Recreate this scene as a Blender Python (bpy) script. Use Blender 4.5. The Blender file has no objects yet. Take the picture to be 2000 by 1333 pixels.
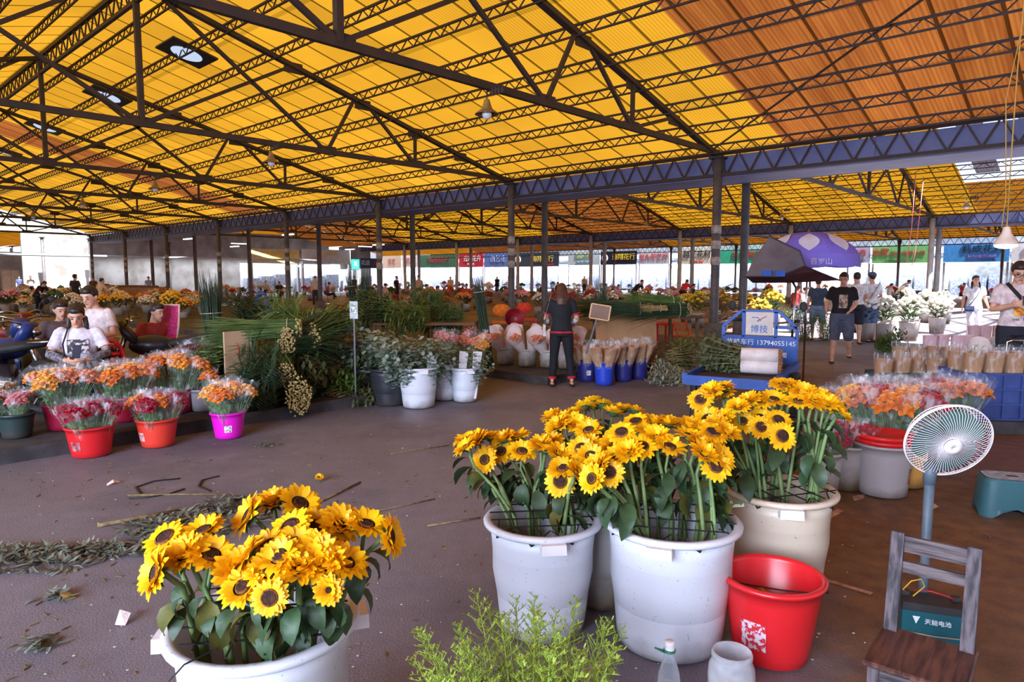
import bpy, bmesh, math, random
from mathutils import Vector, Matrix, Euler
R = random.Random(11)
SC = bpy.context.scene
COL = SC.collection
PI = math.pi
F = 1333.0; TILT = math.radians(5.4); CH = 1.65
HALL = math.radians(-42.7); HO = Vector((5.45, 18.4, 0))
CA, SA = math.cos(HALL), math.sin(HALL)

def V(*a): return Vector(a)
def ray(px, py):
    u = (px-1000)/F; v = (666.5-py)/F
    return Vector((u, math.cos(TILT)+v*math.sin(TILT), v*math.cos(TILT)-math.sin(TILT)))
def G(px, py, h=0.0):            # where the sight line through a pixel meets height h
    r = ray(px, py); k = (h-CH)/r.z
    return Vector((0, 0, CH))+r*k
def AT(px, py, Y):               # ... or depth Y
    r = ray(px, py); return Vector((0, 0, CH))+r*(Y/r.y)
def HP(s, d, z=0.0):             # hall coordinates: s along the eaves away from us, d across
    return Vector((HO.x-s*CA-d*SA, HO.y-s*SA+d*CA, z))
def lin(c):
    def g(x):
        x = x/255.0
        return x/12.92 if x <= .04045 else ((x+.055)/1.055)**2.4
    return (g(c[0]), g(c[1]), g(c[2]), 1)

# ------------------------------------------------------------------ materials
def newmat(name):
    m = bpy.data.materials.new(name); m.use_nodes = True
    nt = m.node_tree; nt.nodes.clear()
    out = nt.nodes.new('ShaderNodeOutputMaterial')
    return m, nt, out
def link(nt, a, b): nt.links.new(a, b)
def mathn(nt, op, a, b=None, c=None, clamp=False):
    n = nt.nodes.new('ShaderNodeMath'); n.operation = op; n.use_clamp = clamp
    for i, x in enumerate((a, b, c)):
        if x is None: continue
        if isinstance(x, (int, float)): n.inputs[i].default_value = x
        else: link(nt, x, n.inputs[i])
    return n.outputs[0]
def mixc(nt, fac, a, b, mode='MIX'):
    n = nt.nodes.new('ShaderNodeMix'); n.data_type = 'RGBA'; n.blend_type = mode
    for i, x in ((0, fac), (6, a), (7, b)):
        if isinstance(x, (int, float)): n.inputs[i].default_value = x
        elif isinstance(x, tuple): n.inputs[i].default_value = x
        else: link(nt, x, n.inputs[i])
    return n.outputs[2]
def noise(nt, scale, detail=4, stretch=(1, 1, 1), rough=.55, coord='Object'):
    tc = nt.nodes.new('ShaderNodeTexCoord'); mp = nt.nodes.new('ShaderNodeMapping')
    mp.inputs['Scale'].default_value = stretch
    link(nt, tc.outputs[coord], mp.inputs[0])
    n = nt.nodes.new('ShaderNodeTexNoise'); n.inputs['Scale'].default_value = scale
    n.inputs['Detail'].default_value = detail; n.inputs['Roughness'].default_value = rough
    link(nt, mp.outputs[0], n.inputs['Vector'])
    return n.outputs['Fac']
def ramp(nt, fac, stops):
    n = nt.nodes.new('ShaderNodeValToRGB'); e = n.color_ramp.elements
    e[0].position, e[0].color = stops[0]; e[1].position, e[1].color = stops[-1]
    for p, c in stops[1:-1]:
        x = e.new(p); x.color = c
    link(nt, fac, n.inputs[0]); return n.outputs[0]
def obj_random(nt):
    return nt.nodes.new('ShaderNodeObjectInfo').outputs['Random']

def mat(name, c, c2=None, scale=8, rough=.55, bump=0.0, metal=0, stretch=(1, 1, 1), rng=(.35, .65), transl=0.0, spec=.4, vary=0.0, coat=0.0):
    m, nt, out = newmat(name)
    p = nt.nodes.new('ShaderNodeBsdfPrincipled')
    p.inputs['Roughness'].default_value = rough; p.inputs['Metallic'].default_value = metal
    p.inputs['Specular IOR Level'].default_value = spec; p.inputs['Coat Weight'].default_value = coat
    a = lin(c); b = lin(c2) if c2 else tuple(min(1, x*.78) for x in a[:3])+(1,)
    f = noise(nt, scale, 4, stretch)
    colr = ramp(nt, f, [(rng[0], a), (rng[1], b)])
    if vary:
        hs = nt.nodes.new('ShaderNodeHueSaturation')
        r = obj_random(nt)
        link(nt, mathn(nt, 'MULTIPLY_ADD', r, vary*2, 1-vary), hs.inputs['Value'])
        link(nt, mathn(nt, 'MULTIPLY_ADD', r, vary*.16, .5-vary*.08), hs.inputs['Hue'])
        link(nt, colr, hs.inputs['Color']); colr = hs.outputs[0]
    link(nt, colr, p.inputs['Base Color'])
    if bump:
        bn = nt.nodes.new('ShaderNodeBump'); bn.inputs['Strength'].default_value = bump; bn.inputs['Distance'].default_value = .02
        link(nt, f, bn.inputs['Height']); link(nt, bn.outputs[0], p.inputs['Normal'])
    sh = p.outputs[0]
    if transl:
        t = nt.nodes.new('ShaderNodeBsdfTranslucent'); link(nt, colr, t.inputs[0])
        mx = nt.nodes.new('ShaderNodeMixShader'); mx.inputs[0].default_value = transl
        link(nt, sh, mx.inputs[1]); link(nt, t.outputs[0], mx.inputs[2]); sh = mx.outputs[0]
    link(nt, sh, out.inputs[0]); return m

def emat(name, c, strength):
    m, nt, out = newmat(name); e = nt.nodes.new('ShaderNodeEmission')
    e.inputs[0].default_value = lin(c); e.inputs[1].default_value = strength
    link(nt, e.outputs[0], out.inputs[0]); return m

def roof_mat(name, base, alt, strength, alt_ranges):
    """flat corrugated-look sheets whose emission stands in for daylight coming through: sheets, laps and ribs follow the roof"""
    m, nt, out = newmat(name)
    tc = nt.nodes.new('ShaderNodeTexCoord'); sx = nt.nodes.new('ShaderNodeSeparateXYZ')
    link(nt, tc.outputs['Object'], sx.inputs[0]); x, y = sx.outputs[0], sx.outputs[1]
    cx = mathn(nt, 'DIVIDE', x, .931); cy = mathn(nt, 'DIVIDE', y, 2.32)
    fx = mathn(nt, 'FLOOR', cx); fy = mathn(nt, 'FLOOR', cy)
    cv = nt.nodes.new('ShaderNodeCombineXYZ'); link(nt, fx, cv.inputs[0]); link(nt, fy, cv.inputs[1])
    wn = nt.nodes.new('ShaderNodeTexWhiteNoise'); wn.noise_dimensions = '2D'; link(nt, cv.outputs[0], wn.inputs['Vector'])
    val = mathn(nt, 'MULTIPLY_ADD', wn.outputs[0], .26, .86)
    rib_shade = mathn(nt, 'SINE', mathn(nt, 'MULTIPLY', x, 2*PI/.0776))
    val = mathn(nt, 'MULTIPLY', val, mathn(nt, 'MULTIPLY_ADD', rib_shade, .14, .96))  # light and shade of the corrugation painted as bands on flat sheets
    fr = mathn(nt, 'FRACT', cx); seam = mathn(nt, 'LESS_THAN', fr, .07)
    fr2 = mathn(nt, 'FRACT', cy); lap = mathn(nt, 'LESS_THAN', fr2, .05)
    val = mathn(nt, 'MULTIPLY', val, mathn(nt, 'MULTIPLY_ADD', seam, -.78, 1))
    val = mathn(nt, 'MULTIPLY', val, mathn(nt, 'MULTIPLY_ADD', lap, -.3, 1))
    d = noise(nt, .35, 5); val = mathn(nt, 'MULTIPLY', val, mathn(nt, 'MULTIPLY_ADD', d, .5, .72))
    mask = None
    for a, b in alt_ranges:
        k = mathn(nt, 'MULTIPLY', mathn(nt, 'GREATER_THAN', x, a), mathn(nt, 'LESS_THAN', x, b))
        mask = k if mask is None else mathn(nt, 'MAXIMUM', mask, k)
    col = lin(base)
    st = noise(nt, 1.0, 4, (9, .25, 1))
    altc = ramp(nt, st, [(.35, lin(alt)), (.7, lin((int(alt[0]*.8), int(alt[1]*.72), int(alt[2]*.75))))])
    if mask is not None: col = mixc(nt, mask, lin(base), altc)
    e = nt.nodes.new('ShaderNodeEmission')  # daylight through the roof put in as the sheets' own emission
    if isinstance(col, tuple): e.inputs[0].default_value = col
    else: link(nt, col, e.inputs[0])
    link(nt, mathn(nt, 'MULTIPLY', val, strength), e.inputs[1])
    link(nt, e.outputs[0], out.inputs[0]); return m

def cello_mat(name, tint=(245, 245, 250), amt=.11):
    """crinkled cellophane: mostly clear, with milky streaks and sharp glints"""
    m, nt, out = newmat(name)
    tr = nt.nodes.new('ShaderNodeBsdfTransparent')
    gl = nt.nodes.new('ShaderNodeBsdfPrincipled'); gl.inputs['Base Color'].default_value = lin(tint)
    gl.inputs['Roughness'].default_value = .18; gl.inputs['Specular IOR Level'].default_value = 1.0
    f = noise(nt, 26, 3, (1, 1, .35))
    k = ramp(nt, f, [(.52, (amt*.3,)*3+(1,)), (.7, (min(1, amt*3.6),)*3+(1,))])
    bn = nt.nodes.new('ShaderNodeBump'); bn.inputs['Strength'].default_value = .7; bn.inputs['Distance'].default_value = .02
    link(nt, f, bn.inputs['Height']); link(nt, bn.outputs[0], gl.inputs['Normal'])
    mx = nt.nodes.new('ShaderNodeMixShader')
    link(nt, k, mx.inputs[0]); link(nt, tr.outputs[0], mx.inputs[1]); link(nt, gl.outputs[0], mx.inputs[2])
    link(nt, mx.outputs[0], out.inputs[0]); return m

def clear_mat(name, tint=(225, 230, 235), amt=.12):
    m, nt, out = newmat(name)
    tr = nt.nodes.new('ShaderNodeBsdfTransparent'); tr.inputs[0].default_value = lin(tint)
    gl = nt.nodes.new('ShaderNodeBsdfPrincipled'); gl.inputs['Base Color'].default_value = lin((235, 238, 242)); gl.inputs['Roughness'].default_value = .08
    lw = nt.nodes.new('ShaderNodeLayerWeight'); lw.inputs[0].default_value = .35
    n = noise(nt, 12, 2)
    k = mathn(nt, 'ADD', mathn(nt, 'MULTIPLY', lw.outputs['Facing'], .55), mathn(nt, 'MULTIPLY', n, amt*2), clamp=True)
    mx = nt.nodes.new('ShaderNodeMixShader'); link(nt, k, mx.inputs[0]); link(nt, tr.outputs[0], mx.inputs[1]); link(nt, gl.outputs[0], mx.inputs[2])
    link(nt, mx.outputs[0], out.inputs[0]); return m

def floor_mat():
    m, nt, out = newmat('worn_concrete')
    p = nt.nodes.new('ShaderNodeBsdfPrincipled')
    tc = nt.nodes.new('ShaderNodeTexCoord'); sx = nt.nodes.new('ShaderNodeSeparateXYZ'); link(nt, tc.outputs['Object'], sx.inputs[0])
    n1 = noise(nt, .55, 6); n2 = noise(nt, 7, 6); n3 = noise(nt, 90, 3); n4 = noise(nt, 1.6, 5, (1, 2.4, 1))
    a = ramp(nt, n1, [(.3, lin((116, 112, 124))), (.5, lin((132, 126, 138))), (.72, lin((94, 90, 96)))])
    a = mixc(nt, mathn(nt, 'MULTIPLY', n2, .55), a, lin((80, 78, 86)))
    # brown tint painting in the warm roof-lit shade at right and along the aisle
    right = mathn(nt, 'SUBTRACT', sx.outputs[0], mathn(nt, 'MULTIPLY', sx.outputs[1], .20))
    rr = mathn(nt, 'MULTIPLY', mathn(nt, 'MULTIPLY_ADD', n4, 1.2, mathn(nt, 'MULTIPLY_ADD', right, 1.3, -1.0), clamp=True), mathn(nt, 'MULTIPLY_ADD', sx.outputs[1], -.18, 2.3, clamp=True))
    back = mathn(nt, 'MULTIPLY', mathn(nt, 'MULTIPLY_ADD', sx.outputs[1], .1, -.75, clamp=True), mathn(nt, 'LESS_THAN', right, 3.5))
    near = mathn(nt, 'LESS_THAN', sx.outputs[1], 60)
    warm_shade = mathn(nt, 'MAXIMUM', mathn(nt, 'MULTIPLY', rr, .95), mathn(nt, 'MULTIPLY', mathn(nt, 'MULTIPLY', back, near), .4))
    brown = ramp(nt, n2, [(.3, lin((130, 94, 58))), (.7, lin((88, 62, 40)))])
    a = mixc(nt, warm_shade, a, brown)
    # cracks, specks and damp patches
    vo = nt.nodes.new('ShaderNodeTexVoronoi'); vo.feature = 'DISTANCE_TO_EDGE'; vo.inputs['Scale'].default_value = .3
    mp = nt.nodes.new('ShaderNodeVectorMath'); mp.operation = 'ADD'
    nn = nt.nodes.new('ShaderNodeTexNoise'); nn.inputs['Scale'].default_value = 1.3; nn.inputs['Detail'].default_value = 5
    link(nt, tc.outputs['Object'], nn.inputs['Vector']); link(nt, tc.outputs['Object'], mp.inputs[0]); link(nt, nn.outputs['Color'], mp.inputs[1]); link(nt, mp.outputs[0], vo.inputs['Vector'])
    crack = mathn(nt, 'LESS_THAN', vo.outputs['Distance'], .0015)
    a = mixc(nt, mathn(nt, 'MULTIPLY', crack, .4), a, lin((52, 46, 44)))
    speck = mathn(nt, 'GREATER_THAN', n3, .64); a = mixc(nt, mathn(nt, 'MULTIPLY', speck, .45), a, lin((150, 142, 140)))
    speck2 = mathn(nt, 'LESS_THAN', n3, .37); a = mixc(nt, mathn(nt, 'MULTIPLY', speck2, .5), a, lin((58, 52, 50)))
    link(nt, a, p.inputs['Base Color'])
    ro = ramp(nt, n1, [(.42, (.42,)*3+(1,)), (.6, (.72,)*3+(1,))]); link(nt, ro, p.inputs['Roughness'])
    p.inputs['Specular IOR Level'].default_value = .3
    bn = nt.nodes.new('ShaderNodeBump'); bn.inputs['Strength'].default_value = .35; bn.inputs['Distance'].default_value = .01
    link(nt, mathn(nt, 'ADD', n3, n2), bn.inputs['Height']); link(nt, bn.outputs[0], p.inputs['Normal'])
    link(nt, p.outputs[0], out.inputs[0]); return m

def tub_mat(name, c, dirtc=(96, 72, 50), top=.12, amt=.8, speck=.35, rough=.38):
    """plastic with scuffs all over and grime creeping up from the floor"""
    m, nt, out = newmat(name); p = nt.nodes.new('ShaderNodeBsdfPrincipled')
    tc = nt.nodes.new('ShaderNodeTexCoord'); sx = nt.nodes.new('ShaderNodeSeparateXYZ'); link(nt, tc.outputs['Object'], sx.inputs[0])
    n1 = noise(nt, 5, 5); n2 = noise(nt, 55, 3)
    g = mathn(nt, 'SUBTRACT', top, sx.outputs[2]); g = mathn(nt, 'DIVIDE', g, top)
    g = mathn(nt, 'MULTIPLY', mathn(nt, 'MULTIPLY_ADD', n1, 1.6, g), amt)
    g = mathn(nt, 'SUBTRACT', g, .75, clamp=True)
    a = mixc(nt, mathn(nt, 'MULTIPLY', n1, .18), lin(c), lin(tuple(int(x*.75) for x in c)))
    a = mixc(nt, g, a, lin(dirtc))
    sp = mathn(nt, 'GREATER_THAN', n2, .68); a = mixc(nt, mathn(nt, 'MULTIPLY', sp, speck), a, lin((70, 62, 58)))
    link(nt, a, p.inputs['Base Color']); p.inputs['Roughness'].default_value = rough
    link(nt, p.outputs[0], out.inputs[0]); return m

# ------------------------------------------------------------------ mesh builder
class MB:
    def __init__(s, M=None): s.v = []; s.f = []; s.mi = []; s.M = M; s.cur = 0
    def add(s, vs, fs):
        o = len(s.v)
        if s.M is not None: vs = [s.M @ Vector(p) for p in vs]
        s.v.extend(tuple(p) for p in vs)
        s.f.extend(tuple(i+o for i in f) for f in fs); s.mi.extend([s.cur]*len(fs)); return s
    def box(s, c, d, rot=None, taper=1.0):
        x, y, z = d[0]/2, d[1]/2, d[2]/2; vs = []
        for sz in (-1, 1):
            k = taper if sz > 0 else 1
            for sx_, sy in ((-1, -1), (1, -1), (1, 1), (-1, 1)): vs.append(Vector((sx_*x*k, sy*y*k, sz*z)))
        if rot is not None: vs = [rot @ p for p in vs]
        c = Vector(c); return s.add([p+c for p in vs], [(0, 3, 2, 1), (4, 5, 6, 7), (0, 1, 5, 4), (1, 2, 6, 5), (2, 3, 7, 6), (3, 0, 4, 7)])
    def bar(s, a, b, w, h=None, cap=True, up=(0, 0, 1)):
        a, b = Vector(a), Vector(b); h = h or w; d = (b-a).normalized(); u = Vector(up)
        if abs(d.dot(u)) > .98: u = Vector((1, 0, 0)) if abs(d.x) < .9 else Vector((0, 1, 0))
        x = d.cross(u).normalized()*w/2; y = d.cross(x).normalized()*h/2
        vs = [a-x-y, a+x-y, a+x+y, a-x+y, b-x-y, b+x-y, b+x+y, b-x+y]
        fs = [(0, 1, 5, 4), (1, 2, 6, 5), (2, 3, 7, 6), (3, 0, 4, 7)]
        if cap: fs += [(3, 2, 1, 0), (4, 5, 6, 7)]
        return s.add(vs, fs)
    def tube(s, pts, r, n=8, cap=True, flat=1.0, side=None):
        pts = [Vector(p) for p in pts]; m = len(pts)
        if isinstance(r, (int, float)): r = [r]*m
        vs = []; fs = []; ref = Vector(side) if side is not None else None
        for i, p in enumerate(pts):
            d = (pts[min(i+1, m-1)]-pts[max(i-1, 0)])
            d = d.normalized() if d.length > 1e-9 else Vector((0, 0, 1))
            if ref is None: ref = Vector((1, 0, 0)) if abs(d.x) < .8 else Vector((0, 1, 0))
            x = ref-d*ref.dot(d)
            x = x.normalized() if x.length > 1e-6 else d.orthogonal().normalized()
            ref = x; y = d.cross(x)
            for k in range(n):
                a = 2*PI*k/n; vs.append(p+x*(math.cos(a)*r[i])+y*(math.sin(a)*r[i]*flat))
        for i in range(m-1):
            for k in range(n): fs.append((i*n+k, i*n+(k+1) % n, (i+1)*n+(k+1) % n, (i+1)*n+k))
        if cap: fs += [tuple(range(n-1, -1, -1)), tuple(range((m-1)*n, m*n))]
        return s.add(vs, fs)
    def lathe(s, prof, n=24, c=(0, 0, 0), rot=None, sy=1.0, closed=False):
        vs = []; fs = []; c = Vector(c); m = len(prof)
        for r, z in prof:
            for k in range(n):
                a = 2*PI*k/n; p = Vector((r*math.cos(a), r*math.sin(a)*sy, z))
                vs.append((rot @ p if rot is not None else p)+c)
        for i in range(m-1):
            for k in range(n): fs.append((i*n+k, i*n+(k+1) % n, (i+1)*n+(k+1) % n, (i+1)*n+k))
        return s.add(vs, fs)
    def ell(s, c, r, nu=10, nv=7, rot=None):
        c = Vector(c); vs = []; fs = []
        for j in range(nv+1):
            t = PI*j/nv
            for i in range(nu):
                a = 2*PI*i/nu; p = Vector((r[0]*math.sin(t)*math.cos(a), r[1]*math.sin(t)*math.sin(a), -r[2]*math.cos(t)))
                vs.append((rot @ p if rot is not None else p)+c)
        for j in range(nv):
            for i in range(nu): fs.append((j*nu+i, j*nu+(i+1) % nu, (j+1)*nu+(i+1) % nu, (j+1)*nu+i))
        return s.add(vs, fs)
    def loft(s, rings, n=14):      # rings: (centre, half width vector, half depth vector)
        vs = []; fs = []; m = len(rings)
        for c, a, b in rings:
            c, a, b = Vector(c), Vector(a), Vector(b)
            for k in range(n):
                t = 2*PI*k/n; vs.append(c+a*math.cos(t)+b*math.sin(t))
        for i in range(m-1):
            for k in range(n): fs.append((i*n+k, i*n+(k+1) % n, (i+1)*n+(k+1) % n, (i+1)*n+k))
        fs += [tuple(range(n-1, -1, -1)), tuple(range((m-1)*n, m*n))]
        return s.add(vs, fs)
    def poly(s, *pts): return s.add(pts, [tuple(range(len(pts)))])
    def strip(s, A, B):
        n = len(A); return s.add(list(A)+list(B), [(i, i+1, n+i+1, n+i) for i in range(n-1)])
    def leaf(s, base, d, L, W, droop=.5, n=4, up=(0, 0, 1), fold=.15, curl=0.0, shape=None):
        """a leaf: a folded blade that bends down along its length"""
        base, d, up = Vector(base), Vector(d).normalized(), Vector(up)
        side = d.cross(up)
        side = side.normalized() if side.length > 1e-4 else d.orthogonal().normalized()
        nrm = side.cross(d).normalized(); p = base.copy(); cl, ll, rl = [], [], []
        ws = shape or [math.sin(PI*min(1, (i/n)**.75*.97+.03)) for i in range(n+1)]
        for i in range(n+1):
            w = W/2*ws[i]
            cl.append(p.copy()); ll.append(p-side*w+nrm*(fold*w)); rl.append(p+side*w+nrm*(fold*w))
            q = Matrix.Rotation(-droop/n, 3, side); d = q @ d; nrm = q @ nrm; p = p+d*(L/n)
        m = n+1; vs = ll+cl+rl; fs = []
        for i in range(n): fs += [(i, i+1, m+i+1, m+i), (m+i, m+i+1, 2*m+i+1, 2*m+i)]
        return s.add(vs, fs)
    def mesh(s, name, mats, smooth=True):
        me = bpy.data.meshes.new(name); me.from_pydata(s.v, [], s.f)
        for m in (mats if isinstance(mats, (list, tuple)) else [mats]): me.materials.append(m)
        if smooth: me.polygons.foreach_set('use_smooth', [True]*len(s.f))
        if any(s.mi): me.polygons.foreach_set('material_index', s.mi)
        me.update(); return me
    def build(s, name, mats, parent=None, smooth=True, loc=(0, 0, 0), rot=(0, 0, 0)):
        return put(name, s.mesh(name, mats, smooth), parent, loc, rot)

def put(name, data, parent=None, loc=(0, 0, 0), rot=(0, 0, 0), scale=None):
    o = bpy.data.objects.new(name, data); COL.objects.link(o)
    o.location = loc; o.rotation_euler = rot
    if scale is not None: o.scale = scale if isinstance(scale, (tuple, list, Vector)) else (scale,)*3
    if parent is not None: o.parent = parent
    return o
def tag(o, label=None, cat=None, group=None, kind=None):
    if label: o['label'] = label
    if cat: o['category'] = cat
    if group: o['group'] = group
    if kind: o['kind'] = kind
    return o
def thing(name, label, cat, loc=(0, 0, 0), rz=0.0, group=None, rot=None, scale=None):
    o = put(name, None, None, loc, rot if rot is not None else (0, 0, rz), scale)
    o.empty_display_size = .1; return tag(o, label, cat, group)
def dup(root, loc, rz=None, label=None, group=None, scale=None, rot=None, remat=None):
    def cp(o, par):
        c = o.copy(); COL.objects.link(c)
        if par is not None: c.parent = par
        if remat and c.type == 'MESH':
            for sl in c.material_slots:
                if sl.material and sl.material.name in remat:
                    nm = remat[sl.material.name]; sl.link = 'OBJECT'; sl.material = nm
        for ch in o.children: cp(ch, c)
        return c
    kids = list(root.children)
    r = root.copy(); COL.objects.link(r)
    for ch in kids: cp(ch, r)
    r.location = loc
    if rot is not None: r.rotation_euler = rot
    elif rz is not None: r.rotation_euler = (0, 0, rz)
    if scale is not None: r.scale = (scale,)*3 if isinstance(scale, (int, float)) else scale
    if label: r['label'] = label
    if group: r['group'] = group
    return r
def struct(o): o['kind'] = 'structure'; return o
def text(body, size, m, parent, loc, rot, name='lettering', ext=.004, ax='CENTER', sx=1.0):
    c = bpy.data.curves.new(name, 'FONT'); c.body = body; c.size = size; c.extrude = ext; c.align_x = ax; c.align_y = 'CENTER'
    c.resolution_u = 2
    o = bpy.data.objects.new('tmp', c); COL.objects.link(o)
    dg = bpy.context.evaluated_depsgraph_get(); dg.update()
    me = bpy.data.meshes.new_from_object(o.evaluated_get(dg)); bpy.data.objects.remove(o); bpy.data.curves.remove(c)
    me.materials.clear(); me.materials.append(m); return put(name, me, parent, loc, rot, (sx, 1, 1))
ORD = ['first', 'second', 'third', 'fourth', 'fifth', 'sixth', 'seventh', 'eighth', 'ninth', 'tenth', 'eleventh', 'twelfth']
def rotto(d):                 # rotation taking +Z to d
    return Vector((0, 0, 1)).rotation_difference(Vector(d).normalized()).to_matrix()
# ------------------------------------------------------------------ people
def bake(mb, vox, it=2, fac=.5):
    """one continuous skin over everything in mb"""
    me = mb.mesh('tmp', [], True); o = bpy.data.objects.new('tmp', me); COL.objects.link(o)
    r = o.modifiers.new('r', 'REMESH'); r.mode = 'VOXEL'; r.voxel_size = vox; r.use_smooth_shade = True
    s = o.modifiers.new('s', 'SMOOTH'); s.iterations = it; s.factor = fac
    dg = bpy.context.evaluated_depsgraph_get(); dg.update()
    out = bpy.data.meshes.new_from_object(o.evaluated_get(dg)); bpy.data.objects.remove(o); bpy.data.meshes.remove(me)
    out.polygons.foreach_set('use_smooth', [True]*len(out.polygons)); return out
SKIN = mat('skin', (214, 164, 138), (196, 144, 118), 9, .5)
EYE = mat('dark_eye', (28, 20, 18), None, 8, .3); LIP = mat('lip', (160, 84, 78), None, 8, .5)
HAIR = mat('black_hair', (30, 24, 24), (52, 42, 40), 30, .45, .3, stretch=(1, 1, .2))
BHAIR = mat('brown_hair', (84, 46, 28), (58, 32, 22), 30, .5, .4, stretch=(1, 1, .2))
_cl = {}
def cloth(c):
    if c not in _cl: _cl[c] = mat('cloth_%d_%d_%d' % c, c, tuple(int(x*.8) for x in c), 14, .85, .25)
    return _cl[c]
KH_ = .13
STAND = dict(P=(0, 0, .9), C=(0, 0, 1.2), N=(0, .01, 1.4), HD=(0, -.02, 1.545), SL=(-.175, .01, 1.355), SR=(.175, .01, 1.355),
             EL=(-.22, .03, 1.09), WL=(-.22, -.05, .86), ER=(.22, .03, 1.09), WR=(.22, -.05, .86),
             HL=(-.09, 0, .88), HR=(.09, 0, .88), KL=(-.1, -.02, .48), AL=(-.1, .02, .08), KR=(.1, -.02, .48), AR=(.1, .02, .08))
def hand(mb, w, d, n, k=1.0, curl=.5, thumb=1):
    d = Vector(d).normalized(); n = Vector(n); n = (n-d*n.dot(d)).normalized(); s = d.cross(n)*thumb
    Rm = Matrix((s, n, d)).transposed()
    c = Vector(w)+d*.045*k; mb.ell(c, (.04*k, .017*k, .055*k), 10, 7, Rm)
    for i, (o, L) in enumerate(((.03, .066), (.01, .075), (-.011, .07), (-.03, .054))):
        p = c+s*o*k+d*.045*k; a = p+(d*math.cos(curl*.6)+n*math.sin(curl*.6))*L*.5*k; b = a+(d*math.cos(curl*1.7)+n*math.sin(curl*1.7))*L*.5*k
        mb.tube([p-d*.02*k, p, a, b], [.009*k, .009*k, .0085*k, .007*k], 6)
    p = c+s*.03*k-d*.02*k; a = p+(s*.7+d*.7+n*.3)*.03*k; b = a+(s*.25+d*.9+n*.5)*.032*k
    mb.tube([p, a, b], [.012*k, .01*k, .008*k], 6)
def person(label, loc, rz=0.0, J=None, H=1.65, shirt=(30, 30, 34), pants=(40, 44, 60), hair=HAIR, style='short', sleeve='short', legs='long',
           vox=.016, head=(0, 0, 0), face=True, shoes=(40, 36, 36), curl=.5, group=None, name='person', skin=None, fat=1.0, handn=None, skirt=False):
    q = dict(STAND); q.update(J or {}); q = {k: Vector(v) for k, v in q.items()}; skin = skin or SKIN
    root = thing(name, label, 'person', loc, rz, group, scale=H/1.65)
    P, C, N, HD = q['P'], q['C'], q['N'], q['HD']
    X = (q['SR']-q['SL']).normalized(); Y = X.cross((N-P).normalized()).normalized()   # Y points to the back
    Xp = (q['HR']-q['HL']).normalized(); Yp = Xp.cross((C-P).normalized()).normalized()
    def torso(mb, g, low=-.07, high=1):
        up = (C-P).normalized(); f = fat
        rings = [(P+up*low, Xp*(.155*f+g), Yp*-(.1*f+g)), (P+up*.02, Xp*(.165*f+g), Yp*-(.112*f+g)), (P.lerp(C, .5), X*(.135*f+g), Y*-(.095*f+g)),
                 (C, X*(.158*f+g), Y*-(.108*f+g)), (C.lerp(N, .55), X*(.165*f+g), Y*-(.092*f+g)), (C.lerp(N, .85), X*(.12+g), Y*-(.07+g)), (N, X*(.062+g*.5), Y*-(.06+g*.5))]
        mb.loft(rings, 16)
        for S in ('SL', 'SR'): mb.ell(q[S].lerp(N, .08)+V(0, 0, -.01), (.052+g*.6, .05+g*.6, .05+g*.6), 10, 7)
    body = MB(); torso(body, 0)
    body.tube([C.lerp(N, .8), N.lerp(HD, .3), HD], [.062, .053, .05], 10)
    E = Euler((head[0], head[1], head[2]), 'XYZ').to_matrix(); hp = lambda x, y, z: HD+E @ Vector((x, y, z))
    body.ell(hp(0, .005, .02), (.074, .092, .098), 14, 10, E); body.ell(hp(0, -.03, -.05), (.056, .06, .062), 12, 8, E)
    body.ell(hp(0, -.1, -.018), (.013, .017, .024), 8, 6, E); body.ell(hp(0, -.072, -.1), (.026, .022, .018), 8, 6, E)
    for s in (-1, 1): body.ell(hp(s*.077, .012, -.008), (.011, .02, .03), 8, 6, E)
    for s, S, El, W in ((-1, 'SL', 'EL', 'WL'), (1, 'SR', 'ER', 'WR')):
        a, b, c = q[S], q[El], q[W]
        body.tube([a, a.lerp(b, .5), b, b.lerp(c, .35), c], [.05, .046, .038, .038, .026], 10)
        nn = handn[0 if s < 0 else 1] if handn else (-s, -.3, 0)
        hand(body, c, c-b, nn, 1.0, curl, thumb=1)
    for s, Hh, K, A in ((-1, 'HL', 'KL', 'AL'), (1, 'HR', 'KR', 'AR')):
        a, b, c = q[Hh], q[K], q[A]
        body.tube([a, a.lerp(b, .3), b, b.lerp(c, .3), c], [.085*fat, .082*fat, .054, .054, .036], 10)
        fd = (c-b).normalized(); fw = -Yp; fw = Vector((fw.x, fw.y, 0)).normalized() if abs(fw.z) < .9 else Vector((0, -1, 0))
        f2 = c+Vector((0, 0, -.045))
        body.tube([f2-fw*.05, f2+fw*.03, f2+fw*.12, f2+fw*.16], [.034, .036, .033, .022], 8, flat=.75, side=fw.cross(Vector((0, 0, 1))))
    put('body', _withmat(bake(body, vox), skin), root)
    m = MB(); torso(m, .014, -.02)
    lo = P+(C-P).normalized()*-.03
    for s, S, El, W in ((-1, 'SL', 'EL', 'WL'), (1, 'SR', 'ER', 'WR')):
        a, b, c = q[S], q[El], q[W]
        if sleeve == 'short': m.tube([a, a.lerp(b, .35), a.lerp(b, .72)], [.058, .06, .062], 10)
        elif sleeve == 'long': m.tube([a, a.lerp(b, .5), b, b.lerp(c, .5), b.lerp(c, .93)], [.064, .06, .052, .048, .042], 10)
    put('shirt', _withmat(bake(m, vox), cloth(shirt)), root)
    m = MB(); up = (C-P).normalized()
    m.loft([(P-up*.09, Xp*(.165*fat+.012), Yp*-(.115*fat+.01)), (P, Xp*(.17*fat+.012), Yp*-(.118*fat+.01)), (P+up*.07, Xp*(.155*fat+.012), Yp*-(.105*fat+.01))], 16)
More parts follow.
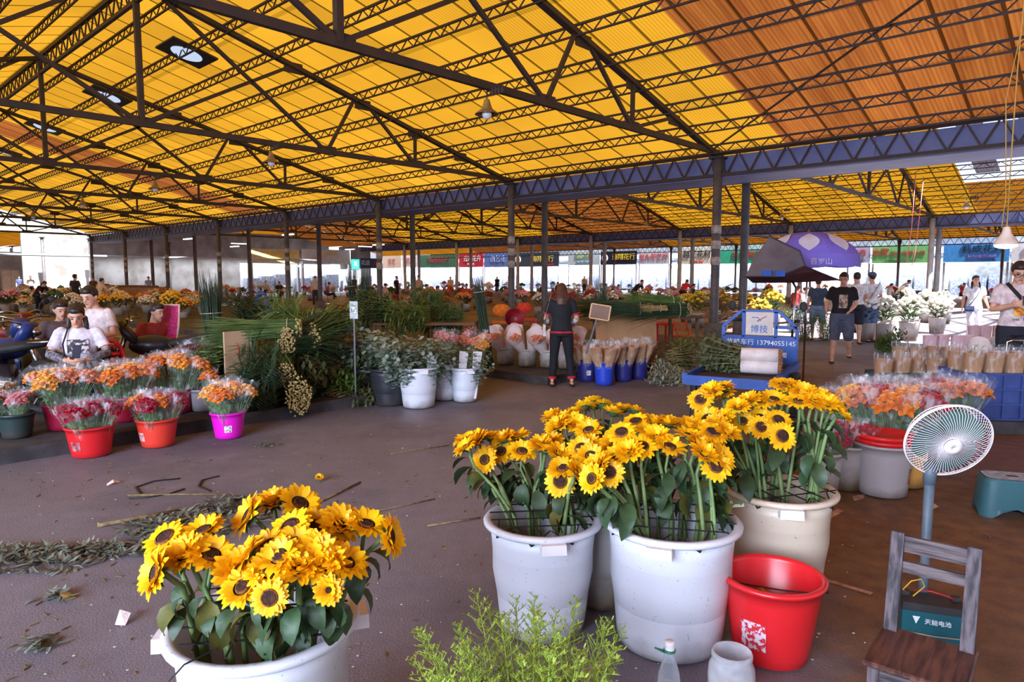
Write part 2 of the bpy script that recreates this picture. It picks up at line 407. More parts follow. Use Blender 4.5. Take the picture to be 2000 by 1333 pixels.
    for Hh, K, A in (('HL', 'KL', 'AL'), ('HR', 'KR', 'AR')):
        a, b, c = q[Hh], q[K], q[A]
        if legs == 'long': m.tube([a, a.lerp(b, .4), b, b.lerp(c, .5), b.lerp(c, .93)], [.1*fat, .094*fat, .07, .066, .06], 10)
        else: m.tube([a, a.lerp(b, .4), a.lerp(b, 1.0), b.lerp(c, .08)], [.105*fat, .102*fat, .09, .088], 10)
    put('trousers' if legs == 'long' else 'shorts', _withmat(bake(m, vox), cloth(pants)), root)
    for K, A in (('KL', 'AL'), ('KR', 'AR')):
        m = MB(); c = q[A]; fw = -Yp; fw = Vector((fw.x, fw.y, 0)).normalized() if abs(fw.z) < .9 else Vector((0, -1, 0)); f2 = c+Vector((0, 0, -.058))
        if shoes is not None: m.tube([f2-fw*.07, f2-fw*.04, f2+fw*.04, f2+fw*.13, f2+fw*.18], [.026, .04, .042, .04, .026], 10, flat=.55, side=fw.cross(Vector((0, 0, 1)))); put('shoe', m.mesh('shoe', cloth(shoes)), root)
    h = MB()
    h.ell(hp(0, .022, .035), (.084, .092, .098), 14, 10, E)
    h.ell(hp(0, -.035, .085), (.066, .05, .04), 12, 8, E)
    if style in ('bob', 'long'):
        L = .2 if style == 'bob' else .3
        h.loft([(hp(0, .035, .05), E @ V(.09, 0, 0), E @ V(0, .075, 0)), (hp(0, .05, -.06), E @ V(.1, 0, 0), E @ V(0, .066, 0)), (hp(0, .06, -.06-L*.5), E @ V(.105, 0, 0), E @ V(0, .06, 0)), (hp(0, .06, -.06-L), E @ V(.075, 0, 0), E @ V(0, .035, 0))], 12)
    if style == 'pony':
        h.ell(hp(0, .11, .02), (.034, .034, .034), 8, 6, E); h.tube([hp(0, .115, .02), hp(0, .15, -.05), hp(0, .13, -.2)], [.03, .032, .012], 8)
    if style == 'braids':
        for s in (-1, 1): h.tube([hp(s*.07, .03, -.03), hp(s*.085, -.02, -.12), hp(s*.09, -.05, -.24)], [.028, .026, .012], 8)
    if style == 'bun': h.ell(hp(0, .105, .03), (.045, .04, .045), 10, 7, E)
    put('hair', _withmat(bake(h, max(.009, vox*.7)), hair), root)
    if face:
        for s in (-1, 1):
            MB().ell(hp(s*.03, -.083, .005), (.013, .008, .0065), 8, 6, E).build('eye', EYE, root); MB().tube([hp(s*.014, -.089, .03), hp(s*.032, -.088, .034), hp(s*.048, -.078, .028)], .0045, 5).build('eyebrow', EYE, root)
        MB().ell(hp(0, -.087, -.058), (.022, .009, .007), 8, 6, E).build('mouth', LIP, root)
    root['_q'] = 0; del root['_q']
    return root, q, hp, E
def _withmat(me, m): me.materials.append(m); return me
def world_of(root, p): return Matrix.LocRotScale(root.location, root.rotation_euler, root.scale) @ Vector(p)
def phone(label, loc, rot, c=(40, 40, 46)):
    e = thing('phone', label, 'phone', loc, rot=rot)
    MB().box((0, 0, 0), (.072, .009, .145)).build('case', cloth(c), e, False); MB().box((0, -.0055, 0), (.066, .002, .135)).build('screen', mat('phone_screen', (60, 66, 80), None, 4, .1), e, False)
    MB().lathe([(0, 0), (.008, 0), (.008, .003), (0, .003)], 10, (.022, .0045, .055), Matrix.Rotation(-PI/2, 3, 'X')).build('camera_lens', EYE, e); return e

# the woman in black seen from behind
p = G(1096, 753)
root, q, hp, E = person('woman in black outfit with red trim and brown bob, seen from behind', p, PI, dict(
    EL=(-.25, -.03, 1.1), WL=(-.2, -.2, .98), ER=(.25, -.03, 1.1), WR=(.2, -.2, .98), KL=(-.13, -.03, .48), AL=(-.17, .02, .085), KR=(.12, 0, .48), AR=(.15, .03, .085), HD=(0, -.06, 1.53)), H=1.54,
    shirt=(28, 28, 34), pants=(22, 22, 28), hair=BHAIR, style='bob', vox=.014, head=(.35, 0, 0), face=False, shoes=(34, 30, 30))
RED = cloth((196, 36, 48))
mb = MB(); mb.lathe([(.19, .86), (.195, .865), (.195, .885), (.19, .89)], 24, sy=.72)
mb.build('waist_band', RED, root)
for k in ('L', 'R'):
    a, b = q['S'+k], q['E'+k]; d = (b-a).normalized(); c = a.lerp(b, .7); MB().tube([c-d*.012, c+d*.012], .068, 14).build('cuff_stripe', RED, root)
    a, b = q['K'+k], q['A'+k]; d = (b-a).normalized(); c = a.lerp(b, .88); MB().tube([c-d*.02, c+d*.02], .066, 14).build('ankle_stripe', RED, root)
    a, b = q['E'+k], q['W'+k]; MB().tube([a.lerp(b, .05), a.lerp(b, .95)], [.044, .034], 10).build('arm_sleeve', cloth((214, 210, 220)), root)
mb = MB(); mb.tube([q['SR']+V(-.03, .0, .07), q['SR']+V(.05, .05, -.2), V(.25, .1, .92)], .008, 6); mb.tube([q['SR']+V(-.03, 0, .07), q['SR']+V(.06, -.1, -.2), V(.26, .02, .92)], .008, 6)
e = thing('handbag', 'small pale shoulder bag hanging at the side of the woman in black', 'bag', p, PI)
mb.build('strap', cloth((110, 90, 80)), e); MB().box((.265, .06, .85), (.04, .14, .17)).build('pouch', cloth((206, 196, 190)), e, False)

# the man walking by in black T-shirt and denim shorts
p = G(1640, 711)
root, q, hp, E = person('man walking past in black printed t-shirt, denim shorts and sandals', p+V(0, 0, 0), -.35, dict(
    EL=(-.25, .06, 1.1), WL=(-.27, -.14, .98), ER=(.23, .06, 1.09), WR=(.12, -.16, .98), KL=(-.11, -.05, .48), AL=(-.13, .02, .08), KR=(.11, -.12, .5), AR=(.17, .16, .17), HD=(0, -.06, 1.535)), H=1.72,
    shirt=(24, 24, 28), pants=(78, 84, 104), vox=.014, head=(.25, 0, -.2), legs='short', shoes=(64, 50, 48), fat=1.08)
mb = MB()
fr = [V(x, -.135+abs(x)*.18, z) for z in (1.02, 1.1, 1.18, 1.26) for x in (-.07, -.035, 0, .035, .07)]
mb.add(fr, [(r*5+c, r*5+c+1, r*5+c+6, r*5+c+5) for r in range(3) for c in range(4)])
mb.build('shirt_print', mat('faded_print', (186, 164, 142), (92, 70, 62), 16, .8, rng=(.42, .58)), root)
# two men in white with their backs turned, in the sunlight
for i, (px, py, lab, cap, sh) in enumerate([(1668, 672, 'man in white shirt and dark shorts seen from behind in the sunlight', None, (40, 44, 60)), (1698, 668, 'man in white shirt, grey cap and blue shorts seen from behind in the sunlight', (86, 96, 120), (110, 130, 180))]):
    p = G(px, py); root, q, hp, E = person(lab, p, PI-.2+.3*i, dict(WL=(-.16, -.22, 1.02), WR=(.2, -.12, .9)), H=1.74, shirt=(238, 238, 240), pants=sh, legs='short', vox=.02, face=False)
    if cap:
        mb = MB(); mb.lathe([(.0, .12), (.06, .105), (.092, .06), (.098, .03), (.094, .03)], 18, c=hp(0, .01, .02), sy=1.15); mb.box(hp(0, -.12, .06), (.14, .1, .012)); mb.build('cap', cloth(cap), root)
        mb = MB(); mb.tube([q['SL']+V(.04, .09, .06), q['C']+V(.02, .14, 0), q['HR']+V(.07, .1, .08)], .014, 6); mb.build('bag_strap', cloth((180, 180, 186)), root)
# woman in slate dress stepping left
p = G(1594, 664); person('woman in slate blue top and shorts with bare legs, facing away among green bundles', p, 2.6, dict(EL=(-.24, -.05, 1.1), WL=(-.3, -.2, .93), WR=(.24, .05, .85), KR=(.1, .05, .49), AR=(.1, .02, .08), KL=(-.13, -.06, .48), AL=(-.14, .24, .14)), H=1.6, shirt=(66, 78, 100), pants=(120, 140, 170), legs='short', vox=.018, face=False, style='bun')
# girl in white walking in the sun
p = G(1898, 668); root, q, hp, E = person('girl in white with long black hair and dark shoulder bag in the sunlight', p, -.3, dict(EL=(-.22, .05, 1.1), WL=(-.26, -.02, .86), ER=(.24, .05, 1.1), WR=(.31, 0, .88), KL=(-.09, -.1, .48), AL=(-.1, -.04, .08)), H=1.66, shirt=(240, 238, 240), pants=(224, 220, 230), style='braids', vox=.018)
e = thing('handbag', 'dark blue shoulder bag worn by the girl in white', 'bag', p, -.3)
mb = MB(); mb.tube([V(.12, -.09, 1.38), V(0, -.16, 1.15), V(-.16, -.14, .92)], .008, 6); mb.build('strap', cloth((50, 60, 90)), e); mb = MB(); mb.box((-.15, -.16, .84), (.2, .06, .15)); mb.box((-.15, -.195, .87), (.2, .012, .09)); mb.build('pouch', cloth((48, 60, 100)), e, False)
# woman with glasses and phone at the right edge
PW = AT(1985, 600, 8.05); PW.z = .13
root, q, hp, E = person('woman in pale printed t-shirt and glasses reading a phone at the right edge', PW, -.3, dict(EL=(-.24, -.02, 1.1), WL=(-.13, -.24, 1.16), ER=(.25, .03, 1.1), WR=(.05, -.25, 1.13), HD=(-.01, -.06, 1.53)), H=1.69, shirt=(228, 206, 206), pants=(34, 34, 46), style='bun', vox=.011, head=(.42, 0, -.12), handn=[(.9, .2, .5), (-.9, .2, .5)], curl=.9, fat=1.02)
mb = MB()
for s in (-1, 1):
    c = hp(s*.033, -.1, .004); n = 14
    mb.tube([c+E @ V(.027*math.cos(2*PI*k/n), 0, .02*math.sin(2*PI*k/n)) for k in range(n+1)], .0028, 5)
    mb.tube([hp(s*.06, -.098, .008), hp(s*.08, .01, .008)], .0025, 5)
mb.tube([hp(-.008, -.102, .006), hp(.008, -.102, .006)], .0025, 5); mb.build('glasses', EYE, root)
mb = MB(); mb.tube([q['SL']+V(.06, -.04, .055), q['C']+V(-.02, -.15, .05), q['P']+V(.14, -.13, .1)], .024, 8, flat=.3); mb.build('bag_strap', cloth((46, 42, 40)), root)
fr = [V(x, -.152+abs(x-.01)*.2, z) for z in (1.04, 1.1, 1.16) for x in (-.07, -.02, .03, .08)]
mb = MB(); mb.add(fr, [(r*4+c, r*4+c+1, r*4+c+5, r*4+c+4) for r in range(2) for c in range(3)]); mb.build('shirt_print', mat('burger_print', (226, 186, 60), (196, 92, 50), 12, .8, rng=(.45, .55)), root)
text('one', .045, cloth((30, 28, 30)), root, (-.05, -.155, 1.0), (PI/2, 0, 0), 'shirt_lettering', .001); text('P', .06, cloth((30, 28, 30)), root, (.035, -.155, 1.0), (PI/2, 0, 0), 'shirt_lettering', .001)
phone('phone in the hands of the woman with glasses', world_of(root, (-.03, -.33, 1.21)), Euler((-.7, .2, -.3)), (206, 190, 190))
# seated girl on the left looking at her phone
PG = AT(158, 700, 7.35); PG.z = KH_
SIT = dict(P=(0, 0, .5), C=(0, -.02, .79), N=(0, -.06, 1.0), HD=(0, -.13, 1.13), SL=(-.17, -.05, .955), SR=(.17, -.05, .955), EL=(-.27, -.1, .71), WL=(-.08, -.31, .66), ER=(.27, -.1, .71), WR=(.09, -.31, .66),
           HL=(-.09, 0, .47), HR=(.09, 0, .47), KL=(-.05, -.42, .52), AL=(-.12, -.36, .1), KR=(.12, -.4, .5), AR=(.0, -.55, .25))
root, q, hp, E = person('girl in white photo-print t-shirt sitting with a phone, black braided hair', PG, .42, SIT, H=1.62, shirt=(232, 220, 232), pants=(86, 116, 108), style='braids', vox=.011, head=(.5, 0, 0), handn=[(.9, .1, .5), (-.9, .1, .5)], curl=.9)
GPC = mat('grey_patterned_cloth', (128, 124, 134), (66, 62, 70), 40, .8, rng=(.42, .58))
for k in ('L', 'R'):
    a, b, c = q['S'+k], q['E'+k], q['W'+k]; MB().tube([a.lerp(b, .8), b, b.lerp(c, .5), b.lerp(c, .88)], [.048, .047, .044, .034], 10).build('arm_sleeve', GPC, root)
fr = [V(x, -.158+abs(x)*.15+(z-.75)*.06, z) for z in (.72, .77, .82, .87) for x in (-.1, -.06, -.02, .02, .06, .1)]
mb = MB(); mb.add(fr, [(r*6+c, r*6+c+1, r*6+c+7, r*6+c+6) for r in range(3) for c in range(5)]); mb.build('shirt_print', mat('photo_print', (66, 60, 66), (214, 200, 204), 22, .8, rng=(.5, .56)), root)
phone('phone held by the seated girl in the white photo-print t-shirt', world_of(root, (.02, -.36, .76)), Euler((-.5, .1, .42)))
e = thing('waist_bag', 'black bag on the lap of the seated girl', 'bag', world_of(root, (.02, -.26, .57)), .42)
mb = MB(); mb.box((0, 0, 0), (.26, .1, .1), taper=.85); mb.build('pouch', cloth((30, 28, 36)), e, False); MB().tube([V(-.12, .05, .02), V(-.15, .08, .25), V(-.1, .13, .42)], .008, 6).build('strap', cloth((30, 28, 36)), e)
# man in white behind her, man reclining, woman with a phone in the pink lounge chair
p = AT(196, 640, 8.0); p.z = .28
person('man in white shirt with short black hair sitting behind the seated girl', p, -.2, SIT, H=1.66, shirt=(224, 206, 204), pants=(60, 52, 60), vox=.014, head=(.35, 0, .1))
p = AT(120, 640, 8.6); p.z = .1
person('man in brown clothes sitting barefoot with folded arms among motorcycles', p, .6, SIT, H=1.66, shirt=(96, 76, 80), pants=(170, 108, 66), vox=.018, head=(.3, 0, .3), shoes=None)
p = AT(300, 640, 8.8); p.z = .1
person('woman in red dotted dress leaning back with a phone beside the burlap sack', p, .9, SIT, H=1.6, shirt=(176, 62, 56), pants=(150, 60, 60), vox=.018, head=(.2, 0, .3), style='pony')
# the three traders on the left
p = G(78, 616); BEND = dict(P=(0, .1, .88), C=(0, -.1, 1.12), N=(0, -.26, 1.27), HD=(0, -.36, 1.36), SL=(-.17, -.22, 1.24), SR=(.17, -.22, 1.24), EL=(-.2, -.34, .98), WL=(-.15, -.5, .8), ER=(.2, -.34, .98), WR=(.15, -.5, .8))
person('woman in black with a ponytail bending over white flowers at left', p, 1.3, BEND, H=1.62, shirt=(28, 26, 32), pants=(24, 24, 30), style='pony', vox=.018, head=(.5, 0, 0))
p = G(150, 612); person('man in dark t-shirt standing with his back turned among far left stalls', p, 2.9, dict(EL=(-.26, 0, 1.08), WL=(-.2, -.2, .95)), H=1.74, shirt=(40, 34, 40), pants=(30, 30, 36), vox=.018, face=False)
p = G(197, 616); person('man in cream shirt leaning left with his back turned among far left stalls', p, 2.5, dict(BEND, P=(0, .02, .88), C=(0, -.02, 1.17), N=(0, -.08, 1.36), HD=(0, -.12, 1.49), SL=(-.17, -.06, 1.32), SR=(.17, -.06, 1.32)), H=1.62, shirt=(226, 196, 160), pants=(60, 56, 60), vox=.018, face=False)
# mid and far traders
FARP = [(617, 600, .5, (226, 196, 170), (60, 50, 50), 'short', 'man in cream t-shirt standing beside the red and blue tricycle', dict()),
        (775, 592, 1.2, (26, 26, 32), (30, 30, 36), 'short', 'woman in black t-shirt in profile between two columns', dict()),
        (818, 596, .3, (214, 178, 140), (60, 40, 40), 'short', 'woman in floral cream blouse facing us at mid distance', dict()),
        (1240, 606, .9, (34, 34, 40), (44, 44, 50), 'short', 'man in dark t-shirt bending over the flowers right of the round sign', BEND),
        (1334, 604, 2.4, (206, 30, 50), (40, 34, 44), 'pony', 'woman in bright red t-shirt with a ponytail leaning over white flowers', BEND),
        (1141, 575, .2, (220, 178, 120), (60, 60, 70), 'pony', 'woman in yellow blouse standing before the lit shops', dict()),
        (971, 572, .1, (30, 26, 30), (34, 30, 36), 'long', 'woman in black with long hair right of the tall green bundle', dict()),
        (1350, 600, .8, (54, 54, 60), (40, 40, 46), 'pony', 'woman in grey beside the woman in bright red', SIT),
        (1552, 622, 2.0, (190, 50, 60), (60, 50, 60), 'bun', 'woman with hair bun in red sitting under the dark umbrella flap', SIT),
        (1566, 632, .8, (210, 186, 180), (90, 70, 80), 'bun', 'woman in pale blouse sitting beside the green bundles', SIT),
        (880, 580, .3, (222, 190, 140), (70, 60, 60), 'pony', 'woman in pale yellow shirt far behind the eucalyptus', dict()),
        (1086, 585, 1.5, (40, 30, 36), (40, 40, 50), 'short', 'man with dark red cap behind the woman in black', SIT),
        (1058, 590, 2.2, (30, 28, 32), (40, 40, 50), 'short', 'person in black sitting by the orange parasol', SIT),
        (750, 600, 2.4, (226, 180, 160), (50, 40, 50), 'bun', 'person in pale top sitting in a red chair near the green bundles', SIT),
        (830, 606, 1.0, (224, 120, 70), (50, 40, 50), 'short', 'person in orange shirt crouching over flowers', SIT),
        (850, 612, 2.0, (30, 30, 36), (40, 40, 50), 'short', 'person in black crouching beside the one in orange', SIT),
        (520, 580, .3, (200, 196, 200), (50, 40, 50), 'short', 'person in white sitting far off before the cream shop sign', SIT),
        (545, 586, .7, (40, 30, 40), (50, 40, 50), 'pony', 'person in black sitting far off before the cream shop sign', SIT),
        (40, 580, .5, (60, 80, 150), (50, 40, 50), 'short', 'person in blue far off at the left edge', dict()),
        (62, 582, .8, (214, 214, 224), (50, 50, 60), 'short', 'person in white far off at the left edge', dict()),
        (292, 585, .4, (150, 170, 210), (50, 50, 60), 'short', 'person in light blue behind the cardboard boxes', dict()),
        (184, 590, .2, (90, 60, 40), (50, 40, 40), 'short', 'man in brown standing behind the man in cream', dict()),
        (910, 600, .4, (190, 90, 60), (50, 40, 50), 'short', 'person in rust top sitting among far green bundles', SIT),
        (1205, 600, .5, (210, 150, 160), (50, 40, 50), 'pony', 'woman in pink apron sitting behind the palm leaves', SIT),
        (1178, 596, 1.2, (216, 200, 200), (50, 40, 50), 'bun', 'person in white sitting behind the palm leaves', SIT),
        (1878, 590, .3, (200, 60, 100), (50, 40, 50), 'short', 'person in pink sitting among far flowers under the blue sign', SIT),
        (1760, 596, 1.0, (240, 236, 236), (50, 40, 50), 'bun', 'person in white bending over sunlit flowers', BEND),
        (1735, 598, 1.6, (240, 236, 236), (80, 70, 80), 'short', 'person in white sitting in sunlit flowers', SIT),
        (693, 580, .9, (40, 36, 46), (50, 40, 50), 'short', 'dark clothed person standing far off by the lit shop', dict()),
        (640, 590, 1.9, (190, 70, 60), (50, 40, 50), 'short', 'person in red sitting behind the tricycle', SIT)]
for px, py, rz, sh, pa, st, lab, J in FARP:
    person(lab, G(px, py), rz, J, H=1.62+.1*R.random(), shirt=sh, pants=pa, style=st, vox=.026, face=False, head=(.2, 0, 0))
# ------------------------------------------------------------------ camera, sky, lights
cam = bpy.data.cameras.new('camera'); co = bpy.data.objects.new('camera', cam); COL.objects.link(co)
cam.sensor_width = 36; cam.lens = F*36/2000; cam.clip_end = 500
co.location = (0, 0, CH); co.rotation_euler = (PI/2-TILT, 0, 0); SC.camera = co
SC.view_settings.view_transform = 'Standard'; SC.view_settings.look = 'None'
SC.cycles.max_bounces = 6; SC.cycles.diffuse_bounces = 3; SC.cycles.glossy_bounces = 2; SC.cycles.transmission_bounces = 4
SC.cycles.transparent_max_bounces = 14; SC.cycles.caustics_reflective = False; SC.cycles.caustics_refractive = False
SC.cycles.sample_clamp_indirect = 6
w = bpy.data.worlds.new('sky'); SC.world = w; w.use_nodes = True; nt = w.node_tree
bg = nt.nodes['Background']; bg.inputs[0].default_value = lin((214, 228, 255)); bg.inputs[1].default_value = 1.5
def lamp(name, kind, loc, energy, color=(1, 1, 1), size=1, size_y=None, target=None, rot=None, angle=None):
    l = bpy.data.lights.new(name, kind); l.energy = energy; l.color = color
    if kind == 'AREA':
        l.size = size
        if size_y: l.shape = 'RECTANGLE'; l.size_y = size_y
    if kind == 'SUN' and angle: l.angle = angle
    if kind in ('POINT', 'SPOT'): l.shadow_soft_size = size
    o = put(name, l, None, loc)
    if target is not None: o.rotation_euler = (Vector(target)-Vector(loc)).to_track_quat('-Z', 'Y').to_euler()
    return o
sd = HP(1, 0)-HP(0, 0)
sun_dir = sd*.50+Vector((0, 0, -.86))+(HP(0, 1)-HP(0, 0))*.05
lamp('sun', 'SUN', (0, 0, 30), 30.0, (1, .97, .93), angle=.02).rotation_euler = sun_dir.to_track_quat('-Z', 'Y').to_euler()
lamp('open_side_daylight', 'AREA', (-6.5, -6.0, 3.4), 3700, (.66, .78, 1), 9, 4.5, target=(0, 5, .4))

# ------------------------------------------------------------------ the hall
STEEL = mat('dark_steel', (42, 36, 36), (58, 44, 38), 3, .6)
STEEL2 = mat('weathered_steel', (66, 66, 74), (90, 84, 84), 4, .5, .05)
BLUEST = mat('blue_painted_steel', (84, 92, 140), (106, 112, 156), 1.2, .5)
CONC = mat('rough_concrete', (112, 104, 100), (86, 78, 74), 5, .8, .3)
DCONC = mat('stained_concrete', (78, 74, 76), (48, 44, 44), 4, .8, .5)
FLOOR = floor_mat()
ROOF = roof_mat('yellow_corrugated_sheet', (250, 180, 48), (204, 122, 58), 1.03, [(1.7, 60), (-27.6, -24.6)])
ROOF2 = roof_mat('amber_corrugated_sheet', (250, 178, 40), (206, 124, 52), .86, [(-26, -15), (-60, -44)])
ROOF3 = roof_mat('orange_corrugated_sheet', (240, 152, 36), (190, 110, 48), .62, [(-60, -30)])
GREYSH = mat('grey_corrugated_sheet', (150, 150, 160), (96, 98, 108), 1.5, .6, 0, stretch=(12, .3, 1))
WHITE = mat('white_paint', (226, 228, 232), (206, 208, 214), 3, .5)
EMW = emat('white_glow', (255, 255, 255), 3.0)
HROT = (0, 0, HALL)
S0, S1 = -20.0, 52.15; SP = 7.45; SPAN = 23.2; EAVE = 5.0; RISE = 3.0; GAP = 1.77
def hallobj(mb, name, m, parent=None, smooth=False):
    return mb.build(name, m, parent, smooth, HO, HROT) if parent is None else mb.build(name, m, parent, smooth)

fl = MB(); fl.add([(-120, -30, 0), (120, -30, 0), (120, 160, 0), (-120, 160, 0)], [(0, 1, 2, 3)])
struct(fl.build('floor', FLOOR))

def roof(d0, name, m, q0, q1, sides='both'):
    mb = MB(); mid = d0+SPAN/2
    lo = d0-.25; hi = d0+SPAN+.25; zl = EAVE-.065
    if sides in ('both', 'near'): mb.add([(q0, lo, zl), (q1, lo, zl), (q1, mid, EAVE+RISE), (q0, mid, EAVE+RISE)], [(0, 1, 2, 3)])
    if sides in ('both', 'far'): mb.add([(q0, mid, EAVE+RISE), (q1, mid, EAVE+RISE), (q1, hi, zl), (q0, hi, zl)], [(0, 1, 2, 3)])
    return struct(hallobj(mb, name, m))
D1 = -SPAN; D2 = GAP; D3 = GAP*2+SPAN
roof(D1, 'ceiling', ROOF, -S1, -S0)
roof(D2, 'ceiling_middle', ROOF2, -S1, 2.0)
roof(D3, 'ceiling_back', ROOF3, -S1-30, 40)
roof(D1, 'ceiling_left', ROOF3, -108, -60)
# grey sheets left on the frame over the open bay of the middle roof
for i, (q, d, L) in enumerate([(2.6, 13.5, 6.5), (4.6, 13.4, 4), (5.6, 14.5, 8), (8.8, 13.4, 9), (10.6, 14, 6)]):
    mb = MB(); z = lambda dd: EAVE+RISE*(D2+SPAN-dd)/(SPAN/2)
    mb.add([(q, d, z(d)), (q+.9, d, z(d)), (q+.9, d+L, z(d+L)), (q, d+L, z(d+L))], [(0, 1, 2, 3)])
    tag(hallobj(mb, 'roof_sheet', GREYSH), 'old grey corrugated sheet left over the open bay of the far roof', 'roof sheet', 'grey roof sheets over the open bay')

def topz(d, d0):
    t = (d-d0)/(SPAN/2); return EAVE+RISE*(t if t < 1 else 2-t)-.1
def lattice(q0, q1, d, z0, z1, pitch, wc, wd, mb=None, dy=0):
    mb = mb or MB()
    mb.bar((q0, d, z1), (q1, d, z1), wc); mb.bar((q0, d+dy, z0), (q1, d+dy, z0), wc*.8)
    n = int((q1-q0)/pitch)
    for i in range(n):
        a = q0+i*pitch; mb.bar((a, d, z1), (a+pitch/2, d+dy, z0), wd, cap=False); mb.bar((a+pitch/2, d+dy, z0), (a+pitch, d, z1), wd, cap=False)
    return mb
# trusses: each one top chords, tie, king post and web members
WEB = [(4.15, 2.34), (4.15, 4.14), (4.15, 5.8), (7.1, 6.2), (7.1, 11.2), (11.6, 8.0)]
def make_truss(d0):
    e = put('roof_truss', None); e.empty_display_size = .2
    zb = EAVE-.1; mid = SPAN/2
    for sgn in (0, 1):
        f = (lambda t: d0+t) if sgn == 0 else (lambda t: d0+SPAN-t)
        mb = MB(); mb.bar((0, f(0), zb-.1), (0, f(mid), EAVE+RISE-.2), .1, .16, up=(1, 0, 0))
        for t in (2.34, 4.14, 5.95, 8.0): mb.box((0, f(t), topz(f(t), d0)-.14), (.03, .5, .26))
        mb.build('top_chord', STEEL, e, False)
        for tb, tt in WEB:
            m2 = MB(); m2.bar((0, f(tb), zb), (0, f(tt), topz(f(tt), d0)-.08), .07, .08); m2.build('web_member', STEEL, e, False)
    mb = MB(); mb.bar((0, d0, zb), (0, d0+SPAN, zb), .09, .13)
    for t in (4.15, 7.1, 11.6, SPAN-4.15, SPAN-7.1): mb.box((0, d0+t, zb+.05), (.03, .55, .2))
    mb.build('bottom_chord', STEEL, e, False)
    mb = MB(); mb.bar((0, d0+mid, zb), (0, d0+mid, EAVE+RISE-.15), .11); mb.build('king_post', STEEL, e, False)
    return e
side_of = {0: 'nearest', 1: 'second nearest', 2: 'third nearest', 3: 'fourth nearest', 4: 'fifth nearest', 5: 'sixth nearest', 6: 'seventh nearest', 7: 'farthest'}
proto = make_truss(D1)
for i in range(8):
    o = proto if i == 0 else dup(proto, (0, 0, 0))
    o.location = HP(i*SP, 0); o.rotation_euler = HROT
    tag(o, 'steel truss under the yellow near roof, %s of its row' % side_of[i], 'truss', 'trusses of the near roof')
proto2 = make_truss(D2)
for i in range(-1, 7):
    o = proto2 if i == -1 else dup(proto2, (0, 0, 0))
    o.location = HP(i*SP, 0); o.rotation_euler = HROT
    tag(o, 'steel truss under the middle roof, %s of its row' % side_of[i+1], 'truss', 'trusses of the middle roof')
proto3 = make_truss(D3)
for j, i in enumerate(range(-2, 6)):
    o = proto3 if j == 0 else dup(proto3, (0, 0, 0))
    o.location = HP(i*SP, 0); o.rotation_euler = HROT
    tag(o, 'steel truss under the rear orange roof, %s of its row' % side_of[j], 'truss', 'trusses of the rear roof')
# purlins
NP = 10
pur = lattice(-S1, -S0, 0, -.2, 0, .44, .045, .022).mesh('purlin', STEEL, False)
pur2 = lattice(-S1, 12, 0, -.2, 0, .6, .045, .025).mesh('purlin', STEEL, False)
for rn, d0, me, sl, desc in ((0, D1, pur, (0, 1), 'near yellow roof'), (1, D2, pur2, (1,), 'middle roof'), (2, D3, pur2, (1,), 'rear roof')):
    for k in sl:
        for i in range(NP):
            t = SPAN/2*(i+.35)/NP
            if rn == 0 and k == 0 and t < 3.4: continue
            d = d0+t if k == 0 else d0+SPAN-t
            o = put('purlin', me, None, HP(0, d, topz(d, d0)+.03), HROT)
            tag(o, 'lattice purlin under the %s%s, %s above its eaves' % (desc, ', far slope' if k == 1 and rn == 0 else '', ORD[i]), 'purlin', 'lattice purlins under the '+desc)
rb = lattice(-S1, -S0, 0, -.1, .35, .5, .1, .03)
tag(rb.build('ridge_beam', STEEL, None, False, HP(0, D1+SPAN/2, EAVE+RISE-.5), HROT), 'lattice ridge beam along the peak of the near yellow roof', 'beam')
# eave girders with the blue gutter behind
def girder(d, q0, q1, label, flip=1, gut=True):
    e = thing('eaves_girder', label, 'girder', HO, HALL)
    lattice(q0, q1, d, EAVE-.68, EAVE-.12, .62, .1, .035).build('lattice', STEEL, e, False)
    if gut:
        mb = MB(); a = d+.16*flip
        mb.box(((q0+q1)/2, a+.74*flip, EAVE-.45), (q1-q0, 1.46, .56)); mb.box(((q0+q1)/2, a-.02*flip, EAVE-.72), (q1-q0, .1, .05))
        for k in range(int((q1-q0)/SP*2)): mb.box((q0+k*SP/2, a-.01*flip, EAVE-.45), (.06, .05, .56))
        mb.build('gutter', BLUEST, e, False)
girder(0, -S1, 16, 'lattice eaves girder with blue gutter over the nearest row of columns')
girder(D2+SPAN, -S1, 16, 'lattice eaves girder with pale blue gutter over the row of columns at mid distance')
girder(D3+SPAN, -70, 30, 'lattice eaves girder just above the shop signs', gut=False)
girder(D2, -S1, 3, 'lattice girder along the second row of columns behind the nearest girder', gut=False)
# columns
def make_column(h, r, m=STEEL2):
    e = put('steel_column', None)
    MB().lathe([(r, .3), (r, h), (0, h)], 14).build('shaft', m, e)
    mb = MB(); mb.box((0, 0, .2), (r*3.4, r*3.4, .4), taper=.92); mb.build('plinth', CONC, e, False)
    mb = MB(); mb.box((0, 0, h-.03), (r*3.2, r*3.2, .06)); mb.box((0, 0, h-.2), (r*2.8, .02, .3), taper=1); mb.build('cap_plate', STEEL, e, False)
    return e
c0 = make_column(EAVE-.2, .115); first = True
TAPE = mat('grey_tape', (168, 160, 152), (120, 110, 104), 14, .5, .3)
for i in range(8):
    o = c0 if i == 0 else dup(c0, (0, 0, 0)); o.location = HP(i*SP, 0); o.rotation_euler = HROT
    tag(o, 'steel column in the front row under the blue girder, %s to the camera' % side_of[i] if i else 'nearest big steel column with taped shaft, just behind the blue tricycle', 'column', 'front row of columns')
    if i < 3:
        mb = MB()
        for k in range(3):
            z = 1.9+k*.42+R.random()*.1; mb.lathe([(.118, z), (.13, z+.02), (.128, z+.2), (.118, z+.22)], 14)
        mb.build('tape_wrap', TAPE, o)
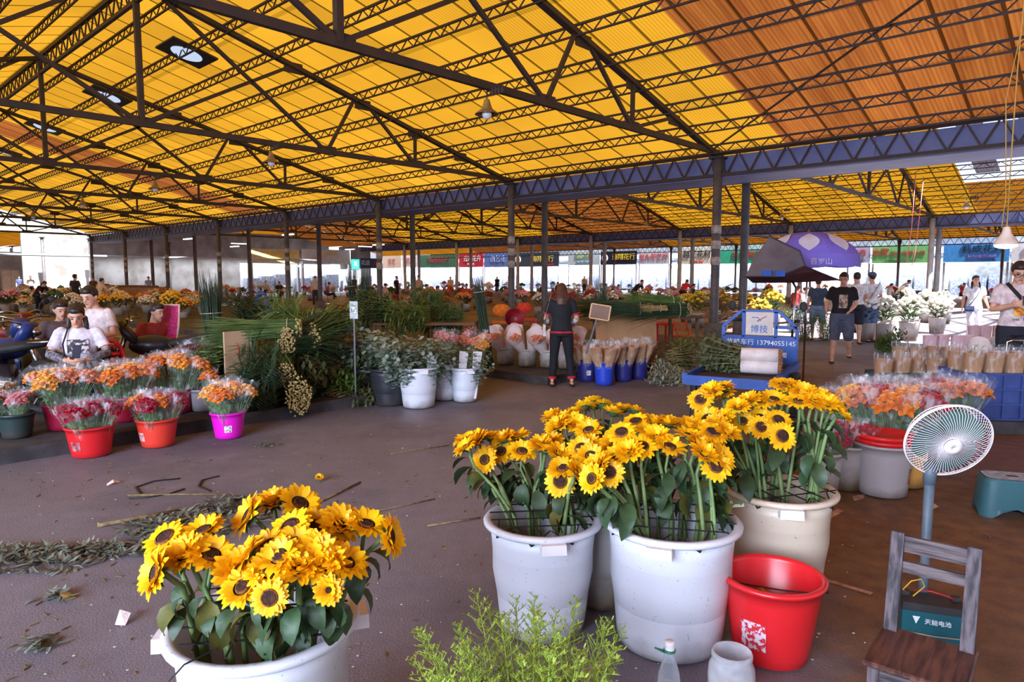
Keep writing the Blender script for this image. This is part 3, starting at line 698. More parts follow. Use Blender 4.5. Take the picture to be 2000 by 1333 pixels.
for i in range(7):
    o = dup(c0, HP(i*SP, GAP), HALL)
    for ch in list(o.children):
        if ch.name.startswith('tape'): bpy.data.objects.remove(ch)
    tag(o, 'steel column of the second row just behind the front row, %s to the camera' % side_of[i], 'column', 'second row of columns')
c1 = make_column(EAVE-.2, .14, mat('pale_painted_steel', (176, 178, 184), (150, 150, 156), 4, .5))
for j, i in enumerate(range(-1, 7)):
    for dd, nm in ((D2+SPAN, 'third row'), (D3, 'fourth row')):
        if j == 0 and dd == D2+SPAN: pass
        o = c1 if (j == 0 and dd == D2+SPAN) else dup(c1, (0, 0, 0)); o.location = HP(i*SP, dd); o.rotation_euler = HROT
        tag(o, 'pale column of the %s of columns beyond the middle roof, %s to the camera' % (nm, side_of[j]), 'column', nm+' of columns')
for j, i in enumerate(range(-2, 6)):
    o = dup(c0, HP(i*SP, D3+SPAN), HALL)
    for ch in list(o.children):
        if ch.name.startswith('tape'): bpy.data.objects.remove(ch)
    tag(o, 'brown steel column standing in front of the shop row, %s to the camera' % side_of[j], 'column', 'columns along the shop row')
for j in range(5):
    for dd in (-SPAN+6, -8, 0):
        o = dup(c1, HP(60+j*6, dd), HALL)
        tag(o, 'bluish column of the far hall at the bright left end', 'column', 'columns of the far left hall')
# gable sheeting at the far end of the near roof
mb = MB(); mb.add([(-S1-1.5, D1, EAVE), (-S1-1.5, 0, EAVE), (-S1-1.5, -SPAN/2, EAVE+RISE)], [(0, 1, 2)])
struct(hallobj(mb, 'wall_gable', mat('pale_translucent_sheet', (196, 204, 196), (150, 160, 150), 1, .6, stretch=(1, 8, 1), transl=.5)))
# roof ventilators: dark frame with a bright round opening
def roofpt(px, py):
    r = ray(px, py); a = HP(0, 0); n = Vector((-SA, CA, 0)); lo, hi = 2.0, 60.0
    g = lambda k: CH+r.z*k-(EAVE-RISE/(SPAN/2)*((r*k-a).dot(n)))
    for _ in range(50):
        m = (lo+hi)/2
        if g(m)*g(lo) <= 0: hi = m
        else: lo = m
    return Vector((0, 0, CH))+r*lo
BLK = mat('black_metal', (26, 26, 30), (40, 40, 44), 6, .5)
VGL = emat('bright_frosted_dome', (205, 222, 250), .95)
slope = math.atan2(RISE, SPAN/2)
for i, (px, py) in enumerate([(365, 100), (210, 185), (88, 246), (10, 294)]):
    p = roofpt(px, py); e = thing('roof_ventilator', 'square black roof ventilator with bright round opening, %s nearest to us' % ORD[i], 'roof vent', p-Vector((0, 0, .03)), group='roof ventilators', rot=Euler((-slope, 0, HALL), 'XYZ'))
    mb = MB(); mb.box((0, 0, -.02), (1.15, 1.15, .05)); mb.build('frame', BLK, e, False)
    MB().lathe([(0, -.07), (.34, -.07), (.38, -.05), (.38, -.03)], 28).build('dome', VGL, e)
# bell lamps under the tie beams
LAMPB = mat('old_enamel', (150, 120, 76), (110, 84, 52), 6, .4); BULB = mat('milky_bulb', (225, 225, 230), (205, 205, 212), 3, .25)
def make_bell():
    e = put('bell_lamp', None)
    MB().lathe([(.03, .3), (.05, .28), (.07, .2), (.1, .13), (.2, .06), (.21, .04), (.19, .045), (.09, .11), (.0, .13)], 22).build('shade', LAMPB, e)
    MB().ell((0, 0, .04), (.085, .085, .085), 12, 8).build('bulb', BULB, e)
    mb = MB(); mb.tube([(0, 0, .28), (0, 0, .45)], .012, 6); mb.tube([(0, 0, .42), (.3, 0, .42)], .014, 6)
    for k in range(4): mb.lathe([(0, .33), (.03, .34), (.035, .38), (.02, .42), (.035, .45), (.0, .47)], 8, c=(.14+k*.075, 0, 0))
    mb.build('bracket', STEEL, e); return e
bl = make_bell()
for i in range(5):
    o = bl if i == 0 else dup(bl, (0, 0, 0)); o.location = HP(i*SP, -8.67, EAVE-.62); o.rotation_euler = HROT
    tag(o, 'bell shaped lamp hanging from the tie beam of the %s near truss' % side_of[i], 'lamp', 'bell lamps of the near roof')
for i in range(4):
    o = dup(bl, HP(i*SP-3, D2+14, EAVE-.6), HALL, 'bell lamp hanging under the middle roof, %s from the right' % ORD[i], 'bell lamps of the middle roof')
# big white lamp hanging at the right edge
e = thing('pendant_lamp', 'lit white pendant lamp hanging on a long cord at the right edge', 'lamp', AT(1965, 468, 6.6))
MB().lathe([(.02, .12), (.03, .11), (.04, .06), (.075, .0), (.1, -.03), (.1, -.05)], 22).build('shade', mat('white_enamel', (232, 214, 200), (210, 190, 176), 4, .4), e)
MB().lathe([(.098, -.05), (.09, -.07), (.05, -.085), (0, -.09)], 22).build('diffuser', EMW, e)
mb = MB(); mb.tube([(0, 0, .11), (.01, .02, .8), (0, 0, 1.6), (.03, 0, 2.6), (.02, 0, 3.1)], .006, 6); mb.tube([(-.05, 0, .11), (-.03, 0, .4), (-.09, 0, 1.3), (.12, 0, 2.6)], .005, 6)
mb.build('cord', mat('yellow_cord', (190, 150, 70), None, 8, .6), e)
# fluorescent tubes far off
tl = MB(); tl.box((0, 0, 0), (1.3, .18, .07)); tl = tl.mesh('tube_light', EMW, False)
for i in range(12):
    s, d = 34+R.random()*18, 2+R.random()*22
    if i > 6: s, d = 56+R.random()*30, -20+R.random()*22
    tag(put('tube_light', tl, None, HP(s, d, 4.0+R.random()*.5), (0, 0, HALL+R.choice([0, 0, PI/2]))), 'small bright tube light far off under the left hall roofs', 'light', 'far tube lights')
# crossing wind brace rods in the first bay
mb = MB(); mb.bar(HP(0.1, -.1, 5.0), HP(-SP*1.1, -6.5, 6.5), .035); mb.build('brace_rod', STEEL, None, False); tag(bpy.data.objects['brace_rod'], 'thin diagonal brace rod under the orange sheets at upper right', 'brace')

FARW = mat('faded_far_wall', (150, 150, 152), (112, 108, 106), .7, .8)
struct(hallobj(MB().box((-72, -2, 2.0), (.3, 22, 4.0)), 'wall_far', FARW))
for i, (s, d, w_, h_, c) in enumerate([(66, -7, 2.0, 2.6, (120, 84, 58)), (64, -3, 1.2, 2.2, (150, 130, 110)), (67, 2, 2.4, 2.4, (90, 96, 104)), (63, 5, 1.6, 2.0, (140, 110, 84)), (66, -11, 1.6, 2.8, (104, 72, 50))]):
    e = thing('storage_cabinet', ['tall brown cabinet', 'pale cabinet', 'wide grey cabinet', 'tan cabinet', 'dark brown cabinet'][i]+' standing far off before the left hall wall', 'cabinet', HP(s, d), HALL)
    m = mat('cabinet_paint_%s' % ORD[i], c, None, 3, .7); MB().box((0, 0, h_/2), (.6, w_, h_)).build('body', m, e, False)
    for sg in (-1, 1): MB().box((.31, sg*w_*.24, h_/2), (.03, w_*.45, h_*.94)).build('door', m, e, False)
tag(MB().tube([HP(54, -9, 3.3), HP(54, 24, 3.3)], .09, 8).build('pipe', mat('pale_pipe', (196, 204, 214)), None), 'long pale horizontal pipe at the far end of the halls', 'pipe')
for i in range(9):
    o = dup(c0, HP(56+R.random()*8, -9+i*3.4), HALL, 'thin steel column standing far off at the left hall end', 'thin far left columns')
    for ch in list(o.children):
        if ch.name.startswith('tape'): bpy.data.objects.remove(ch)
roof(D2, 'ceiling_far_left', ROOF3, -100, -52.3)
# ------------------------------------------------------------------ foreground: tubs of sunflowers
TUBW = tub_mat('white_tub_plastic', (212, 212, 220)); TUBT = tub_mat('cream_tub_plastic', (216, 198, 176))
PALEG = tub_mat('dirty_white_plastic', (176, 168, 162), amt=.95, top=.25)
TABW = mat('white_plastic_tab', (232, 226, 228), (220, 212, 214), 5, .4)
WIRE = mat('black_wire', (24, 22, 24), None, 8, .4)
STEMG = mat('green_stem', (112, 132, 78), (86, 110, 62), 12, .6, vary=.12)
LEAFG = mat('sunflower_leaf', (62, 84, 50), (44, 64, 40), 9, .5, .3, transl=.12, vary=.2)
LEAFO = mat('yellowing_leaf', (104, 98, 36), (74, 80, 34), 9, .5, .3, transl=.15, vary=.2)
PETAL = mat('sunflower_petal', (253, 200, 16), (246, 178, 8), 20, .5, transl=.2, vary=.06)
DISC = mat('sunflower_disc', (40, 20, 14), (72, 38, 20), 60, .85, .6); DISCY = mat('sunflower_floret', (150, 92, 20), (90, 50, 20), 70, .8, .5)
CALYX = mat('green_calyx', (74, 100, 52), (58, 82, 44), 14, .7)
def make_tub(R1, R0, h, m, n=40, name='white_tub', lugs=(0,), th=.012):
    e = put(name, None)
    pr = [(0, .004), (R0-.03, .004), (R0-.008, .012), (R0, .04)]
    for i in range(1, 9): pr.append((R0+(R1-R0-.012)*(i/8)**.9, .04+(h-.07)*i/8))
    pr += [(R1-.012, h-.03), (R1+.008, h-.03), (R1+.018, h-.022), (R1+.02, h-.01), (R1+.012, h), (R1-.012, h), (R1-.022, h-.012), (R0+(R1-R0)*.6, h*.55), (R0-.012, .02), (0, .018)]
    MB().lathe(pr, n).build('shell', m, e)
    for a in lugs:
        mb = MB(); c, s = math.cos(a), math.sin(a); rot = Matrix.Rotation(a, 3, 'Z')
        mb.box((c*(R1+.02), s*(R1+.02), h-.042), (.05, .11, .045), rot, .95); mb.build('handle', TABW, e, False)
    return e
# petals
def petals_mesh(name, layers, L, W):
    mb = MB()
    for li, (n, el, r0, k) in enumerate(layers):
        for i in range(n):
            a = 2*PI*(i+.5*li)/n+R.uniform(-.09, .09); e = el+R.uniform(-.16, .16); l = L*k*R.uniform(.85, 1.1)
            ca, sa = math.cos(a), math.sin(a); d = Vector((ca*math.cos(e), sa*math.cos(e), math.sin(e)))
            up = Vector((-ca*math.sin(e), -sa*math.sin(e), math.cos(e)))
            mb.leaf((ca*r0, sa*r0, .004*li), d, l, W*R.uniform(.85, 1.1), droop=R.uniform(.1, .7), n=3, up=up, fold=.25, shape=[.5, 1, .95, .25])
    return mb.mesh(name, PETAL)
PM = {'open': [petals_mesh('petals', [(22, .2, .036, 1), (20, .5, .033, .8)], .05, .024) for _ in range(3)],
      'half': [petals_mesh('petals', [(21, .35, .036, 1), (19, .75, .033, .85)], .052, .026) for _ in range(3)],
      'cup': [petals_mesh('petals', [(20, .5, .034, 1), (18, .85, .028, .95), (14, 1.15, .02, .8), (8, 1.35, .01, .6)], .054, .027) for _ in range(3)],
      'ball': [petals_mesh('petals', [(18, .5, .03, .8), (16, .85, .024, .7), (10, 1.1, .014, .55)], .05, .024)]}
mb = MB(); mb.lathe([(.037, -.002), (.034, .008), (.024, .012), (.012, .009), (0, .008)], 18); DM = mb.mesh('disc', DISC)
mb = MB(); mb.lathe([(.04, .0), (.037, .01), (.03, .0135)], 22); RM = mb.mesh('floret_ring', DISCY)
mb = MB(); mb.lathe([(.0, -.03), (.012, -.028), (.03, -.014), (.04, .0), (.036, .004)], 14)
for i in range(13):
    a = 2*PI*i/13; mb.leaf((math.cos(a)*.034, math.sin(a)*.034, -.008), (math.cos(a), math.sin(a), -.1+.3*(i % 2)), .036, .017, .3, 2, fold=.2, shape=[.8, .8, .05])
CM = mb.mesh('calyx', CALYX)
SH = [.1, .75, 1, .9, .55, .04]
LM = []
for i in range(6):
    mb = MB(); mb.tube([(0, 0, 0), (.03, 0, .008)], .003, 5, False)
    mb.leaf((.028, 0, .008), (1, 0, R.uniform(-.1, .4)), R.uniform(.13, .19), R.uniform(.075, .11), R.uniform(.9, 2.0), 5, fold=R.uniform(.15, .45), shape=SH)
    LM.append(mb.mesh('leaf', LEAFG if i < 5 else LEAFO))
def sunflower(p, n, kind, anchor, base_z, rim_z, label, group, size=1.0, nleaf=3, ctr=None):
    a = Vector(anchor); b_ = Vector(ctr).lerp(a, .62); base = Vector((b_.x, b_.y, base_z)); n = Vector(n).normalized()
    e = thing('sunflower', label, 'sunflower', base, group=group); L = lambda q: Vector(q)-base
    rq = rotto(n).to_euler(); rq.rotate_axis('Z', R.uniform(0, 6)); sz = size*R.uniform(.74, .88)
    put('petals', R.choice(PM[kind]), e, L(p), rq, sz)
    put('disc', DM, e, L(p), rq, sz*(1.0 if kind == 'open' else .68 if kind == 'half' else .5)); 
    if kind != 'cup': put('floret_ring', RM, e, L(p), rq, sz*(1.0 if kind == 'open' else .68 if kind == 'half' else .5))
    put('calyx', CM, e, L(p), rq, sz)
    neck = p-n*.03*sz; below = neck-n*.05+Vector((0, 0, -.035)); rim = Vector((a.x, a.y, rim_z))
    mid = below.lerp(rim, .5)+Vector((0, 0, .02)); r = .0075*R.uniform(.85, 1.25)
    MB().tube([L(neck), L(below), L(mid), L(rim), (0, 0, 0)], [r*.9, r, r*1.1, r*1.25, r*1.3], 7).build('stem', STEMG, e)
    out = Vector((p.x-a.x, p.y-a.y, 0)); a0 = math.atan2(out.y, out.x) if out.length > .02 else R.uniform(0, 6)
    for i in range(nleaf):
        q = below.lerp(mid, R.uniform(.0, 1.0)) if i != 2 else mid.lerp(rim, R.uniform(0, .5))
        put('leaf', R.choice(LM), e, L(q), (R.uniform(-.3, .3), R.uniform(-.1, .5), a0+R.uniform(-1.5, 1.5)), R.uniform(.6, .95)*(.8 if nleaf == 3 else 1))
def tubful(tub, cx, cy, R1, h, heads, where, group, hz, anchors, special={}):
    """heads: (px, py, height, kind, normal or None)"""
    anc = [Vector((cx+ax*R1, cy+ay*R1, 0)) for ax, ay in anchors]; pts = []
    for hd in heads:
        px, py = hd[:2]; hh = hd[2] if len(hd) > 2 and hd[2] else hz; pts.append(G(px, py, hh))
    xs = sorted(range(len(heads)), key=lambda i: heads[i][0]); ys = sorted(range(len(heads)), key=lambda i: heads[i][1])
    for i, hd in enumerate(heads):
        p = pts[i]; kind = hd[3] if len(hd) > 3 else R.choice(['half', 'cup', 'cup']); out = Vector((p.x-cx, p.y-cy, 0))
        n = Vector(hd[4]) if len(hd) > 4 else out*1.5+Vector((R.uniform(-.25, .25), -.42+R.uniform(-.2, .2), 1))
        a = min(anc, key=lambda q: (q.x-p.x)**2+(q.y-p.y)**2); a = a+Vector((R.uniform(-.028, .028), R.uniform(-.028, .028), 0))
        lab = 'sunflower in the crowd of blooms above the '+where; g = group
        if i in special: lab = special[i]; g = None
        elif i == xs[0]: lab = 'leftmost sunflower above the '+where
        elif i == xs[-1]: lab = 'rightmost sunflower above the '+where
        elif i == ys[0]: lab = 'hindmost sunflower at the top of the '+where
        sunflower(p, n, kind, a, .03, h*.96, lab, g or group, .76 if i in special and hd[1] > 1140 else 1.04, nleaf=3 if tub is not None else 4, ctr=(cx, cy, 0))
def wire_grid(cx, cy, R1, z, label, zig=True, rz=0.0):
    e = thing('wire_grid', label, 'wire grid', (cx, cy, z), rz, 'wire grids on the tubs'); mb = MB()
    for k in (-.6, -.2, .2, .6):
        w = math.sqrt(1-k*k)*R1*1.0
        mb.bar((-w, k*R1, .012), (w, k*R1, .012), .005); mb.bar((k*R1, -w, .017), (k*R1, w, .017), .005)
    if zig:
        for a in (-1.2, -1.9, -.3, -2.6):
            c, s = math.cos(a), math.sin(a); t = Vector((-s, c, 0))*.07; q = Vector((c, s, 0))
            tip = q*(R1*1.06)+Vector((0, 0, -.04)); mb.bar(q*R1*.8+t+Vector((0, 0, .012)), tip, .005); mb.bar(q*R1*.8-t+Vector((0, 0, .012)), tip, .005)
    else:
        mb.tube([(-.1, -R1*.8, .015), (-.16, -R1*1.0, .01), (-.2, -R1*1.08, -.03), (-.215, -R1*1.06, -.07)], .0028, 5)
        mb.tube([(.5*R1, -.6*R1, .015), (.9*R1, -.5*R1, .03), (R1*1.04, -.38*R1, .0), (R1*1.03, -.3*R1, -.03)], .0028, 5)
    mb.build('wires', WIRE, e, False)
ANCH = [(-.5, -.35), (-.05, -.55), (.45, -.4), (-.55, .25), (0, .05), (.55, .2), (-.15, .6), (.35, .6)]
def axis_at(px, py, h): return G(px, py, h)
TA = axis_at(516, 1207, .57); TC = axis_at(1311, 1012, .57); TB = axis_at(1060, 1010, .53); TD = axis_at(1522, 952, .57); TE = axis_at(1180, 985, .5)
tub = make_tub(.277, .22, .57, TUBW, lugs=(PI+.15, .35)); tub.location = (TA.x, TA.y, 0)
tag(tub, 'large white tub at the front left holding sunflowers on the bare floor', 'tub', 'white sunflower tubs')
for t, R1, R0, h, m, lg, lab in ((TB, .258, .2, .53, TUBW, (-1.45,), 'white sunflower tub left of the biggest tub in the middle group'), (TC, .29, .235, .57, TUBW, (-1.95,), 'biggest white sunflower tub at the centre, left of the red bucket'),
                                 (TD, .266, .213, .57, TUBT, (-1.75,), 'cream lit sunflower tub behind the red bucket'), (TE, .2, .165, .5, PALEG, (), 'small dirty tub half hidden between the two middle sunflower tubs')):
    e = make_tub(R1, R0, h, m, lugs=lg); e.location = (t.x, t.y, 0); tag(e, lab, 'tub', 'white sunflower tubs')
HA = [(323, 1052, .86, 'open', (-.3, -.55, 1)), (397, 1037, .88, 'half'), (303, 1120, .84, 'half', (-.75, -.75, .45)), (362, 1085, .86, 'cup'), (412, 1085, .86, 'half', (.5, -.3, 1)),
      (484, 1008, .9, 'half', (-.8, -.5, .6)), (532, 982, .9, 'cup'), (586, 984, .9, 'half', (.5, -.3, .8)), (568, 1031, .9, 'open', (-.3, -.6, .9)), (612, 1030, .88, 'half'), (665, 1026, .88, 'cup'),
      (715, 1025, .88, 'half', (.3, -.2, 1)), (763, 1048, .86, 'half', (1, -.15, .25)), (522, 1066, .87, 'half', (-.5, -.3, 1)), (480, 1088, .86, 'half', (-.8, -.2, .8)), (545, 1088, .87, 'half', (-.2, -.7, 1)), (577, 1064, .88, 'half', (0, -.5, 1)),
      (615, 1085, .86, 'cup'), (674, 1098, .84, 'half', (.6, -.2, 1)), (632, 1106, .84, 'cup', (.1, -.5, 1)), (465, 1116, .83, 'cup'), (528, 1116, .84, 'half', (.2, -.7, 1)), (585, 1113, .84, 'cup', (.2, -.4, 1)),
      (474, 1148, .81, 'half', (-.2, -.7, .9)), (527, 1168, .8, 'open', (.05, -.95, .3)), (642, 1153, .8, 'ball', (.15, -.95, .4))]
tubful(tub, TA.x, TA.y, .3, .57, HA, 'front left tub', 'sunflowers of the front left tub', .82, [(-.75, .1), (-.6, -.25), (-.15, -.45), (.25, -.4), (.55, -.3), (.75, .2), (-.2, .5), (.35, .5)],
       {24: 'sunflower facing us with wide dark disc, lowest in the front left tub', 25: 'fluffy round sunflower with tiny dark centre at right of the front left tub', 0: 'wide open sunflower with dark disc at upper left of the front left tub'})
Z = lambda L: [(800+a*.46, 720+b*.46)+tuple(r) for a, b, *r in L]
HB = Z([(235, 335), (285, 305, None, 'cup'), (340, 290), (400, 300), (455, 290, None, 'half'), (320, 388, .76, 'half', (-.4, -.9, .5)), (388, 352, .78, 'half', (-.1, -.8, .7)), (478, 352, .8, 'half', (.1, -.6, 1)), (555, 325), (605, 310), (632, 362, .82, 'cup', (.3, -.5, .9)),
        (650, 425, .78, 'half', (-.2, -.5, 1)), (715, 442, .78, 'cup', (.5, -.5, .8)), (640, 480, .72, 'open', (-.2, -.95, .4)), (690, 408, .78, 'half'), (580, 345, .82, 'cup'), (240, 300, .84, 'half')])
tubful(None, TB.x, TB.y, .258, .53, HB, 'left middle tub', 'sunflowers of the left middle tub', .84, ANCH, {13: 'small sunflower facing us with dark disc, lowest in the left middle tub'})
HE = Z([(605, 205), (655, 215), (700, 190), (745, 165), (775, 145), (815, 157), (630, 245), (690, 228), (720, 245), (865, 190), (905, 175), (955, 178), (760, 262), (730, 345, .84, 'open', (-.1, -.8, .7)), (770, 372, .83, 'half'), (770, 325, .85, 'cup'), (860, 325, .86, 'cup')])
tubful(None, TE.x, TE.y, .2, .5, HE, 'small hidden tub', 'sunflowers of the small hidden tub', .88, ANCH, {13: 'open sunflower with dark disc at front of the bunch above the small hidden tub'})
HC = Z([(900, 275, .94, 'open', (-.3, -.6, .9)), (960, 228, .95, 'open', (-.3, -.4, 1)), (1040, 232, .95), (1100, 235, .95), (985, 335, .9, 'open', (-.1, -.55, 1)), (1050, 292, .93), (880, 372, .87), (930, 355, .89), (1105, 332, .9), (1190, 245, .95), (1185, 285, .93, 'half'), (1240, 262, .94), (1288, 275, .94, 'open', (.1, -.5, 1)), (1350, 275, .94), (1225, 322, .9), (1290, 340, .88),
        (1330, 380, .86, 'half', (.6, -.6, .6)), (1300, 415, .83, 'open', (.05, -.95, .4)), (848, 442, .83, 'open', (-.1, -.9, .5)), (775, 468, .82, 'half', (-.7, -.7, .4)), (800, 410, .86, 'cup'), (1250, 365, .88, 'cup'), (1020, 270, .94, 'half')])
tubful(None, TC.x, TC.y, .29, .57, HC, 'biggest middle tub', 'sunflowers of the biggest tub', .9, ANCH, {17: 'sunflower with big dark disc facing us, low at right of the biggest tub', 18: 'sunflower with dark disc facing us, low at left of the biggest tub'})
HD = Z([(1235, 135, 1.0, 'open', (-.3, -.8, .7)), (1280, 100, 1.04), (1330, 78, 1.06), (1338, 108, 1.02), (1395, 165, 1.0), (1440, 140, 1.02), (1490, 138, 1.02, 'open', (0, -.5, 1)), (1545, 132, 1.03), (1265, 212, .94), (1330, 215, .94), (1415, 225, .92, 'half', (-.2, -.8, .7)), (1490, 208, .94, 'half', (0, -.6, 1)), (1490, 250, .9, 'open', (0, -.9, .5)), (1565, 222, .93, 'open', (0, -.75, .8)), (1580, 288, .88, 'open', (.1, -.95, .4)),
        (1585, 70, 1.1), (1625, 88, 1.08), (1675, 105, 1.07), (1655, 137, 1.04, 'half', (-.2, -.4, 1)), (1715, 140, 1.04), (1765, 150, 1.03), (1745, 122, 1.05), (1800, 168, 1.0), (1830, 192, .98, 'half', (.7, -.2, .7)), (1300, 242, .92)])
tubful(None, TD.x, TD.y, .275, .57, HD, 'cream tub', 'sunflowers of the cream tub', 1.0, ANCH+[(.7, .3), (.6, .55)], {14: 'sunflower facing us with widest dark disc at front of the cream tub', 12: 'small sunflower with dark disc facing us amid the cream tub bunch'})
# drooping loose leaves come with the flowers; wires over the rims
wire_grid(TA.x, TA.y, .26, .57, 'black wire grid across the front left tub', False, .15); wire_grid(TB.x, TB.y, .25, .53, 'black wire grid across the left middle tub', True, .1)
wire_grid(TC.x, TC.y, .28, .57, 'black wire grid across the biggest middle tub', True, -.2); wire_grid(TD.x, TD.y, .265, .57, 'black wire grid across the cream tub', True, .3)
e = thing('price_tag', 'small green and white tag hanging at the rim of the biggest tub', 'tag', G(1436, 985, .6), rot=Euler((1.2, 0, .2)))
MB().box((0, 0, 0), (.085, .03, .003)).build('card', mat('tag_card', (86, 104, 66), (206, 200, 180), 18, .6, rng=(.48, .52)), e, False)
# red bucket
RP = tub_mat('red_bucket_plastic', (214, 34, 40), (120, 30, 28), .05, .4, .05, .3)
PEEL = mat('torn_white_label', (214, 196, 206), (200, 40, 52), 46, .7, rng=(.50, .53))
def make_bucket(name, R1, R0, h, m, rim=.012, handle=True, label=None, la=(-2.1, .55, .3), n=36):
    e = put(name, None)
    pr = [(0, .004), (R0-.02, .004), (R0, .015)]+[(R0+(R1-R0)*i/6, .015+(h-.035)*i/6) for i in range(1, 7)]
    pr += [(R1+rim, h-.022), (R1+rim*1.3, h-.008), (R1+rim*.6, h), (R1-.004, h), (R1-.01, h-.02), (R0-.008, .02), (0, .018)]
    MB().lathe(pr, n).build('shell', m, e)
    if handle:
        a0 = -.35; pts = []
        for k in range(13):
            t = PI*k/12; pts.append(Vector((math.cos(t)*(R1+.02), 0, -math.sin(t)*R1*.45)))
        M3 = Matrix.Rotation(a0, 3, 'Z') @ Matrix.Rotation(.95, 3, 'X'); MB().tube([M3 @ p+Vector((0, 0, h-.05)) for p in pts if True], .0035, 6).build('wire_handle', WIRE, e)
    if label:
        az, wd, lh = la; mb = MB(); A, B = [], []
        for k in range(9):
            t = az+wd*(k/8-.5)
            for z, Ls in ((h*.42-lh*h/2, A), (h*.42+lh*h/2, B)): rr = R0+(R1-R0)*(z-.015)/(h-.035)+.0025; Ls.append(Vector((math.cos(t)*rr, math.sin(t)*rr, z)))
        mb.strip(A, B); mb.build('sticker', label, e)
    return e
p = G(1509, 1120, .37); RB = Vector((p.x, p.y, 0))
e = make_bucket('red_bucket', .205, .155, .37, RP, .014, True, PEEL, (-2.35, .62, .34)); e.location = RB; e.rotation_euler = (0, 0, .0); tag(e, 'bright red bucket with torn white label right of the biggest sunflower tub', 'bucket')
mb = MB(); mb.add([(-.1, .0, 0), (.13, -.03, 0), (-.03, .03, .13), (.1, .09, .02), (-.12, .08, .02), (-.02, .1, .1)], [(0, 1, 2), (1, 3, 2), (0, 2, 5, 4), (2, 3, 5)])
o = mb.build('plastic_bag', mat('yellow_plastic_bag', (226, 150, 40), (196, 110, 30), 10, .25, .5), None, False, RB+V(.0, .0, .16)); tag(o, 'crumpled yellow plastic bag lying inside the red bucket', 'bag')
# water bottle
CLEAR = clear_mat('clear_plastic'); GRN = mat('green_plastic', (38, 130, 100), None, 6, .4); CAPM = mat('white_cap', (238, 236, 238), (226, 224, 228), 6, .4)
p = G(1308, 1262, .3); e = thing('water_bottle', 'clear water bottle with white cap and green neck strap on the floor', 'bottle', (p.x, p.y, 0))
MB().lathe([(0, .004), (.036, .003), (.042, .02), (.042, .07), (.039, .085), (.042, .1), (.042, .165), (.038, .195), (.03, .225), (.019, .262), (.016, .275), (.016, .29)], 28).build('body', CLEAR, e)
MB().lathe([(.04, .012), (.04, .07), (.037, .085), (.04, .1), (.04, .15), (0, .15)], 24).build('water', clear_mat('water', (214, 222, 228), .03), e)
MB().lathe([(.0185, .288), (.0185, .312), (.017, .318), (0, .318)], 20).build('cap', CAPM, e)
mb = MB(); mb.lathe([(.022, .278), (.0225, .286), (.0185, .286)], 20); mb.bar((-.02, 0, .282), (-.055, .0, .292), .006, .004); mb.bar((-.02, -.012, .28), (-.055, 0, .292), .004); mb.build('neck_strap', GRN, e)
# open jar
p = G(1430, 1272, .2); e = thing('plastic_jar', 'open wide mouthed clear jar holding pale lumps, on the floor', 'jar', (p.x, p.y, 0))
MB().lathe([(0, .004), (.075, .004), (.088, .02), (.09, .1), (.086, .14), (.074, .165), (.073, .172), (.078, .176), (.078, .19), (.074, .2), (.07, .2), (.069, .165), (.08, .14), (.084, .1), (.082, .02)], 30).build('body', clear_mat('cloudy_plastic', (224, 218, 220), .3), e)
mb = MB()
for i in range(16): a = R.uniform(0, 6.3); rr = R.uniform(0, .05); mb.ell((rr*math.cos(a), rr*math.sin(a), .03+.05*R.random()), (.026, .024, .022), 8, 6)
mb.build('contents', mat('pale_lumps', (214, 190, 150), (190, 160, 120), 20, .7, .4), e)
# feathery green bunch in a dark bucket at the bottom edge
FEA = mat('feathery_green', (168, 184, 70), (132, 158, 58), 20, .6, transl=.2, vary=.12); FEL = mat('lance_leaf', (94, 122, 62), (66, 96, 52), 12, .5, transl=.15, vary=.15)
p = G(1015, 1335, .45); e = thing('goldenrod_bunch', 'feathery yellow green plume bunch in a dark bucket at the bottom edge', 'plant', (p.x, p.y, .05), scale=.95)
pv = []
for v in range(4):
    mb = MB(); lf = MB(); H = .56; mb.tube([(0, 0, .1), (.01, 0, .3), (0, .01, H)], [.003, .003, .0015], 5)
    for i in range(26):
        z = .3+.28*i/26; a = i*2.4; L = .075*(1-(i/26)**2*.7); d = Vector((math.cos(a), math.sin(a), .8)).normalized()
        mb.bar((0, 0, z), Vector((0, 0, z))+d*L, .0018)
        for j in range(8):
            q = Vector((0, 0, z))+d*L*(.2+.8*j/8); mb.leaf(q, (R.uniform(-1, 1), R.uniform(-1, 1), .8), .013, .006, .2, 1, shape=[.8, .4])
    for i in range(16):
        z = .14+.2*i/16; a = i*2.1; lf.leaf((0, 0, z), (math.cos(a), math.sin(a), .55), R.uniform(.08, .12), .015, .7, 3, shape=[.3, 1, .8, .05])
    pv.append((mb.mesh('plume', FEA), lf.mesh('leaves', FEL)))
for i in range(44):
    a = i*2.39996; rr = .1*math.sqrt((i+.5)/44); t = .56*(rr/.1)*R.uniform(.8, 1.15); me, lm = R.choice(pv); rot = Euler((math.sin(a+PI)*-t*-1, math.cos(a)*t, R.uniform(0, 6)))
    rot = rotto((math.cos(a)*t, math.sin(a)*t, 1)).to_euler(); s = R.uniform(.85, 1.08)
    o = put('plume', me, e, (rr*math.cos(a), rr*math.sin(a), .03), rot, s); put('leaves', lm, o)
BLKP = tub_mat('black_bucket_plastic', (44, 44, 50), (70, 60, 54))
o = make_bucket('dark_bucket', .15, .12, .3, BLKP, handle=False); o.location = (p.x, p.y, 0); tag(o, 'dark bucket under the feathery green bunch at the bottom edge', 'bucket')
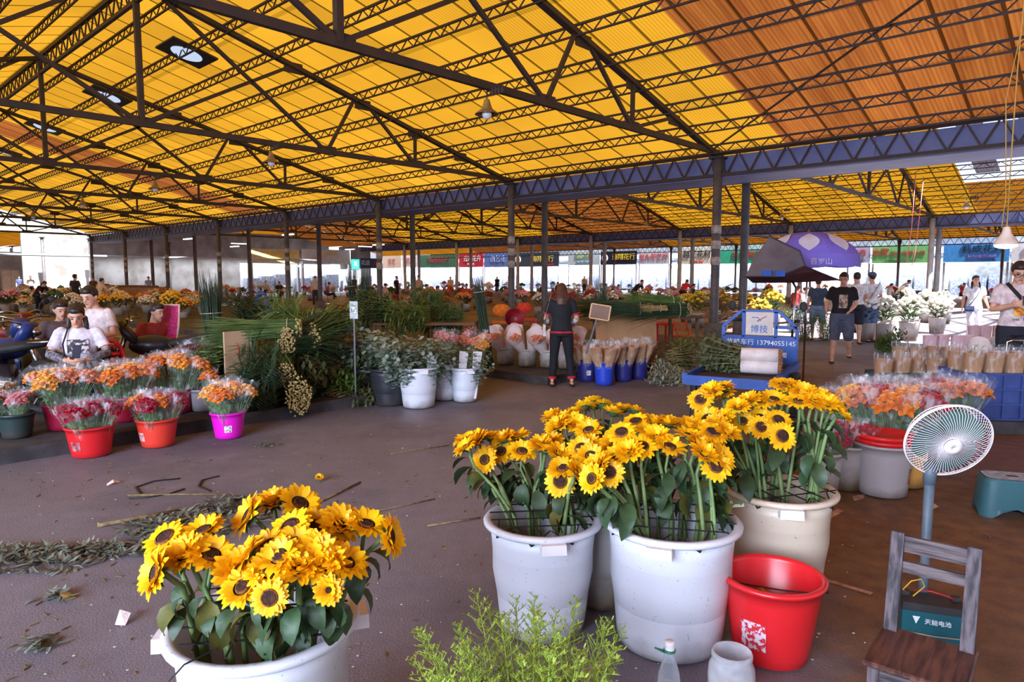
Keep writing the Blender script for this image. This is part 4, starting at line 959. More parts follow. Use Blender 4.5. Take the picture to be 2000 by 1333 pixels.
# small wooden chair
WOOD = mat('old_grey_wood', (96, 84, 88), (42, 35, 40), 9, .65, .5, stretch=(6, 6, .5), rng=(.4, .62)); WOODX = mat('old_grey_wood_rail', (104, 90, 90), (46, 38, 42), 9, .65, .5, stretch=(.5, 6, 6), rng=(.4, .62)); WSEAT = mat('worn_brown_seat', (104, 64, 52), (58, 34, 30), 9, .4, .3, stretch=(5, .5, 5), rng=(.4, .62))
p = G(1812, 1252, .31); e = thing('wooden_chair', 'small old wooden chair with two back rails in the bottom right corner', 'chair', (p.x, p.y, 0), math.radians(-39.5))
W = .122
for sx_ in (-1, 1):
    mb = MB(); mb.bar((sx_*W, 0, 0), (sx_*W, .0, .32), .036, .044); mb.bar((sx_*W, 0, .31), (sx_*W, .055, .68), .036, .044); mb.build('leg', WOOD, e, False, rot=(0, 0, 0))
    MB().bar((sx_*W, -.27, 0), (sx_*W, -.27, .295), .036).build('leg', WOOD, e, False)
    MB().bar((sx_*W, -.25, .14), (sx_*W, -.02, .14), .025).build('side_rail', WOOD, e, False)
mb = MB(); mb.box((0, -.14, .305), (.31, .33, .022)); o = mb.build('seat', WSEAT, e, False); bv = o.modifiers.new('b', 'BEVEL'); bv.width = .006
for z, h in ((.64, .06), (.555, .042)): MB().box((0, .014+.055*(z-.31)/.37*.8, z), (.215, .02, h)).build('back_rail', WOODX, e, False)
for y, z in ((-.27, .265), (-.27, .1), (-.005, .265)): MB().box((0, y, z), (.215, .022, .042)).build('stretcher', WOODX, e, False)
# e-bike battery behind the chair
BTEAL = mat('teal_battery_case', (22, 88, 96), (18, 70, 80), 4, .45); BTOP = mat('black_battery_top', (34, 34, 38), (52, 48, 48), 10, .5)
p = G(1812, 1238, .0); e = thing('battery', 'teal and black vehicle battery on the floor behind the wooden chair', 'battery', (p.x-.03, p.y-.06, 0), -.35)
MB().box((0, 0, .08), (.25, .13, .16)).build('case', BTEAL, e, False)
mb = MB(); mb.box((0, 0, .175), (.254, .134, .035), taper=.97); mb.box((-.1, .03, .2), (.03, .03, .02)); mb.box((.1, .03, .2), (.03, .03, .02)); mb.build('lid', BTOP, e, False)
WT = mat('white_lettering', (226, 232, 236), None, 4, .5)
text('天能电池', .026, WT, e, (.015, -.067, .115), (PI/2, 0, 0)); mb = MB(); mb.add([(-.085, -.067, .135), (-.055, -.067, .135), (-.07, -.067, .1)], [(0, 1, 2)]); mb.build('emblem', WT, e, False)
MB().tube([(-.1, .03, .205), (-.12, -.02, .23), (-.09, -.03, .28), (-.05, -.02, .29), (-.03, 0, .25), (-.08, -.03, .21)], .003, 6).build('yellow_wire', mat('yellow_wire', (206, 170, 50), None, 4, .5), e)
MB().tube([(-.06, .02, .22), (0, -.01, .235), (.06, -.02, .225), (.11, .03, .19)], .003, 6).build('red_wire', mat('red_wire', (190, 50, 50), None, 4, .5), e)
MB().tube([(-.13, -.07, .06), (0, -.072, .055), (.13, -.07, .06), (.13, 0, .06)], .003, 6).build('tie_cord', mat('pale_cord', (180, 150, 130), None, 4, .6), e)
# pedestal fan
FANW = mat('white_fan_paint', (232, 222, 224), (220, 210, 212), 4, .4); FANG = mat('green_fan_blade', (70, 104, 96), (58, 92, 86), 3, .35); POLE = mat('grey_blue_pole', (72, 88, 100), (92, 100, 108), 14, .5, .1)
fc = AT(1851, 861, 3.0); pb = Vector((AT(1812, 1000, 3.06).x, 3.06, 0))
e = thing('pedestal_fan', 'white wire pedestal fan on a grey pole behind the wooden chair', 'fan', pb)
fn = Vector((-.12, -1, -.36)).normalized(); X_ = fn.cross(Vector((0, 0, 1))).normalized()*-1; Y_ = fn.cross(X_).normalized()
fm = Matrix((X_, Y_, fn)).transposed(); fe = fm.to_euler(); fl_ = fc-pb
RG = .181
def guard(sgn, n=72, dep=.04):
    mb = MB()
    for k in range(n):
        a = 2*PI*k/n+.12*sgn; b = a+.28
        mb.tube([(math.cos(a+(b-a)*t)*rr, math.sin(a+(b-a)*t)*rr, sgn*z) for t, rr, z in ((0, .036, dep), (.35, .1, dep*.95), (.75, .15, dep*.75), (1, RG, .004))], .0013, 4, False)
    for rr, z in ((RG, .004), (.036, dep), (.152, dep*.7) if sgn < 0 else (RG, .008)): mb.tube([(math.cos(2*PI*k/48)*rr, math.sin(2*PI*k/48)*rr, sgn*z) for k in range(49)], .0026 if rr > .1 else .002, 6, False)
    return mb
guard(1).build('front_guard', FANW, e, True, fl_, fe); guard(-1, 60, .08).build('rear_guard', FANW, e, True, fl_, fe)
MB().lathe([(.038, .05), (.037, .06), (.006, .063), (.005, .058), (0, .058)], 26).build('hub_cap', FANW, e, True, fl_, fe)
for k in range(3):
    mb = MB(); a0 = 2*PI*k/3; A, B = [], []
    for j in range(9):
        t = j/8; a = a0+t*1.75; A.append((math.cos(a)*.03, math.sin(a)*.03, .02-.03*t)); B.append((math.cos(a+.2)*(.15)*(1-.15*(2*t-1)**4), math.sin(a+.2)*(.15)*(1-.15*(2*t-1)**4), .025-.04*t))
    mb.strip(A, B); mb.build('blade', FANG, e, True, fl_, fe)
MB().lathe([(0, -.06), (.05, -.065), (.065, -.1), (.06, -.16), (.03, -.18), (0, -.18)], 20).build('motor', FANG, e, True, fl_, fe)
mb = MB(); mb.tube([(0, 0, .02), (0, 0, .35), (0, 0, .79)], .021, 12); mb.tube([(0, 0, .7), (0, 0, .8)], .027, 12); mb.build('pole', POLE, e)
q = fl_-fn*.12; mb = MB(); mb.tube([(0, 0, .76), (q.x*.4, q.y*.4, .8), (q.x, q.y, q.z-.01)], .019, 8); mb.build('neck', BLK, e)
MB().lathe([(.0, .03), (.03, .03), (.1, .012), (.105, 0)], 28).build('base', POLE, e)
# step stool at right edge
STL = mat('blue_green_plastic', (52, 96, 104), (44, 84, 92), 3, .4); SHN = mat('shiny_plastic_top', (176, 190, 196), (120, 140, 148), 30, .2, .4)
p = G(1972, 1005, 0); e = thing('step_stool', 'blue green plastic step stool at the right edge', 'stool', p, -.35)
mb = MB(); Wd, Dp, Hh = .21, .14, .27; N = 48; out, inn = [], []
rings = []
for z, k in ((0, 1), (.06, .985), (.2, .93), (.255, .9), (.27, .86)):
    rg = []
    for i in range(N):
        a = 2*PI*i/N; x = math.copysign(abs(math.cos(a))**.45, math.cos(a))*Wd*k; y = math.copysign(abs(math.sin(a))**.45, math.sin(a))*Dp*k
        zz = z
        if z == 0: zz = max(0, .075-(x/(Wd*.62))**2*.075) if abs(y) > Dp*.8 else (max(0, .05-(y/(Dp*.6))**2*.05))
        rg.append(Vector((x, y, zz)))
    rings.append(rg)
for a, b in zip(rings, rings[1:]): mb.strip(a+[a[0]], b+[b[0]])
mb.build('body', STL, e)
mb = MB(); A = [Vector((q.x*.97, q.y*.97, .272)) for q in rings[-1]]; mb.add(A, [tuple(range(N))]); mb.build('top', SHN, e, False)
mb = MB(); mb.lathe([(.0, 0), (.04, 0)], 16, (0, 0, .274), sy=.45); mb.build('grip_hole', BLK, e)
# lidded pail and its neighbours
GREYP = tub_mat('grey_paint_pail', (176, 168, 168), amt=.7, speck=.3); LIDR = mat('red_lid', (226, 40, 40), (206, 30, 34), 3, .4)
p = G(1729, 968, 0); PA = p+V(0, .05, 0)
e = make_bucket('paint_pail', .2, .17, .4, GREYP, .01, False, mat('orange_sticker', (206, 130, 70), (120, 80, 60), 20, .7), (-.75, .32, .3)); e.location = PA; tag(e, 'grey white paint pail topped with red lids', 'pail')
for i, lb in enumerate(('lower red lid on the grey paint pail', 'topmost red lid on the grey paint pail')):
    e = thing('bucket_cover', lb, 'lid', PA+V(0, 0, .402+i*.036)); MB().lathe([(.0, .02), (.175, .018), (.185, .034), (.206, .034), (.214, .026), (.212, 0), (.2, 0)], 36).build('disc', LIDR, e)
YEL = tub_mat('yellow_pail_plastic', (216, 160, 80)); e = make_bucket('yellow_pail', .17, .15, .36, YEL, .01, False); e.location = PA+V(.3, .22, 0); tag(e, 'yellow pail half hidden behind the grey lidded pail', 'pail')
# ------------------------------------------------------------------ stall platforms
def hall_slab(name, s0, s1, t0, t1, h, m):
    mb = MB(); A = [HP(s0, -t0), HP(s0, -t1), HP(s1, -t1), HP(s1, -t0)]; B = [p+V(0, 0, h) for p in A]
    c = [HP(s0, -t0, h-.02)+V(0, 0, 0)]
    mb.add(A+B, [(4, 5, 6, 7), (0, 1, 5, 4), (1, 2, 6, 5), (2, 3, 7, 6), (3, 0, 4, 7)]); return struct(mb.build(name, m, None, False))
KH = .13
hall_slab('trim_1', -1.2, 50, 11.4, 23, KH, DCONC); hall_slab('trim_2', -1.9, 50, 1.4, 9.3, KH, DCONC)
# ------------------------------------------------------------------ wrapped roses
ROSE = {k: mat('rose_'+k, a, b, 30, .6, .2, transl=.15, vary=.1) for k, a, b in (('crimson', (196, 22, 64), (150, 14, 44)), ('orange', (250, 166, 50), (226, 110, 34)), ('yellow', (250, 202, 96), (238, 160, 62)), ('pink', (236, 160, 160), (206, 110, 120)),
        ('red', (206, 26, 40), (160, 16, 30)), ('darkred', (130, 16, 40), (96, 12, 30)), ('peach', (240, 170, 130), (214, 130, 96)), ('white', (236, 230, 216), (220, 206, 184)), ('gold', (252, 186, 60), (240, 140, 30)))}
CELLO = cello_mat('cellophane'); CELP = cello_mat('pinkish_cellophane', (244, 226, 232), .3)
RSTEM = mat('rose_stem', (116, 150, 84), (78, 112, 60), 10, .55, vary=.1)
def rose_mesh():
    mb = MB(); mb.ell((0, 0, .012), (.011, .011, .018), 7, 5)
    for n, r, L, el in ((4, .008, .03, 1.3), (5, .012, .034, 1.05), (5, .014, .034, .6)):
        for i in range(n):
            a = 2*PI*i/n+r*90; d = (math.cos(a)*math.cos(el), math.sin(a)*math.cos(el), math.sin(el))
            mb.leaf((math.cos(a)*r*.7, math.sin(a)*r*.7, 0), d, L, .034, -.2 if el > 1 else .7, 2, up=(-math.cos(a)*math.sin(el), -math.sin(a)*math.sin(el), math.cos(el)), fold=.5, shape=[.7, 1.05, .35])
    return mb.mesh('rose', ROSE['crimson'])
RM_ = rose_mesh()
LFS = MB()
for i in range(3): LFS.leaf((0, 0, -.03-.02*i), (math.cos(i*2.2), math.sin(i*2.2), .1), .05, .024, .6, 2, shape=[.3, 1, .1])
def make_bouquet(n=14, H=.5, rad=.085, wrap=CELLO):
    """stems, rose heads packed in a dome and a flaring crinkled sleeve"""
    e = put('rose_bouquet', None); st = MB()
    for i in range(n):
        rr = rad*math.sqrt((i+.5)/n); a = i*2.39996; z = H-.02-.05*(rr/rad)**2+R.uniform(-.012, .012); p = Vector((rr*math.cos(a), rr*math.sin(a), z))
        put('rose', RM_, e, p, rotto((p.x*4, p.y*4, 1)).to_euler(), R.uniform(.9, 1.25))
        st.tube([(p.x*.25, p.y*.25, 0), (p.x*.55, p.y*.55, H*.55), p], .0028, 4, False)
    for i in range(10):
        a = i*2.4; r0 = rad*.7; st.leaf((math.cos(a)*r0*.6, math.sin(a)*r0*.6, H*.62+.02*(i % 4)), (math.cos(a), math.sin(a), .4), .06, .028, .6, 2, shape=[.3, 1, .1])
    st.build('stems', RSTEM, e)
    mb = MB(); N = 26; rings = []
    for z, r in ((.14, .035), (H*.6, rad*.75), (H*.86, rad*1.12), (H+.015, rad*1.2), (H+.04, rad*1.3)):
        rings.append([Vector((math.cos(2*PI*k/N)*(r+R.uniform(-.008, .008)), math.sin(2*PI*k/N)*(r+R.uniform(-.008, .008)), z+(R.uniform(-.012, .03) if z > H else 0))) for k in range(N)])
    for a, b in zip(rings, rings[1:]): mb.strip(a+[a[0]], b+[b[0]])
    mb.build('sleeve', wrap, e, True); return e
BQ = [make_bouquet() for _ in range(3)]; used = []
def bouquet(loc, tilt, color, label, group, scale=1.0, proto=None):
    b = proto or R.choice(BQ); rot = (Matrix.Rotation(R.uniform(0, 6), 3, 'Z')); d = Vector((tilt[0], tilt[1], 1)); rr = (rotto(d) @ rot).to_euler()
    return dup(b, loc, None, label, group, scale, rr, {'rose_crimson': ROSE[color]})
def cat(o, c): o['category'] = c; return o
BMATS = dict(red=RP, redor=tub_mat('orange_red_plastic', (226, 62, 46), (130, 60, 40), .05, .4, .1), magenta=tub_mat('magenta_plastic', (232, 22, 190), (120, 20, 90), .04, .3, .05), black=tub_mat('dark_green_plastic', (44, 58, 58), (70, 62, 54)),
             maroon=tub_mat('maroon_plastic', (150, 20, 52), (80, 30, 30), .05, .4, .1), grey=tub_mat('grey_lilac_plastic', (150, 144, 152), amt=.7), blue=tub_mat('blue_plastic', (40, 68, 190), (50, 50, 80), .05, .4, .05), white=PALEG, wht=TUBW)
OVAL = mat('pale_oval_label', (226, 214, 214), (130, 110, 110), 60, .7, rng=(.5, .6)); PLBL = mat('worn_label', (206, 190, 190), (196, 110, 100), 24, .7, rng=(.45, .6)); DLBL = mat('scraped_label', (140, 30, 40), (190, 130, 130), 30, .7, rng=(.4, .65))
def flower_bucket(p, R1, h, m, label, colors, blabel, fan=.42, bs=1.0, sticker=None, la=(-1.75, .5, .3), rz=0.0, z=0.0, name='flower_bucket', handle=False, topz=.55):
    e = make_bucket(name, R1, R1*.78, h, BMATS[m], .01, handle, sticker, la); e.location = (p.x, p.y, z); e.rotation_euler = (0, 0, rz); tag(e, label, 'bucket')
    n = len(colors); k = topz/.53
    for i, c in enumerate(colors):
        a = i*2.39996+.6; rr = math.sqrt((i+.3)/n); t = min(fan, .55*R1/h)*rr*1.05
        cat(bouquet((p.x+math.cos(a)*R1*.45*rr, p.y+math.sin(a)*R1*.45*rr, z+.03), (math.cos(a)*t, math.sin(a)*t), c, blabel[c] if isinstance(blabel, dict) else blabel, (blabel[c] if isinstance(blabel, dict) else blabel), bs*k), 'bouquet')
    return e
def bl_(where, *cs): return {c: '%s roses in a clear sleeve in the %s' % ({'gold': 'deep golden', 'darkred': 'dark red'}.get(c, c), where) for c in cs}
p = G(179, 890); flower_bucket(p, .2, .29, 'red', 'bright red bucket with scraped label in front of the left kerb', ['crimson']*8, bl_('bright red bucket', 'crimson'), .75, 1.0, DLBL, topz=.5, handle=False)
p = G(309, 871); flower_bucket(p, .185, .28, 'redor', 'orange red bucket with worn white label in front of the left kerb', ['crimson', 'crimson', 'orange', 'crimson', 'orange', 'crimson', 'orange', 'crimson'], bl_('orange red bucket', 'crimson', 'orange'), .65, 1.0, PLBL, (-2.1, .5, .3), topz=.52)
p = G(447, 855); flower_bucket(p, .165, .275, 'magenta', 'magenta bucket with pale oval sticker in front of the left kerb', ['gold', 'yellow', 'yellow', 'orange', 'yellow', 'yellow', 'yellow', 'orange'], bl_('magenta bucket', 'yellow', 'orange', 'gold'), .65, 1.0, OVAL, (-1.2, .5, .26), topz=.56)
def K(px, py): return G(px, py, KH)
p = K(34, 855); flower_bucket(p, .15, .24, 'black', 'dark green bucket of pink roses at the left end of the kerb', ['pink']*5, bl_('dark green bucket', 'pink'), .55, 1.0, z=KH, topz=.42)
p = K(-12, 850); flower_bucket(p, .16, .26, 'black', 'dark bucket of green white buds cut by the left frame edge', ['white']*4, bl_('dark bucket at the left frame edge', 'white'), .5, 1.0, z=KH, topz=.5)
p = K(128, 838); flower_bucket(p, .19, .27, 'maroon', 'maroon bucket on the kerb behind the bright red bucket', ['gold', 'yellow', 'peach', 'yellow', 'gold', 'peach', 'yellow', 'yellow'], bl_('left maroon bucket', 'gold', 'yellow', 'peach'), .7, 1.05, z=KH, topz=.58)
p = K(246, 822); flower_bucket(p, .2, .27, 'maroon', 'maroon bucket on the kerb between the two red buckets', ['gold', 'yellow', 'orange', 'gold', 'white', 'orange', 'yellow', 'orange'], bl_('middle maroon bucket', 'gold', 'yellow', 'orange', 'white'), .65, 1.05, z=KH, topz=.58)
p = K(345, 806); flower_bucket(p, .19, .27, 'maroon', 'maroon bucket on the kerb behind the orange red bucket', ['orange', 'orange', 'gold', 'orange', 'orange', 'orange', 'gold'], bl_('right maroon bucket', 'gold', 'orange'), .6, 1.05, z=KH, topz=.62)
p = K(400, 802); flower_bucket(p, .17, .26, 'grey', 'grey lilac bucket on the kerb left of the magenta bucket', ['orange', 'yellow', 'orange'], bl_('grey lilac bucket', 'yellow', 'orange'), .6, 1.0, z=KH, topz=.48)
p = K(408, 782); flower_bucket(p, .2, .28, 'maroon', 'maroon bucket of dark red roses by the cardboard sheet', ['darkred']*8, bl_('bucket by the cardboard sheet', 'darkred'), .6, 1.05, z=KH, topz=.68)
# ------------------------------------------------------------------ green bundles
GRN1 = mat('dark_green_blade', (50, 74, 42), (32, 52, 32), 8, .5, .2, stretch=(6, 6, .6), vary=.15); GRN2 = mat('mid_green_blade', (96, 118, 52), (62, 86, 38), 8, .5, .2, vary=.15); TANC = mat('tan_cut_ends', (176, 150, 96), (132, 112, 66), 20, .7, vary=.1)
GRN3 = mat('olive_leaf', (78, 86, 44), (54, 64, 34), 8, .55, .2, vary=.15); EUC = mat('eucalyptus_leaf', (146, 160, 148), (100, 116, 104), 8, .55, .1, vary=.12); GRN4 = mat('fresh_green_leaf', (92, 124, 48), (60, 92, 36), 8, .5, .2, transl=.1, vary=.15)
BAND = mat('pale_tie', (186, 176, 150), None, 6, .5)
def blade_bundle(name, L, r, n, m, spread=.12, droop=.0, blade=True, ends=True, bend=0.0, tie=(.2,)):
    """stalks lying along +X: cut ends at x=0, tips fanning out at x=L"""
    e = put(name, None); mb = MB(); eb = MB()
    for i in range(n):
        a = i*2.39996; rr = r*math.sqrt((i+.5)/n)*R.uniform(.82, 1.1); y0, z0 = rr*math.cos(a)*(.85 if not tie else 1), rr*math.sin(a)*(1.45 if not tie else 1); l = L*R.uniform(.85, 1.05); x0 = R.uniform(-.03, .03)*(1 if tie else 1.6); wy, wz = R.uniform(-1, 1)*spread*.8, R.uniform(-1, 1)*spread*.8
        pts = []
        for j in range(5):
            t = j/4; f = 1+spread/r*t*t*R.uniform(.7, 1.2)
            pts.append(Vector((x0+l*t, y0*f+wy*t*t, z0*f*.9-droop*t*t*l+wz*t*t)))
        if blade:
            mb.tube(pts, [.0085, .0085, .008, .006, .001], 4, False, flat=.6)
        else: mb.tube(pts, [.008]*5, 4, False)
        eb.tube([pts[0]-Vector((.004, 0, 0)), pts[0].lerp(pts[1], .08)], .0135, 5)
    mb.build('stalks', m, e)
    if ends: eb.build('cut_ends', TANC, e)
    for t in tie: MB().tube([(L*t, math.cos(2*PI*k/16)*(r*1.1+spread*t*t), math.sin(2*PI*k/16)*(r*1.1+spread*t*t)-droop*t*t*L) for k in range(17)], .0045, 5, False).build('tie', BAND, e)
    return e
def leafy_bundle(name, L, r, n, m, leaf=(.06, .03), per=14, lie=True, spread=.16, stem=None, round_=False, tie=True, start=.1):
    """leafy stems along +X (lying) or +Z (standing)"""
    e = put(name, None); sb = MB(); lb = MB()
    for i in range(n):
        a = i*2.39996; rr = r*math.sqrt((i+.5)/n); y0, z0 = rr*math.cos(a), rr*math.sin(a); l = L*R.uniform(.75, 1.08); f = 1+spread/r
        fn_ = (lambda t: Vector((l*t, y0*(1+(f-1)*t*t), z0*(1+(f-1)*t*t)))) if lie else (lambda t: Vector((y0*(1+(f-1)*t*t), z0*(1+(f-1)*t*t), l*t)))
        pts = [fn_(j/4) for j in range(5)]; sb.tube(pts, [.004, .004, .0035, .003, .0015], 4, True)
        for j in range(per):
            t = start+(1-start)*(j+.5)/per; p = fn_(t); d = (fn_(min(1, t+.05))-p).normalized(); q = d.orthogonal().normalized(); q = Matrix.Rotation(j*2.4+i, 3, d) @ q
            lb.leaf(p, q+d*.5, leaf[0]*R.uniform(.85, 1.4), leaf[1]*R.uniform(.9, 1.4), R.uniform(.1, .7), 2, fold=.2, shape=[.5, 1.0, .45] if round_ else [.25, 1, .08])
    sb.build('stems', stem or TANC, e); lb.build('foliage', m, e)
    if False: MB().tube([(L*.14, math.cos(2*PI*k/14)*r*1.15, math.sin(2*PI*k/14)*r*1.15) for k in range(15)], .004, 5, False).build('tie', BAND, e)
    return e
def lay(e, loc, az, label, c='green bundle', pitch=0.0, roll=0.0, group=None, scale=None):
    e.location = loc; e.rotation_euler = Euler((roll, -pitch, az), 'XYZ')
    if scale: e.scale = (scale,)*3
    return tag(e, label, c, group)
def stand(e, loc, label, c='green bundle', lean=(0, 0), group=None):       # turn a lying bundle upright
    e.location = loc; e.rotation_euler = (rotto((lean[0], lean[1], 1)) @ Matrix.Rotation(-PI/2, 3, 'Y')).to_euler(); return tag(e, label, c, group)
YR = 8.3
def RK(px, py, Y=YR): return AT(px, py, Y)
# the rack
MWOOD = mat('rough_timber', (120, 92, 66), (84, 62, 46), 5, .8, .4, stretch=(.2, 1, 1)); CARD = mat('cardboard', (186, 140, 98), (166, 120, 82), 3, .8, .1); CARDP = mat('pale_board', (196, 166, 132), (176, 144, 110), 3, .8, .1)
a_, b_ = RK(505, 690), RK(735, 688, 9.6); az = math.atan2(b_.y-a_.y, b_.x-a_.x)
e = thing('display_rack', 'dark two-tier timber rack piled with green bundles beside the tall green bundle', 'rack', (a_.x, a_.y, KH), az); L_ = math.hypot(b_.x-a_.x, b_.y-a_.y)
zt = a_.z-KH
for z, nm in ((zt, 'upper_shelf'), (.12, 'lower_shelf')):
    mb = MB(); mb.box((L_/2, .3, z), (L_, .8, .035)); mb.build(nm, MWOOD, e, False)
for x in (.03, L_-.03):
    for y in (-.05, .66): MB().bar((x, y, 0), (x, y, zt+.0), .05).build('post', MWOOD, e, False)
e = thing('board', 'pale upright board with a small red hook mark leaning left of the green rack', 'board', RK(467, 740, 7.9), az+.2); bh = .74
mb = MB(); mb.box((0, 0, bh/2-.18), (.37, .02, bh)); mb.build('panel', CARDP, e, False); MB().tube([(-.03, -.012, .42), (.0, -.013, .36), (.005, -.012, .25)], .004, 5).build('red_hook_mark', mat('red_mark', (190, 40, 40)), e)
# tall upright bundle and neighbours
b0 = blade_bundle('blade_bundle', 1.28, .09, 130, GRN1, .07, tie=(.22, .62)); p = RK(424, 705, 8.2); stand(b0, (p.x, p.y, .42), 'tall upright bundle of long dark green blades, tallest at left', lean=(-.05, 0))
ob = thing('crate', 'dark plastic crate under the tall upright green bundle', 'crate', (p.x, p.y, KH)); MB().box((0, 0, .14), (.4, .36, .28)).build('box', BMATS['black'], ob, False)
b1 = leafy_bundle('grass_bundle', .62, .08, 60, GRN1, (.2, .014), 6, True, .16, GRN1, start=.4); p = AT(485, 600, 9.4); stand(b1, (p.x, p.y, .75), 'spreading dark green grass bundle standing behind the rack')
MB_t = thing('trestle', 'low timber trestle carrying the spreading dark grass bundle', 'table', (p.x, p.y, KH), az); MB().box((0, 0, .58), (.7, .5, .04)).build('top', MWOOD, MB_t, False)
for x in (-.3, .3):
    for y in (-.2, .2): MB().bar((x, y, 0), (x, y, .56), .04).build('leg', MWOOD, MB_t, False)
b2 = blade_bundle('blade_bundle', 1.15, .12, 150, GRN2, .12, .06, tie=(.12,)); lay(b2, RK(545, 650, 8.25)+V(.25, .0, .05), PI+.25, 'long green bundle lying on the rack, tips sweeping out over the board at left', roll=.3)
b3 = blade_bundle('blade_bundle', .8, .13, 150, GRN1, .2, .05, tie=()); lay(b3, RK(560, 665, 8.1), 1.15, 'thick dark bundle with cut ends facing us at the left of the upper shelf')
b3b = blade_bundle('blade_bundle', .8, .12, 110, GRN2, .2, .15, tie=()); lay(b3b, RK(610, 655, 8.4), 1.3, 'green bundle with splayed yellow stalks in the middle of the upper shelf', pitch=.2)
b4 = leafy_bundle('leafy_bundle', .7, .13, 60, GRN3, (.07, .03), 9, True, .1); lay(b4, RK(660, 640, 9.3), -1.9, 'olive leafy bundle with cut ends facing us at the right of the upper shelf')
b4b = leafy_bundle('leafy_bundle', .6, .09, 40, GRN2, (.08, .035), 10, True, .1); lay(b4b, RK(610, 622, 8.9), .4, 'yellowish green leafy bundle on top of the rack')
b5 = blade_bundle('blade_bundle', 1.0, .17, 200, GRN1, .3, .1, tie=()); lay(b5, RK(585, 775, 7.75), 1.9, 'big bundle hanging below the shelf with tan cut ends toward the aisle', pitch=-.1)
b5b = blade_bundle('blade_bundle', .75, .12, 120, GRN2, .2, .1, tie=()); lay(b5b, RK(560, 735, 7.9), 2.1, 'green bundle tied with pale cord above the big hanging bundle', pitch=.25)
for i, (px, py, Y, m, lf, lab) in enumerate([(640, 720, 8.5, GRN3, (.09, .045), 'bushy bundle of olive leaves at the front of the lower shelf'), (690, 745, 8.9, GRN4, (.07, .035), 'bushy bundle with woody cut ends at the right of the lower shelf'), (645, 785, 8.2, GRN4, (.08, .03), 'fresh green leafy bundle lowest beside the tan cut ends'),
                                             (715, 705, 9.2, GRN3, (.08, .04), 'leafy bundle at the far right end of the lower shelf'), (700, 780, 8.7, GRN3, (.06, .03), 'dark leafy bundle resting on the kerb under the rack'), (600, 715, 8.5, EUC, (.09, .05), 'pale green leafy bundle behind the bushy olive one')]):
    b = leafy_bundle('leafy_bundle', .62, .15, 46, m, lf, 11, True, .12); lay(b, RK(px, py, Y+.35), (-1.9+.2*i if i % 3 < 2 else 1.2), lab)
for px, py, Y, m, sz, lab in ((545, 745, 7.75, GRN1, .5, 'dark grassy clump hanging over the shelf end beside the pale board'), (525, 790, 7.6, GRN1, .45, 'dark grassy clump lowest beside the magenta bucket'), (590, 640, 8.6, GRN2, .5, 'grassy clump on top of the rack behind the cut ends'), (640, 690, 8.8, GRN2, .45, 'yellowish grassy clump drooping in the middle of the rack')):
    b = leafy_bundle('grass_clump', sz, .12, 60, m, (.26, .016), 8, True, .2, m, start=.1); lay(b, RK(px, py, Y), 2.6+R.uniform(-.4, .4), lab, pitch=.35)
b6 = leafy_bundle('grass_bundle', .3, .08, 40, GRN2, (.1, .012), 6, True, .12, GRN2, start=.3); p = RK(398, 700, 7.7); stand(b6, (p.x, p.y, .55), 'small bright green grass bundle behind the dark red roses')
# ------------------------------------------------------------------ eucalyptus buckets
def pail(px, py, R1, h, m, label, z=0.0, lugs=(-1.2,)):
    p = G(px, py, z); e = make_tub(R1, R1*.8, h, m, 32, 'white_bucket' if m in (TUBW, PALEG) else 'dark_tub', lugs, .01); e.location = (p.x, p.y, z); tag(e, label, 'bucket'); return p
WB = [(818, 795, .25, .52, 'white bucket of eucalyptus, nearest one in the aisle'), (868, 780, .23, .5, 'white bucket half hidden between two eucalyptus buckets'), (909, 784, .2, .46, 'white bucket with eucalyptus in white paper, right of the nearest')]
pw = [pail(a, b, r, h, TUBW, l) for a, b, r, h, l in WB]
pd = [pail(762, 790, .26, .48, BLKP, 'black tub of eucalyptus left of the nearest white bucket', lugs=()), pail(715, 775, .25, .45, BLKP, 'black tub of eucalyptus at the right end of the rack', lugs=())]
EB = [leafy_bundle('eucalyptus_bunch', .78, .06, 16, EUC, (.06, .052), 17, False, .22, GRN2, True, start=.35) for _ in range(3)]
k = 0
for P_, n, sc, lab in ((pw[0], 4, 1.0, 'eucalyptus bunch in the nearest white bucket'), (pw[1], 2, 1.0, 'eucalyptus bunch in the half hidden white bucket'), (pw[2], 2, .8, 'short eucalyptus bunch in the right white bucket'), (pd[0], 4, 1.05, 'eucalyptus bunch in the black tub beside the nearest white bucket'), (pd[1], 4, 1.1, 'eucalyptus bunch in the black tub at the end of the rack')):
    for i in range(n):
        a = i*2.4+k; t = .22; o = EB[k % 3] if k < 3 else dup(EB[k % 3], (0, 0, 0)); k += 1
        o.location = (P_.x+.08*math.cos(a), P_.y+.08*math.sin(a), .05); o.rotation_euler = rotto((math.cos(a)*t, math.sin(a)*t, 1)).to_euler(); o.scale = (sc,)*3; tag(o, lab, 'eucalyptus bunch', lab)
for P_, dx in ((pw[0], .1), (pw[2], .08), (pw[2], -.1)):
    mb = MB(); mb.add([(0, 0, 0), (.07, 0, 0), (.09, 0, .62), (-.03, 0, .62)], [(0, 1, 2, 3)]); o = mb.build('paper_sleeve', mat('white_sleeve', (226, 220, 222), None, 6, .5), None, False, (P_.x+dx, P_.y-.12, .06), (-.1, .12, .2)); tag(o, 'white paper sleeve tucked in front of the eucalyptus', 'paper', 'white paper sleeves')
